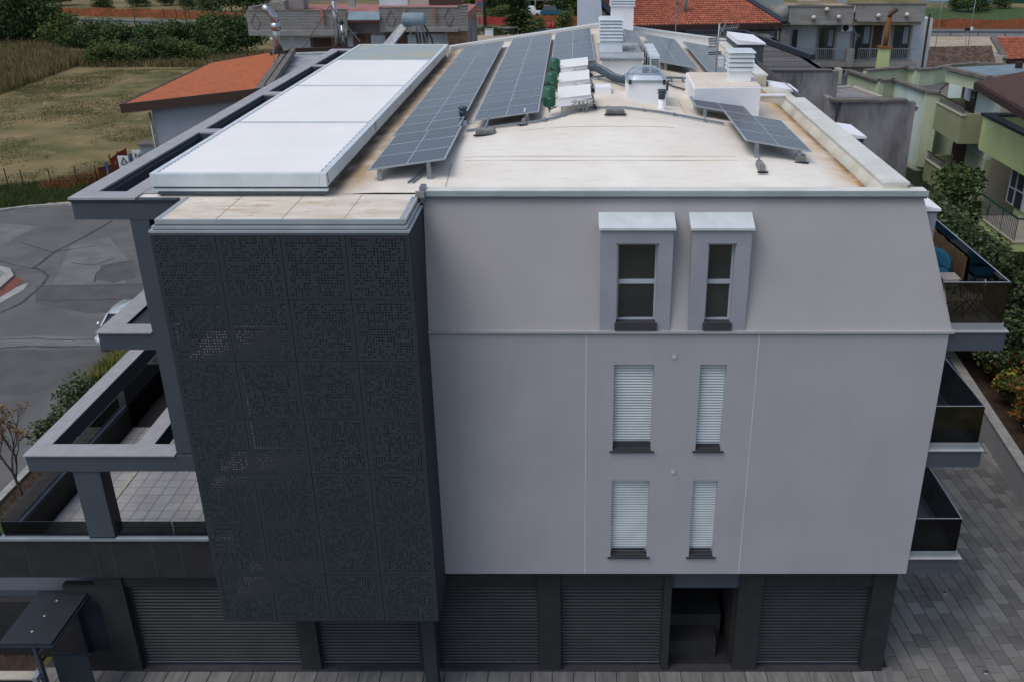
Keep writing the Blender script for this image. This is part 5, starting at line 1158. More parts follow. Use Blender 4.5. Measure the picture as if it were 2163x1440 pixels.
for a, b in zip(Bk[1:], Bk[2:]):
    gwall('back_parapet', a, b, zt_-.9, zt_, 'green_wall'); MB().bar(a+Vector((0,.1,.06)), b+Vector((0,.1,.06)), .42, .12).build('coping', M['stone_trim'], t)
MB().prism([(G[0].x,G[0].y+.1),(G[1].x,G[1].y+.2),(G[3].x+.1,G[3].y+.3),(G[4].x+.8,G[4].y+1.0),(22,38),(Bk[5].x,Bk[5].y),(Bk[2].x,Bk[2].y),(Bk[1].x,Bk[1].y)], zt_-1.05, zt_-.9).build('flat_roof', M['flat_roof'], t)
MB().hexa([(G[2].x,G[2].y,6.15),(G[3].x,G[3].y,6.15),(G[4].x+.5,G[4].y+.3,6.15),(G[2].x+3,G[2].y+1,6.15)],[(G[2].x,G[2].y,6.399),(G[3].x,G[3].y,6.399),(G[4].x+.5,G[4].y+.3,6.399),(G[2].x+3,G[2].y+1,6.399)]).build('oriel_foot', M['green_wall'], t)
box('recess_wall', M['green_wall'], (20.2,20.5,31.9,40,GZ,6.14), t); fx3('recess_door', 'brown_frame', (1893,340), (1907,345), (1893,378), 20.1, .08, t)
# mint wing, its wall runs along the side street
XW = 20.45
ya, yb, yc = 26.45, 32.6, 30.0
box('wing_wall', M['mint_wall'], (XW,XW+.3,ya,yb,8.0,11.22), t); box('wing_wall_lower', M['green_wall'], (XW,XW+.3,ya,34,GZ,7.999), t)
box('wing_end_wall', M['beige'], (XW+.301,26,ya,ya+.3,GZ,11.2), t)
MB().prism([(XW+.1,ya+.2),(26,ya+.2),(26,32.5),(XW+.1,32.5)], 10.9, 11.0).build('flat_roof', M['flat_roof'], t)
zz = 12.0; a = [at(u,v,z=zz) for u,v in ((2000,144),(2092,166),(2240,150),(2180,134))]
MB().prism([(p.x,p.y) for p in a], 11.3, zz-.15).build('upper_wall', M['green_wall'], t)
for p, q in zip(a[:2], a[1:3]): MB().bar(p, q, .4, .15).build('coping', M['stone_trim'], t)
sh = MB(); 
for k in range(22):
    f0, f1 = k/22, (k+.8)/22; p0, p1 = a[0].lerp(a[3],f0), a[1].lerp(a[2],f0); q0, q1 = a[0].lerp(a[3],f1), a[1].lerp(a[2],f1); sh.hexa([p0+Vector((0,0,-.12)),p1+Vector((0,0,-.12)),q1+Vector((0,0,-.12)),q0+Vector((0,0,-.12))],[p0,p1,q1,q0])
sh.build('sheet_roof', M['blue_sheet'], t, 'stuff')
for LT, RT, LB, m in (((2034,179),(2064,187),(2026,226),'brown_frame'),((1964,261),(1976,265),(1956,311),'brown_frame'),((2016,285),(2042,294),(2006,336),'brown_frame')):
    o = fx3('door', m, LT, RT, LB, XW-.06, .05, t)
fx3('window', 'brown_frame', (1909,232), (1921,236), (1901,290), at(1909,200,z=zt_).x-.1, .1, t)
fx3('window_pane', 'white_wall', (2040,184), (2052,187), (2036,210), XW-.10, .03, t); fx3('window_pane', 'dark_glass', (2054,187), (2062,190), (2048,224), XW-.10, .03, t)
def side_balcony(ctop, cnear, depth, hh, label_parts=True):
    """ctop: far end pixel of the top front edge, cnear: near corner pixel; both on the front plane"""
    x = XW-depth; a = at(*ctop,x=x); b_ = at(*cnear,x=x); z1 = b_.z
    bal = box('balcony', M['olive_wall'], (x,x+.15,b_.y,a.y,z1-hh,z1), t)
    box('balcony_side', M['olive_wall'], (x+.151,XW-.01,b_.y,b_.y+.15,z1-hh,z1+.1), bal); box('balcony_side', M['olive_wall'], (x+.151,XW-.01,a.y-.15,a.y,z1-hh,z1+.25), bal)
    box('balcony_floor', M['stone_trim'], (x+.151,XW-.01,b_.y+.151,a.y-.151,z1-hh,z1-hh+.15), bal); box('coping', M['beige'], (x-.05,x+.2,b_.y-.05,a.y+.05,z1,z1+.05), bal)
    r2 = MB(); n = 16
    for k in range(n): yy = b_.y+(a.y-b_.y)*(k+.5)/n; r2.bar((x+.08,yy,z1+.05),(x+.08,yy+.05,z1+.42),.03)
    r2.build('railing_bars', M['rail'], bal, 'stuff'); box('handrail', M['brown_wood'], (x+.05,x+.11,b_.y,a.y,z1+.42,z1+.47), bal)
side_balcony((1976,230), (2032,246), 1.5, 1.35); side_balcony((1952,352), (1996,366), 1.5, 1.1)
# green chimney with the rusty flue
cb = at(1860,166,z=9.7); ct = at(1862,102,y=cb.y)
t2 = thing('green_chimney', 'pale green square chimney with a rusty flue and dark cowl on top', 'chimney', tuple(cb)); w = .33
MB().hexa([(cb.x-w,cb.y-w,cb.z-.3),(cb.x+w,cb.y-w,cb.z-.3),(cb.x+w,cb.y+w,cb.z-.3),(cb.x-w,cb.y+w,cb.z-.3)],[(cb.x-w*.9,cb.y-w*.9,ct.z),(cb.x+w*.9,cb.y-w*.9,ct.z),(cb.x+w*.9,cb.y+w*.9,ct.z),(cb.x-w*.9,cb.y+w*.9,ct.z)]).build('stack', M['lime_wall'], t2)
box('cap', M['rust_pipe'], (cb.x-.38,cb.x+.38,cb.y-.38,cb.y+.38,ct.z,ct.z+.12), t2)
tp = at(1872,38,y=cb.y); MB().tube([(cb.x+.02,cb.y,ct.z+.1),(cb.x+.05,cb.y,tp.z)],.17,10).build('flue', M['rust_pipe'], t2); MB().tube([(cb.x+.05,cb.y,tp.z),(cb.x+.12,cb.y,tp.z+.25),(cb.x+.35,cb.y,tp.z+.4),(cb.x+.45,cb.y,tp.z+.5)],.14,8).build('cowl', M['brown_frame'], t2)

# ------------------------------------------------------------ lime green house at the right edge
t = thing('lime_green_house', 'lime green house with a planted roof terrace under a brown canopy', 'house', (24,18,GZ))
X0 = 19.5
box('terrace_parapet', M['lime_wall'], (X0,X0+.3,6,25.35,8.9,10.38), t); box('terrace_parapet', M['lime_wall'], (X0+.301,32,25.05,25.35,8.9,10.38), t)
box('coping', M['dark_trim'], (X0-.08,X0+.42,6,25.5,10.381,10.5), t); box('coping', M['dark_trim'], (X0+.421,32,25.0,25.5,10.381,10.5), t)
box('terrace_floor', M['stained'], (X0+.301,32,6,25.049,8.9,9.2), t)
box('wall', M['lime_wall'], (X0+1.1,X0+1.3,6,22.6,GZ,8.9), t); box('end_wall', M['lime_wall'], (X0+1.1,32,22.601,22.8,GZ,8.9), t); box('soffit', M['lime_wall'], (X0,32,6,25.3,8.8,8.899), t)
wn_ = fx3('window', 'white_plain', (2138,352), (2200,385), (2123,425), X0+1.03, .06, t)
for (a, b, c) in (((2141,356),(2150,361),(2133,392)),((2154,363),(2166,370),(2146,398)),((2132,396),(2142,401),(2127,424)),((2146,403),(2160,410),(2138,434))): 
    fx3('pane', 'dark_glass', a, b, c, X0+1.0, .025, wn_)
bx = 18.4; p0 = at(2078,407,x=bx); p1 = at(2152,462,x=bx); z1 = p1.z
bl = box('balcony', M['lime_wall'], (bx,X0+1.1,p1.y,p0.y,z1-1.45,z1-1.05), t); box('balcony_edge', M['beige'], (bx-.06,X0+1.1,p1.y-.05,p0.y,z1-1.05,z1-1.0), bl)
box('handrail', M['green_paint'], (bx-.02,bx+.05,p1.y,p0.y,z1-.06,z1), bl); box('handrail', M['green_paint'], (bx+.051,X0+1.1,p1.y,p1.y+.05,z1-.06,z1), bl)
for k in range(int((p0.y-p1.y)/.16)): box('baluster', M['green_paint'] if k % 9 == 0 else M['rail'], (bx,bx+.03,p1.y+.05+k*.16,p1.y+.08+k*.16,z1-1.0,z1-.06), bl)
# canopy over the terrace
zc = 12.2; c0, c1 = at(2063,172,z=zc), at(2190,246,z=zc)
c2 = c0+Vector((9,1.2,1.6)); c3 = c1+Vector((9,0,1.6))
t2 = thing('brown_canopy', 'brown shingled canopy roof on dark posts over the lime green terrace', 'canopy', (c0.x+2,c0.y-4,9.2))
MB().slab([c0,c1,c3,c2], (0,0,-.16)).build('roof', M['brown_roof'], t2); MB().bar(c0+Vector((0,0,-.2)),c1+Vector((0,0,-.2)),.2,.3).build('fascia', M['brown_wood'], t2); MB().bar(c0+Vector((0,0,-.2)),c2+Vector((0,0,-.2)),.2,.3).build('fascia', M['brown_wood'], t2)
for u, v in ((2126,250),(2133,250)): p = at(u,v,z=9.2); 
p = at(2129,262,z=9.2); box('post', M['brown_wood'], (p.x-.14,p.x+.14,p.y-.12,p.y+.12,9.2,12.3), t2)
tree('terrace_shrub', 'leafy shrub growing on the lime green roof terrace', 'shrub', 21.0, 20.3, 9.2, 1.9, 1.5, ['leaf_dark','leaf_grey','leaf_mid'], 1600, .16, .04, seed=11)

# ------------------------------------------------------------ houses and yard far right
t = thing('brown_tiled_house', 'low house with an old brown tiled roof in front of the sandy yard', 'house', (33,62,GZ))
r = [at(u,v,z=z) for u,v,z in ((1936,146,7.5),(2105,140,7.5),(2094,97,8.9),(1942,100,8.9))]
tile_roof(t, r[0], r[1], r[2], r[3], 16, 44, M['old_tile'], amp=.09); MB().slab([p+Vector((0,0,-.2)) for p in r], (0,0,-.15)).build('roof_deck', M['brown_wood'], t)
MB().prism([(p.x,p.y) for p in (r[0]+Vector((.3,.5,0)),r[1]+Vector((-.3,.5,0)),r[2],r[3])], GZ, 7.3).build('wall', M['beige'], t)
t = thing('red_tiled_house', 'small white gabled house with a red tiled roof at the right edge', 'house', (40,60,GZ))
r = [at(u,v,z=z) for u,v,z in ((2129,126,7.6),(2215,123,7.6),(2190,79,9.2),(2102,79,9.2))]
tile_roof(t, r[0], r[1], r[2], r[3], 14, 22, M['red_tile'], amp=.09); MB().slab([p+Vector((0,0,-.2)) for p in r], (0,0,-.15)).build('roof_deck', M['brown_wood'], t)
MB().bar(r[0]+Vector((-.2,0,0)), r[3]+Vector((-.2,0,0)), .5, .25).build('verge', M['stone_trim'], t)
MB().prism([(p.x,p.y) for p in (r[0]+Vector((.3,.2,0)),r[1]+Vector((-.3,.2,0)),r[2],r[3])], GZ, 7.5).build('wall', M['beige'], t)
MB().prism([(p.x,p.y) for p in (r[3]+Vector((-2.0,-1,0)),r[0]+Vector((-.4,0,0)),r[0]+Vector((.2,.3,0)),r[3]+Vector((.2,.3,0)))], GZ, 7.9).build('gable_wall', M['beige'], t)
def guardrail(label, p0, p1, step=4.0):
    a, b_ = at(*p0,z=GZ), at(*p1,z=GZ); t = thing('guardrail', label, 'guardrail', tuple(a)); d = b_-a; n = int(d.length/step)
    MB().bar(a+Vector((0,0,.65)), b_+Vector((0,0,.65)), .08, .38).build('rail', M['guard'], t)
    q = MB()
    for k in range(n+1): c = a+d*k/n; q.box(c.x-.08,c.x+.08,c.y,c.y+.12,GZ,GZ+.6)
    q.build('posts', M['guard'], t, 'stuff')
guardrail('dark steel guardrail along the far road at the upper left', (110,49), (530,61)); guardrail('steel guardrail along the road in the top middle', (985,69), (1250,76)); guardrail('steel guardrail along the road at the upper right', (1950,76), (2240,78))
def netting(label, pts, h, m, cat='net fence'):
    t = thing('safety_net', label, cat, tuple(at(*pts[0],z=GZ)))
    for a, b_ in zip(pts, pts[1:]):
        a, b_ = at(*a,z=GZ), at(*b_,z=GZ); d = (b_-a); n = max(2,int(d.length/3)); q = MB(); pr = None
        for k in range(n+1):
            c = a+d*k/n; top = h*(random.uniform(.8,1.05)); bul = random.uniform(-.15,.15); cur = (Vector((c.x,c.y+bul,GZ)), Vector((c.x,c.y+bul*.3,GZ+top)))
            if pr: q.add([pr[0],cur[0],cur[1],pr[1],pr[0]+Vector((0,.04,0)),cur[0]+Vector((0,.04,0)),cur[1]+Vector((0,.04,0)),pr[1]+Vector((0,.04,0))],[(0,1,2,3),(7,6,5,4),(3,2,6,7)])
            pr = cur
        q.build('net', M[m], t)
        q = MB()
        for k in range(n+1): c = a+d*k/n; q.box(c.x-.05,c.x+.05,c.y-.05,c.y+.05,GZ,GZ+h*1.05)
        q.build('posts', M['rust_pipe'], t, 'stuff')
random.seed(9)
netting('long orange safety net fence beyond the far road at the upper left', [(120,33),(320,37),(510,44)], 1.7, 'orange_net'); netting('orange safety net fence beyond the road at the upper right', [(1950,58),(2230,60)], 1.6, 'orange_net')
netting('low red barrier beside the road in the top middle', [(992,52),(1070,53)], 1.7, 'red_net', 'barrier'); netting('rust orange fence behind the conifer in the top middle', [(1105,54),(1245,56)], 1.9, 'orange_net')
# ------------------------------------------------------------ small things in the distance, top middle
def signboard(label, u0, u1, v0, v1, vb, cols, y):
    a = at(u0,v0,y=y); b_ = at(u1,v1,y=y); t = thing('sign_board', label, 'sign', ((a.x+b_.x)/2,y,GZ))
    f = box('panel', M['blue_sheet'], (a.x,b_.x,y,y+.2,b_.z,a.z), t); n = len(cols)
    for k, m in enumerate(cols): 
        z1 = a.z-(a.z-b_.z)*k/n; z0 = a.z-(a.z-b_.z)*(k+.75)/n; box('name_plate', M[m], (a.x+.1,b_.x-.1,y-.05,y-.001,z0,z1-.03), f)
    box('post', M['rail'], (a.x+.2,a.x+.4,y+.05,y+.15,GZ,b_.z), t); box('post', M['rail'], (b_.x-.4,b_.x-.2,y+.05,y+.15,GZ,b_.z), t)
signboard('tall sign board with pink, blue and red name plates', 1003, 1020, -18, 27, 50, ['pinkred','pinkred','teal_cushion','red_net','teal_cushion','orange_net','red_net'], 165)
t = thing('billboard', 'wide pale billboard on two posts above the far car park', 'billboard', tuple(at(1145,30,y=190))); fb('panel', 'white_plain', 1115, 1190, -12, 1, 190, .3, t); fb('post', 'brown_frame', 1147, 1152, 1, 48, 190, .3, t); fb('post', 'alu', 1130, 1132, 1, 48, 190, .2, t)
for k, (u, v, c, lb, h) in enumerate(((1120,35,'white_plain','white lorry in the far car park',2.0),(1165,36,'teal_cushion','dark teal van in the far car park',2.2),(1180,32,'white_plain','pale car under the far trees in the top middle',1.6),(1214,26,'white_plain','white van parked under the trees by the white wall',2.4))):
    p = at(u,v,z=GZ); L_ = 4.5 if h < 2.5 else 7; t = thing('parked_vehicle', lb, 'vehicle', (p.x,p.y,GZ))
    MB().hexa([(p.x-L_/2,p.y-.9,GZ+.4),(p.x+L_/2,p.y-.9,GZ+.4),(p.x+L_/2,p.y+.9,GZ+.4),(p.x-L_/2,p.y+.9,GZ+.4)],[(p.x-L_/2,p.y-.9,GZ+h*.55),(p.x+L_/2,p.y-.9,GZ+h*.55),(p.x+L_/2,p.y+.9,GZ+h*.55),(p.x-L_/2,p.y+.9,GZ+h*.55)]).build('body', M[c], t, bevel=.1)
    MB().hexa([(p.x-L_*.4,p.y-.85,GZ+h*.55),(p.x+L_*.3,p.y-.85,GZ+h*.55),(p.x+L_*.3,p.y+.85,GZ+h*.55),(p.x-L_*.4,p.y+.85,GZ+h*.55)],[(p.x-L_*.34,p.y-.7,GZ+h),(p.x+L_*.18,p.y-.7,GZ+h),(p.x+L_*.18,p.y+.7,GZ+h),(p.x-L_*.34,p.y+.7,GZ+h)]).build('cabin', M['dark_glass'] if k != 0 else M[c], t, bevel=.08)
    for dx in (-.32,.32): MB().lathe((p.x+dx*L_,p.y-.92,GZ+.35), [(.35,0),(.35,.2)], 12, 'y').build('wheel', M['rubber'], t)
def pole(label, u, v, h, r=.12, m='bark', z=GZ, cat='pole'):
    p = at(u,v,z=z); t = thing('pole', label, cat, (p.x,p.y,z)); MB().tube([(p.x,p.y,z),(p.x,p.y,z+h)],r,8,r*.7).build('shaft', M[m], t); return t, p
t, p = pole('leaning bare tree trunk right of the sign board', 1025, 55, 11, .3)
p = at(1119,58,z=GZ); t = thing('play_equipment', 'yellow and blue playground toy beside the conifer', 'toy', tuple(p)); MB().lathe((p.x,p.y,GZ+.5), [(.3,0),(.8,.3),(.8,.7),(.2,1.0)], 12).build('body', M['yellow'], t); box('leg', M['blue_paint'], (p.x-1.4,p.x-.9,p.y,p.y+.4,GZ,GZ+1.6), t); box('leg', M['yellow'], (p.x-.2,p.x+.2,p.y,p.y+.3,GZ,GZ+.6), t)
for k, u in enumerate((1160,1170)):
    p = at(u,60,z=GZ); t = thing('red_barrel', ['left red barrel by the road in the top middle','right red barrel by the road in the top middle'][k], 'barrel', tuple(p)); MB().lathe((p.x,p.y,GZ), [(.45,0),(.5,.3),(.45,1.0),(.2,1.1)], 12).build('drum', M['red_net'], t); MB().lathe((p.x,p.y,GZ+1.1), [(.22,0),(.2,.08)], 10).build('lid', M['rubber'], t)
b_ = at(1033,77,z=GZ); t = thing('white_cabinet', 'small white utility cabinet on the sandy lot', 'cabinet', tuple(b_)); box('body', M['white_plain'], (b_.x-.7,b_.x+.7,b_.y,b_.y+.8,GZ,GZ+1.1), t); box('lid', M['alu'], (b_.x-.75,b_.x+.75,b_.y-.05,b_.y+.85,GZ+1.1,GZ+1.2), t)
fbx = thing('blue_roofed_shed', 'long pale shed with a light blue roof at the top right corner', 'shed', tuple(at(2060,20,y=215))); fb('roof', 'blue_sheet', 1965, 2100, 2, 14, 215, 8, fbx); fb('wall', 'white_plain', 1975, 2110, -8, 3, 224, 1, fbx); fb('tank', 'green_paint', 2140, 2200, -10, 16, 215, 5, fbx)
for k, (u, v, h) in enumerate(((2045,96,9),(1975,106,10))): pole(['thin street pole beside the sandy yard','thin pole left of the brown tiled roof'][k], u, v, h, .06, 'rail')
p = at(2038,99,z=GZ); t = thing('floodlight', 'floodlight on a slim mast in the sandy yard', 'floodlight', (p.x,p.y,GZ)); tp = at(2038,66,y=p.y)
MB().tube([(p.x,p.y,GZ),(p.x,p.y,tp.z)],.06,6).build('mast', M['rail'], t); box('lamp', M['rubber'], (p.x-.4,p.x+.4,p.y-.1,p.y+.2,tp.z,tp.z+.5), t); box('lamp_shield', M['white_plain'], (p.x+.401,p.x+.8,p.y-.1,p.y+.2,tp.z+.1,tp.z+.6), t)

# ------------------------------------------------------------ fence and site boards at the field edge, left
t = thing('wire_fence', 'thin wire fence on dark posts along the edge of the dry field', 'fence', tuple(at(17,392,z=GZ)))
fp = [at(u,v,z=GZ) for u,v in ((-40,392),(17,392),(50,395),(110,393),(165,391),(205,385))]
for k, p in enumerate(fp): MB().bar((p.x,p.y,GZ),(p.x+random.uniform(-.06,.06),p.y,GZ+1.35),.06).build('post', M['brown_wood'], t)
w = MB()
for a, b_ in zip(fp, fp[1:]):
    for h in (.5,.9,1.3): w.bar(a+Vector((0,0,h)), b_+Vector((0,0,h)), .012)
w.build('wires', M['rail'], t, 'stuff')
def fencebox(nm, label, cat, m, u0, u1, v0, v1, y, post=None):
    t = thing(nm, label, cat, tuple(at((u0+u1)/2,v1,y=y))); fb('panel', m, u0, u1, v0, v1, y, .06, t); g = at((u0+u1)/2,v1,y=y); box('post', M['rail'], (g.x-.04,g.x+.04,y+.07,y+.13,GZ,at(u0,v0,y=y).z), t); return t
netting('orange net along the site boundary left of the white boards', [(212,385),(250,372)], 1.1, 'orange_net'); netting('red net strip behind the white site boards', [(238,368),(272,352)], 1.5, 'red_net')
t = fencebox('site_board', 'white site board with a black triangle emblem', 'board', 'white_plain', 250, 272, 330, 356, 51)
c = at(262,342,y=50.98); mb = MB()
T3 = [(-.28,-.2),(.28,-.2),(0,.32)]
for a, b_ in zip(T3, T3[1:]+T3[:1]): mb.bar((c.x+a[0],50.97,c.z+a[1]),(c.x+b_[0],50.97,c.z+b_[1]),.07,.03)
mb.bar((c.x+.0,50.97,c.z-.02),(c.x+.22,50.97,c.z-.02),.06,.03); mb.build('emblem', M['rubber'], t)
t = fencebox('site_board', 'pale site board with black lettering beside the blue bar', 'board', 'white_plain', 280, 306, 318, 340, 52)
fc = bpy.data.curves.new('lettering', 'FONT'); fc.body = 'NEW'; fc.size = .55; fc.extrude = .01; fo = bpy.data.objects.new('lettering', fc); COL.objects.link(fo)
bpy.context.view_layer.update(); dg = bpy.context.evaluated_depsgraph_get(); me_ = bpy.data.meshes.new_from_object(fo.evaluated_get(dg)); bpy.data.objects.remove(fo)
fo = bpy.data.objects.new('lettering', me_); me_.materials.clear(); me_.materials.append(M['rubber']); COL.objects.link(fo); fo.parent = t
c = at(285,334,y=51.97); fo.location = c-world_loc(t); fo.rotation_euler = (math.pi/2,0,0)
fencebox('blue_bar', 'upright blue bar between the two white site boards', 'bar', 'blue_paint', 273.5, 279, 325, 346, 51.5); fencebox('blue_sign', 'narrow blue sign on a post in front of the orange net', 'sign', 'blue_paint', 223, 228, 343, 362, 49.5)
t = thing('iron_railing', 'dark iron railing by the pier of the terracotta roofed house', 'railing', tuple(at(297,335,y=54)))
a, b_ = at(284,322,y=55), at(314,306,y=53); a = Vector((a.x,55,a.z)); b_ = Vector((b_.x,53,a.z)); MB().bar(a,b_,.08).build('top_rail', M['rubber'], t)
for k in range(14): c = a.lerp(b_, k/13); MB().bar(c, c-Vector((0,0,1.5)), .05).build('bar', M['rubber'], t)

# ------------------------------------------------------------ silver car on the street behind the level 3 beam
cx, cy0, cz = -22.4, 21.5, GZ
t = thing('parked_car', 'silver car on the street, half hidden behind the dark frame', 'car', (cx,cy0+2.1,cz))
st = [(0.0,.30,.62,.62),(.12,.22,.74,.78),(.6,.20,.84,.86),(1.1,.20,.92,.88),(1.45,.20,.96,.89),(2.6,.20,.98,.89),(3.6,.20,1.0,.88),(4.05,.25,.98,.82),(4.2,.35,.8,.7)]
def ring(y, z0, z1, w): 
    return [(cx-w,cy0+y,cz+z0+.12),(cx-w*.94,cy0+y,cz+z0),(cx+w*.94,cy0+y,cz+z0),(cx+w,cy0+y,cz+z0+.12),(cx+w,cy0+y,cz+(z0+z1)*.55),(cx+w*.95,cy0+y,cz+z1-.06),(cx+w*.8,cy0+y,cz+z1),(cx,cy0+y,cz+z1+.02),(cx-w*.8,cy0+y,cz+z1),(cx-w*.95,cy0+y,cz+z1-.06),(cx-w,cy0+y,cz+(z0+z1)*.55)]
def loft(rings, nm, m, parent):
    mb = MB(); mb.smooth = True; n = len(rings[0]); vs = [p for r in rings for p in r]
    fs = [(i*n+k, i*n+(k+1)%n, (i+1)*n+(k+1)%n, (i+1)*n+k) for i in range(len(rings)-1) for k in range(n)]+[tuple(reversed(range(n))), tuple(range((len(rings)-1)*n, len(rings)*n))]
    mb.add(vs, fs); return mb.build(nm, M[m], parent)
loft([ring(*s_) for s_ in st], 'body', 'car_paint', t)
def cab(y, h, w): return [(cx-w,cy0+y,cz+.9),(cx+w,cy0+y,cz+.9),(cx+w*.86,cy0+y+(0 if h > .95 else 0),cz+h),(cx,cy0+y,cz+h+.03),(cx-w*.86,cy0+y,cz+h)]
loft([cab(1.0,.93,.8),cab(1.65,1.34,.78),cab(2.1,1.45,.76),cab(3.0,1.44,.76),cab(3.6,1.30,.75),cab(4.0,.97,.74)], 'glasshouse', 'dark_glass', t)
loft([[(p[0],p[1],p[2]) for p in ((cx-w,cy0+y,cz+h),(cx+w,cy0+y,cz+h),(cx+w,cy0+y,cz+h+.03),(cx,cy0+y,cz+h+.055),(cx-w,cy0+y,cz+h+.03))] for y,h,w in ((1.6,1.335,.66),(2.1,1.445,.66),(3.0,1.435,.66),(3.55,1.31,.64))], 'roof', 'car_paint', t)
for sx in (-1,1):
    MB().bar((cx+sx*.80,cy0+1.0,cz+.93),(cx+sx*.68,cy0+1.65,cz+1.35),.07).build('pillar', M['car_paint'], t); MB().bar((cx+sx*.68,cy0+1.65,cz+1.36),(cx+sx*.67,cy0+3.5,cz+1.33),.06).build('roof_rail', M['car_paint'], t)
    MB().lathe((cx+sx*1.02,cy0+1.25,cz+.98), [(.03,-.1),(.10,-.05),(.11,.04),(.05,.1)], 10, 'y').build('mirror', M['car_paint'], t)
    MB().hexa([(cx+sx*.42,cy0+.02,cz+.52),(cx+sx*.80,cy0+.16,cz+.52),(cx+sx*.80,cy0+.3,cz+.52),(cx+sx*.42,cy0+.2,cz+.52)],[(cx+sx*.42,cy0+.06,cz+.68),(cx+sx*.80,cy0+.22,cz+.70),(cx+sx*.80,cy0+.4,cz+.70),(cx+sx*.42,cy0+.25,cz+.68)]).build('headlight', M['white_plain'], t)
    for y in (.75,3.35):
        wh = MB(); wh.lathe((cx+sx*.80-.1,cy0+y,cz+.31), [(.22,0),(.31,.02),(.31,.18),(.22,.2)], 18, 'x'); w_ = wh.build('wheel', M['rubber'], t); MB().lathe((cx+sx*.80-.105,cy0+y,cz+.31), [(.19,0),(.19,.21)], 14, 'x').build('rim', M['alu'], w_)
box('grille', M['rubber'], (cx-.38,cx+.38,cy0-.012,cy0+.05,cz+.42,cz+.56), t)

# ------------------------------------------------------------ planted strip, left
nm = ['leaf_grey','leaf_mid','leaf_dark']
for k, (u, v, h, r_, ms, lb) in enumerate(((78,905,1.5,1.0,nm,'grey-green shrub nearest the bare tree in the street bed'),(108,875,1.7,1.1,nm,'grey-green shrub second from the bare tree in the street bed'),(140,850,1.9,1.2,nm,'tallest grey-green shrub in the middle of the street bed'),(165,845,1.5,.9,nm,'small grey-green shrub beside the grass clump'))):
    p = at(u,v,z=GZ+1.2); tree('shrub', lb, 'shrub', p.x+.6, p.y, GZ, h+.4, r_, ms, 1100, .17, .04, 'shrubs in the street bed', seed=20+k)
def clump(label, x, y, z0, n, h, r_, mats, seed):
    random.seed(seed); t = thing('grass_clump', label, 'ornamental grass', (x,y,z0)); mb = MB()
    for _ in range(n):
        a = random.uniform(0,6.28); q = random.random()*r_*.4; x0, y0 = x+math.cos(a)*q, y+math.sin(a)*q; b_ = random.uniform(0,6.28); hh = h*random.uniform(.6,1); sp = random.uniform(.2,.7)*r_; w = .018
        px_, py_ = math.cos(b_), math.sin(b_); mb.cm = random.randrange(len(mats))
        mb.add([(x0-py_*w,y0+px_*w,z0),(x0+py_*w,y0-px_*w,z0),(x0+px_*sp*.5+py_*w,y0+py_*sp*.5-px_*w,z0+hh*.75),(x0+px_*sp*.5-py_*w,y0+py_*sp*.5+px_*w,z0+hh*.75),(x0+px_*sp,y0+py_*sp,z0+hh*.95)],[(0,1,2,3),(3,2,4)])
    mb.build('leaves', [M[m] for m in mats], t)
for k, (u, v, lb) in enumerate(((195,815,'tall yellow-green grass clump left of the level two frame'),(218,790,'yellow-green grass clump behind the tallest shrubs'),(240,775,'farthest yellow-green grass clump under the level three beam'))):
    p = at(u,v,z=GZ+1.0); clump(lb, p.x+.4, p.y, GZ, 1300, 1.9, 1.2, ['leaf_light','leaf_mid','leaf_yellow'], 40+k)
for k, (x, y, m, lb) in enumerate(((-16.2,12.5,['leaf_yellow','leaf_mid'],'yellow-leaved bush beyond the dark privacy screen'),(-15.9,9.5,['leaf_mid','leaf_dark'],'green bush beside the terrace parapet under the frame'),(-16.0,15.5,['leaf_yellow','leaf_mid'],'yellowish bush farther along the terrace parapet'),(-16.1,6.8,['leaf_mid','leaf_light'],'low green bush at the terrace corner by the frame'))):
    tree('bush', lb, 'bush', x, y, GZ, 4.2 if k != 3 else 3.6, 1.1, m+['leaf_light'], 1500, .16, .05, 'bushes along the terrace parapet', seed=60+k)
# bare autumn tree by the kerb
random.seed(77); p = at(47,1048,z=GZ+.1); t = thing('bare_tree', 'small nearly bare tree with a few orange leaves by the kerb', 'tree', (p.x,p.y,GZ))
tb = MB(); lf = MB()
def branch(a, d, L_, r, n):
    b_ = a+d*L_; tb.tube([a,(a+b_)/2+rnd_unit()*L_*.05,b_], r, 6, r*.65)
    if n == 0:
        for _ in range(3):
            if random.random() < .55: leaves(lf, [((b_.x,b_.y,b_.z),(.12,.12,.12))], 3, .11, 2)
        return
    for k in range(3 if n > 1 else 4):
        q = rnd_unit(); nd = (d+q*.62).normalized(); nd.z = abs(nd.z)*.8+.12; nd.normalize(); branch(b_ if k else a.lerp(b_,.7), nd, L_*random.uniform(.62,.85), r*.6, n-1)
branch(Vector((p.x,p.y,GZ)), Vector((-.12,.05,1)).normalized(), 1.12, .07, 4)
tb.build('trunk', M['bark'], t); lf.build('crown', [M['leaf_orange'],M['leaf_yellow']], t)
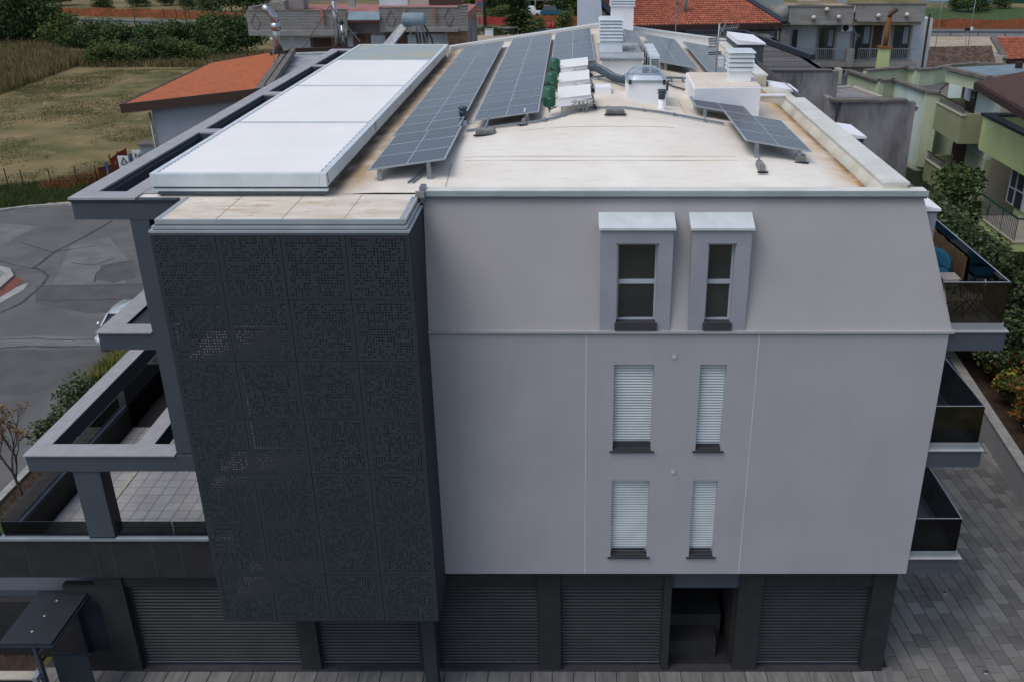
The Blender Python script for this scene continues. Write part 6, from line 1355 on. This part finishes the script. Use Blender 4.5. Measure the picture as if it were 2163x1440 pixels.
for k, (x, y, lb) in enumerate(((-18.6,6.2,'nearest low juniper below the bare tree'),(-17.6,7.6,'low juniper between the bare tree and the terrace'),(-18.9,11.8,'low juniper behind the bare tree'),(-17.4,4.6,'low juniper in the bottom left corner of the bed'))):
    random.seed(90+k); t = thing('juniper', lb, 'juniper', (x,y,GZ), 0, 'low junipers in the street bed'); mb = MB()
    for _ in range(2600):
        a = random.uniform(0,6.28); q = random.random()**.6*1.5; hh = (1-q/1.6)*.7+.15; b_ = a+random.uniform(-.5,.5); s_ = random.uniform(.18,.4)
        P_ = Vector((x+math.cos(a)*q,y+math.sin(a)*q,GZ+hh*random.uniform(.3,1))); D_ = Vector((math.cos(b_),math.sin(b_),random.uniform(0,.7))).normalized()*s_; n_ = Vector((-D_.y,D_.x,0)).normalized()*.03
        mb.cm = random.choices((0,1,2),weights=(3,3,1))[0]; mb.add([P_-n_,P_+n_,P_+D_],[(0,1,2)])
    mb.build('foliage', [M['leaf_mid'],M['leaf_dark'],M['leaf_light']], t); MB().tube([(x,y,GZ),(x+.1,y,GZ+.5)],.05,6).build('stem', M['bark'], t)

# ------------------------------------------------------------ entrance canopy and gate, bottom left
t = thing('entrance_canopy', 'dark flat canopy plate with three small round studs at the bottom left', 'canopy', (-13.8,-.5,GZ))
box('plate', M['near_black'], (-14.45,-13.12,-1.55,.50,2.44,2.50), t); box('edge', M['dark_trim'], (-14.5,-13.07,-1.60,.55,2.40,2.439), t)
for u, v in ((120,1268),(94,1300),(68,1333)): p = at(u,v,z=2.5); MB().lathe((p.x,p.y,2.5), [(.035,0),(.03,.012)], 10).build('stud', M['beige'], t)
MB().bar((-13.95,-1.0,GZ),(-13.95,-1.0,2.4),.10,.14).build('post', M['beam'], t); MB().bar((-13.9,-1.0,1.7),(-13.3,-1.0,2.38),.06).build('brace', M['beam'], t)
t = thing('garden_wall', 'low charcoal wall with a beige coping under the canopy', 'wall', (-15.5,-.4,GZ)); box('wall', M['charcoal'], (-17.5,-14.1,-1.2,-1.0,GZ,1.0), t); box('coping', M['beige'], (-17.5,-14.1,-1.24,-.96,1.0,1.05), t); box('end_cap', M['alu'], (-14.099,-13.98,-1.25,-.95,.9,1.08), t)
t = thing('entrance_gate', 'dark perforated gate panel next to the canopy post', 'gate', (-13.3,-1.3,GZ)); box('panel', M['perf'], (-13.85,-12.9,-.62,-.6,GZ,1.25), t); box('frame', M['dark_trim'], (-13.9,-12.85,-.6,-.56,1.25,1.3), t)
t = thing('side_wall', 'charcoal boundary wall with a pale ledge left of the canopy', 'wall', (-16,1.0,GZ)); box('wall', M['charcoal'], (-18.5,-13.4,1.0,1.25,GZ,1.7), t); box('ledge', M['beam'], (-18.5,-12.87,1.251,2.4,1.2,1.9), t)
t = thing('undercroft_paving', 'pale paving strips glimpsed under the terrace', 'paving', (-16,4,GZ)); t['kind'] = 'structure'
for k in range(6): box('paving_slab', M['beige'] if k == 4 else M['tile_grey'], (-19+k*1.0,-18.3+k*1.0,3.3,5.6,GZ-.03,GZ+.02), t)

ORDN = ['first','second','third','fourth','fifth','sixth']
# ------------------------------------------------------------ right side: retaining wall, hedge, trees
t = thing('retaining_wall', 'pale grey retaining wall with a stone cap between paving and hedge', 'wall', (16.9,12,GZ))
def rx(y): return 16.15+(y-8.75)*.085
for k in range(14):
    y0, y1 = -4+k*2.6, -4+(k+1)*2.6
    MB().hexa([(rx(y0),y0,GZ),(rx(y0)+.3,y0,GZ),(rx(y1)+.3,y1,GZ),(rx(y1),y1,GZ)],[(rx(y0),y0,.9),(rx(y0)+.3,y0,.9),(rx(y1)+.3,y1,.9),(rx(y1),y1,.9)]).build('wall_panel', M['coping_grey'], t)
    MB().hexa([(rx(y0)-.05,y0,.9),(rx(y0)+.36,y0,.9),(rx(y1)+.36,y1-.01,.9),(rx(y1)-.05,y1-.01,.9)],[(rx(y0)-.05,y0,.95),(rx(y0)+.36,y0,.95),(rx(y1)+.36,y1-.01,.95),(rx(y1)-.05,y1-.01,.95)]).build('cap_stone', M['kerb'], t)
for k, (u, v) in enumerate(((2088,950),(2112,985))):
    p = at(u,v,z=GZ+.01); t = thing('drain_grate', ['left pale drain strip at the foot of the retaining wall','right pale drain strip at the foot of the retaining wall'][k], 'drain', tuple(p)); box('frame', M['kerb'], (p.x-.12,p.x+.12,p.y-.5,p.y+.5,GZ+.012,GZ+.03), t); 
    for j in range(6): box('slot', M['rail'], (p.x-.09,p.x+.09,p.y-.42+j*.15,p.y-.36+j*.15,GZ+.03,GZ+.034), t)
hm = [['leaf_orange','leaf_mid','leaf_yellow'],['leaf_mid','leaf_orange','leaf_light'],['leaf_yellow','leaf_mid','leaf_orange'],['leaf_dark','leaf_mid','leaf_orange']]
hl = ['orange-red','green and orange','yellowish','dark green']; hq = {}
for k in range(16):
    y = 8.0+k*1.15; ix = k % 4
    hq.setdefault(('a',ix),[]).append(tree('hedge_shrub', 'x', 'hedge shrub', 17.5+.35*(k%2)+(y-9)*.09, y, .55, 1.7+.3*((k*7)%3), .85, hm[ix], 950, .17, .03, 'autumn hedge shrubs behind the retaining wall', 6, .15, seed=120+k))
for k in range(9):
    y = 7.5+k*2.0; ix = (k*3+1) % 4
    hq.setdefault(('b',ix),[]).append(tree('hedge_shrub', 'x', 'hedge shrub', 19.1+.3*(k%2)+(y-9)*.05, y, .55, 2.0, 1.0, hm[ix], 1000, .18, .03, 'autumn hedge shrubs behind the retaining wall', 6, .15, seed=150+k))
for (row, ix), q in hq.items():
    for k, o in enumerate(q): o['label'] = '%s %s hedge shrub %s, counted from the near end' % (ORDN[k], hl[ix], 'behind the retaining wall' if row == 'a' else 'in the rear hedge row')
tree('garden_tree', 'yellow-green leafy tree at the right edge beside the top balcony', 'tree', 20.6, 10.5, .55, 5.8, 1.7, ['leaf_yellow','leaf_light','leaf_mid'], 3600, .24, .09, None, 10, .3, seed=181)
tree('garden_tree', 'dark green tree in front of the mint wing, under the lime house', 'tree', 18.2, 23.6, GZ, 9.3, 2.5, ['leaf_dark','leaf_mid','leaf_mid'], 9000, .25, .16, None, 14, .35, seed=182)
tree('garden_tree', 'dark grey-green tree just behind the top right balcony', 'tree', 16.4, 18.4, GZ, 8.3, 2.7, ['leaf_dark','leaf_grey','leaf_dark'], 11000, .24, .16, None, 14, .3, seed=183)
tree('garden_tree', 'low dark tree below the lime green balcony', 'tree', 18.9, 18.0, GZ, 6.8, 2.3, ['leaf_dark','leaf_grey','leaf_mid'], 8500, .24, .14, None, 12, .3, seed=184)
t = thing('garden_fence', 'dark steel garden fence behind the autumn hedge', 'fence', (20.4,12,.55))
for k in range(40): box('bar', M['green_paint'], (20.8,20.84,6+k*.4,6.04+k*.4,.6,1.9), t)
box('top_rail', M['green_paint'], (20.78,20.86,6,22,1.9,1.96), t)

# ------------------------------------------------------------ furniture on the top right balcony
ZF = 10.36
def slat_chair(label, x, y, rz_):
    t = thing('slatted_chair', label, 'folding chair', (x,y,ZF), 0, 'slatted folding chairs on the top balcony'); t.rotation_euler = (0,0,0)
    def R_(p): c, s_ = math.cos(rz_), math.sin(rz_); return (x+p[0]*c-p[1]*s_, y+p[0]*s_+p[1]*c, ZF+p[2])
    def hb(b): return MB().hexa([R_((b[0],b[2],b[4])),R_((b[1],b[2],b[4])),R_((b[1],b[3],b[4])),R_((b[0],b[3],b[4]))],[R_((b[0],b[2],b[5])),R_((b[1],b[2],b[5])),R_((b[1],b[3],b[5])),R_((b[0],b[3],b[5]))])
    for k in range(6): hb((-.21,.21,-.2+k*.07,-.15+k*.07,.44,.46)).build('seat_slat', M['wood_slat'], t)
    for k in range(2): hb((-.21,.21,.2,.22,.66+k*.12,.73+k*.12)).build('back_slat', M['wood_slat'], t)
    for sx in (-.22,.22):
        MB().bar(R_((sx,-.2,0)),R_((sx,.22,.85)),.025).build('leg', M['rubber'], t); MB().bar(R_((sx,.22,0)),R_((sx,-.2,.44)),.025).build('leg', M['rubber'], t)
slat_chair('slatted folding chair nearest the sloping wall on the top balcony', 9.05, .95, 0.15); slat_chair('slatted folding chair by the outer glass of the top balcony', 9.58, 1.05, -1.9)
t = thing('folding_table', 'small slatted folding table between the balcony chairs', 'table', (9.2,1.75,ZF))
for k in range(6): box('top_slat', M['wood_slat'], (8.98,9.42,1.52+k*.08,1.58+k*.08,ZF+.70,ZF+.72), t)
for sx in (9.0,9.4): MB().bar((sx,1.5,ZF),(sx,1.98,ZF+.7),.025).build('leg', M['rubber'], t); MB().bar((sx,1.98,ZF),(sx,1.5,ZF+.7),.025).build('leg', M['rubber'], t)
t = thing('armchair', 'blue round-backed armchair on the top balcony', 'armchair', (9.3,2.9,ZF))
a = MB(); a.smooth = True; N = 14
vs = []
for j in range(5):
    for i in range(N+1):
        th = math.pi*i/N; h = .42+j*.13*math.sin(th)**.5; r_ = .36+.02*j; vs.append((9.3+math.cos(th)*r_, 2.9+math.sin(th)*r_*.9, ZF+h))
a.add(vs, [(j*(N+1)+i, j*(N+1)+i+1, (j+1)*(N+1)+i+1, (j+1)*(N+1)+i) for j in range(4) for i in range(N)]); bk = a.build('backrest', M['teal_cushion'], t)
so_ = bk.modifiers.new('shell', 'SOLIDIFY'); so_.thickness = .05
box('seat', M['teal_cushion'], (8.98,9.62,2.55,3.15,ZF+.34,ZF+.46), t, bevel=.03)
for dx, dy in ((-.28,-.28),(.28,-.28),(-.28,.2),(.28,.2)): box('leg', M['rubber'], (9.3+dx-.02,9.3+dx+.02,2.87+dy-.02,2.87+dy+.02,ZF,ZF+.34), t)
t = thing('sun_lounger', 'blue reclining lounger deeper along the top balcony', 'lounger', (9.2,5.2,ZF)); box('seat', M['blue_sheet'], (8.9,9.55,4.4,5.6,ZF+.3,ZF+.38), t); MB().hexa([(8.9,5.6,ZF+.3),(9.55,5.6,ZF+.3),(9.55,5.7,ZF+.3),(8.9,5.7,ZF+.3)],[(8.9,6.0,ZF+.95),(9.55,6.0,ZF+.95),(9.55,6.08,ZF+.95),(8.9,6.08,ZF+.95)]).build('backrest', M['teal_cushion'], t)
for x in (8.93,9.5): 
    for y in (4.45,5.5): box('leg', M['alu'], (x,x+.03,y,y+.03,ZF,ZF+.3), t)
t = thing('reed_mat', 'brown reed matting fixed inside the top balcony glass', 'privacy mat', (9.85,4.5,ZF))
for k in range(26): box('reed_panel', M['bamboo'], (9.84,9.86,2.4+k*.2,2.4+k*.2+.17,ZF+.19,ZF+.95+random.uniform(-.02,.02)), t)

ORD = ['first','second','third','fourth','fifth','sixth','seventh','eighth','ninth','tenth','eleventh','twelfth','thirteenth','fourteenth','fifteenth']
def ordered(objs, text):      # text holds one %s, counted from the left (or the near end) of the picture
    for k, o in enumerate(objs): o['label'] = text % ORD[k]
# ------------------------------------------------------------ trees and bushes in the field, far left
D3 = ['leaf_dark','leaf_mid','leaf_mid']; L3 = ['leaf_mid','leaf_light','leaf_dark']
spec = [(12,100,9.5,5.2,D3),(62,98,9.0,5.0,D3),(108,96,8.0,4.2,D3),(140,100,5.2,3.2,L3),(172,112,4.2,3.2,D3),(205,108,4.6,3.4,D3),(248,112,4.4,3.4,D3),(292,110,4.0,3.3,D3),(333,112,4.4,3.4,D3),(378,114,4.8,3.5,D3),(412,112,4.6,3.4,D3),(452,114,5.4,3.8,D3),(492,118,6.2,4.0,D3),(525,112,5.5,3.6,D3),(232,134,3.0,3.0,L3),(268,137,3.0,3.0,L3),(202,138,2.6,2.6,L3),(318,130,3.0,2.8,D3),(362,130,3.4,3.0,D3),(405,130,2.8,2.8,L3),(-30,100,9.5,5.5,D3)]
sh_l = ['tall dark tree in the left corner of the field, cut by the picture edge','second tall dark tree from the left beyond the dry grass','third tall dark tree from the left beyond the dry grass']
protos = []
for k, (ms, h_) in enumerate(((D3,5),(D3,5),(D3,5),(L3,5),(L3,5))):
    protos.append(tree('field_tree', 'x', 'tree', 0, 0, 0, h_, 3.6, ms, 2600, .42, .12, None, 13, .12, seed=200+k))
used = set(); fam = {}
for k, (u, v, h, r_, ms) in enumerate(spec):
    p = at(u, v, z=GZ); pi_ = (k*7) % 3 if ms is D3 else 3+k % 2
    big = h > 7.5
    lb = ('tall dark tree at the upper left, beyond the dry grass' if big else 'dark green bush in the row below the far road' if (ms is D3 and v < 120) else 'dark low bush in front of the row of bushes' if ms is D3 else 'lighter green low bush at the edge of the mown field')
    src = protos[pi_]
    if pi_ not in used: o = src; used.add(pi_); o.location = (p.x,p.y,GZ)
    else: o = copy_tree(src, None, (p.x,p.y,GZ))
    fam.setdefault(lb, []).append((u,o)); o['group'] = 'trees beyond the dry grass' if big else 'bushes beyond the field'; o.rotation_euler = (0,0,k*1.3); o.scale = (r_/3.6*(1+.1*math.sin(k)),r_/3.6,h/5); o['category'] = 'tree' if big else 'bush'; o.name = 'field_tree' if big else 'field_bush'
for lb, q in fam.items():
    q.sort(key=lambda t_: t_[0]); ordered([o for _, o in q], '%s '+lb+', from the left')
fam2 = []
for k, (u, v, h, r_) in enumerate(((20,22,7,5),(70,18,6,4.5),(215,24,3.5,3.2),(440,28,4,3.6),(490,26,7,4),(530,26,9,5),(395,20,3.5,3),(130,12,4,4),(290,14,3.5,3.5),(350,12,3,3))):
    p = at(u, v, z=GZ); o = copy_tree(protos[k%3], None, (p.x,p.y,GZ), k*2.1); o.scale = (r_/3.6,r_/3.6,h/5); fam2.append((u,'%s dark bush from the left beyond the orange net at the upper left',o)); o['group'] = 'bushes beyond the orange net'; o['category'] = 'bush'; o.name = 'field_bush'
for k, (u, v, h, r_) in enumerate(((1040,30,5,4),(1062,26,9,6),(1085,24,11,6),(1000,20,9,6),(1120,22,9,5.5),(1160,20,8,6),(1200,34,8,4.5),(1215,30,9,5),(1236,36,8,5),(1055,45,3,3.2),(1235,20,11,6),(1180,14,8,6),(1100,14,9,7),(1030,12,10,6))):
    p = at(u, v, z=GZ); o = copy_tree(protos[k%5], None, (p.x,p.y,GZ), k*1.7); o.scale = (r_/3.6,r_/3.6,h/5); fam2.append((u,'%s tree from the left behind the far car park in the top middle',o)); o['group'] = 'trees behind the far car park'; o['category'] = 'tree'; o.name = 'park_tree'
for k, (u, v, h, r_) in enumerate(((1000,73,1.2,1.6),(1030,72,1.4,1.8),(1055,74,1.2,1.5),(1140,70,2.6,1.6),(1190,66,3.6,2.2))):
    p = at(u, v, z=GZ); o = copy_tree(protos[3+k%2], None, (p.x,p.y,GZ), k*1.7); o.scale = (r_/3.6,r_/3.6,h/5); fam2.append((u,'%s small bush from the left along the guardrail in the top middle',o)); o['group'] = 'bushes along the middle guardrail'; o['category'] = 'bush'; o.name = 'road_bush'
for k, (u, v, h, r_) in enumerate(((2020,24,3.5,3),(2045,26,5,4),(2068,22,4,3),(2110,18,3,3))):
    p = at(u, v, z=GZ); o = copy_tree(protos[k%3], None, (p.x,p.y,GZ), k*1.7); o.scale = (r_/3.6,r_/3.6,h/5); fam2.append((u,'%s dark bush from the left on the green bank at the top right',o)); o['group'] = 'bushes on the green bank'; o['category'] = 'bush'; o.name = 'bank_bush'
for tx in {q[1] for q in fam2}: ordered([q[2] for q in sorted((q for q in fam2 if q[1] == tx), key=lambda t_: t_[0])], tx)
# conifer in the top middle
random.seed(300); p = at(1098,78,z=GZ); hC = 8.6; t = thing('conifer', 'dark conifer by the road in the top middle', 'conifer', (p.x,p.y,GZ)); MB().tube([(p.x,p.y,GZ),(p.x,p.y,GZ+hC)],.2,7,.04).build('trunk', M['bark'], t); mb = MB()
for j in range(34):
    zz = GZ+.6+(hC-.6)*j/34; R_ = (1-j/35)*3.0+.2
    for b_ in range(9):
        a = random.uniform(0,6.28); L_ = R_*random.uniform(.7,1.15)
        for s_ in range(11):
            f = (s_+1)/11; c = Vector((p.x+math.cos(a)*L_*f, p.y+math.sin(a)*L_*f, zz-.25*f*f+.12*f)); D_ = Vector((math.cos(a+random.uniform(-1,1)),math.sin(a+random.uniform(-1,1)),random.uniform(-.3,.5)))*.62; n_ = Vector((-D_.y,D_.x,.4)).normalized()*.2
            mb.cm = random.choices((0,1),weights=(3,2))[0]; mb.add([c-n_,c+n_,c+D_],[(0,1,2)])
mb.build('crown', [M['leaf_dark'],M['leaf_mid']], t)
# bare thin trees by the far road
for k, (u, v, h) in enumerate(((288,70,7.5),(396,72,8),(455,66,8.5),(432,60,6))):
    random.seed(320+k); p = at(u,v,z=GZ); t = thing('thin_tree', ('leftmost','second','rightmost','third')[k]+' thin sparse tree before the orange net fence', 'tree', (p.x,p.y,GZ), 0, 'thin trees before the orange net'); tb = MB(); tb.tube([(p.x,p.y,GZ),(p.x+.2,p.y,GZ+h*.5),(p.x-.3,p.y,GZ+h)],.10,5,.03)
    for j in range(9): zz = random.uniform(.4,.95)*h; tb.tube([(p.x,p.y,GZ+zz),(p.x+random.uniform(-1,1),p.y,GZ+zz+.9)],.03,4,.012)
    tb.build('trunk', M['bark'], t); mb = MB(); leaves(mb, [((p.x,p.y,GZ+h*.7),(1.3,1.3,h*.35))], 120, .3, 3); mb.build('crown', [M['leaf_mid'],M['leaf_dark'],M['leaf_light']], t)
# dry tall grass and tufts (nobody could count them)
from mathutils import noise as _nz
def patch(poly, thr=None, sc=.12):
    xs_ = [p[0] for p in poly]; ys_ = [p[1] for p in poly]
    def inside(x, y):
        c = False; n = len(poly)
        for i in range(n):
            (x1,y1),(x2,y2) = poly[i], poly[(i+1)%n]
            if (y1 > y) != (y2 > y) and x < (x2-x1)*(y-y1)/(y2-y1)+x1: c = not c
        return c
    def f():
        while True:
            x, y = random.uniform(min(xs_),max(xs_)), random.uniform(min(ys_),max(ys_))
            if inside(x, y) and (thr is None or _nz.noise((x*sc,y*sc,3.1))+.35*_nz.noise((x*sc*5,y*sc*5,8.1)) > thr+random.uniform(-.12,.12)): return x, y, GZ-.05
    return f
blades('tall_dry_grass', 'tall dry yellow grass at the left of the mown field', 'dry grass', patch([gp(-60,100),gp(60,92),gp(190,130),gp(120,155),gp(0,200),gp(-80,215)]), 26000, .7, 1.7, .06, ['dry_grass','green_grass'])
blades('dry_grass_band', 'band of dry grass in front of the bushes', 'dry grass', patch([gp(150,120),gp(300,118),gp(560,115),gp(600,135),gp(450,142),gp(170,142)]), 12000, .4, 1.1, .06, ['dry_grass','green_grass'], seed=6)
blades('field_tufts', 'short dry and green tufts across the mown field', 'grass', patch([gp(-60,190),gp(130,150),gp(560,142),gp(520,190),gp(300,300),gp(180,400),gp(-60,400)], .06), 22000, .03, .16, .035, ['dry_grass','green_grass'], seed=7)
blades('field_greens', 'greener tufts in patches on the mown field', 'grass', patch([gp(-60,190),gp(130,150),gp(560,142),gp(520,190),gp(300,300),gp(180,400),gp(-60,400)], .16, .07), 12000, .05, .22, .035, ['green_grass','dry_grass'], seed=17)
blades('verge_grass', 'green grass along the fence at the edge of the street', 'grass', patch([gp(-60,400),gp(210,372),gp(150,425),gp(60,434),gp(-60,442)]), 16000, .10, .40, .022, ['green_grass','leaf_mid'], seed=8)
blades('rust_weeds', 'rust coloured weeds growing along the wire fence', 'weeds', patch([gp(85,404),gp(150,402),gp(215,382),gp(205,370),gp(90,392)]), 2600, .2, .7, .025, ['leaf_orange','dry_grass'], seed=10)
blades('bed_ground_cover', 'low weeds and fallen leaves in the street bed', 'ground cover', lambda: (random.uniform(-20.6,-15.4),random.uniform(0,25),GZ+.02), 5000, .03, .22, .02, ['leaf_mid','leaf_orange'], seed=12)
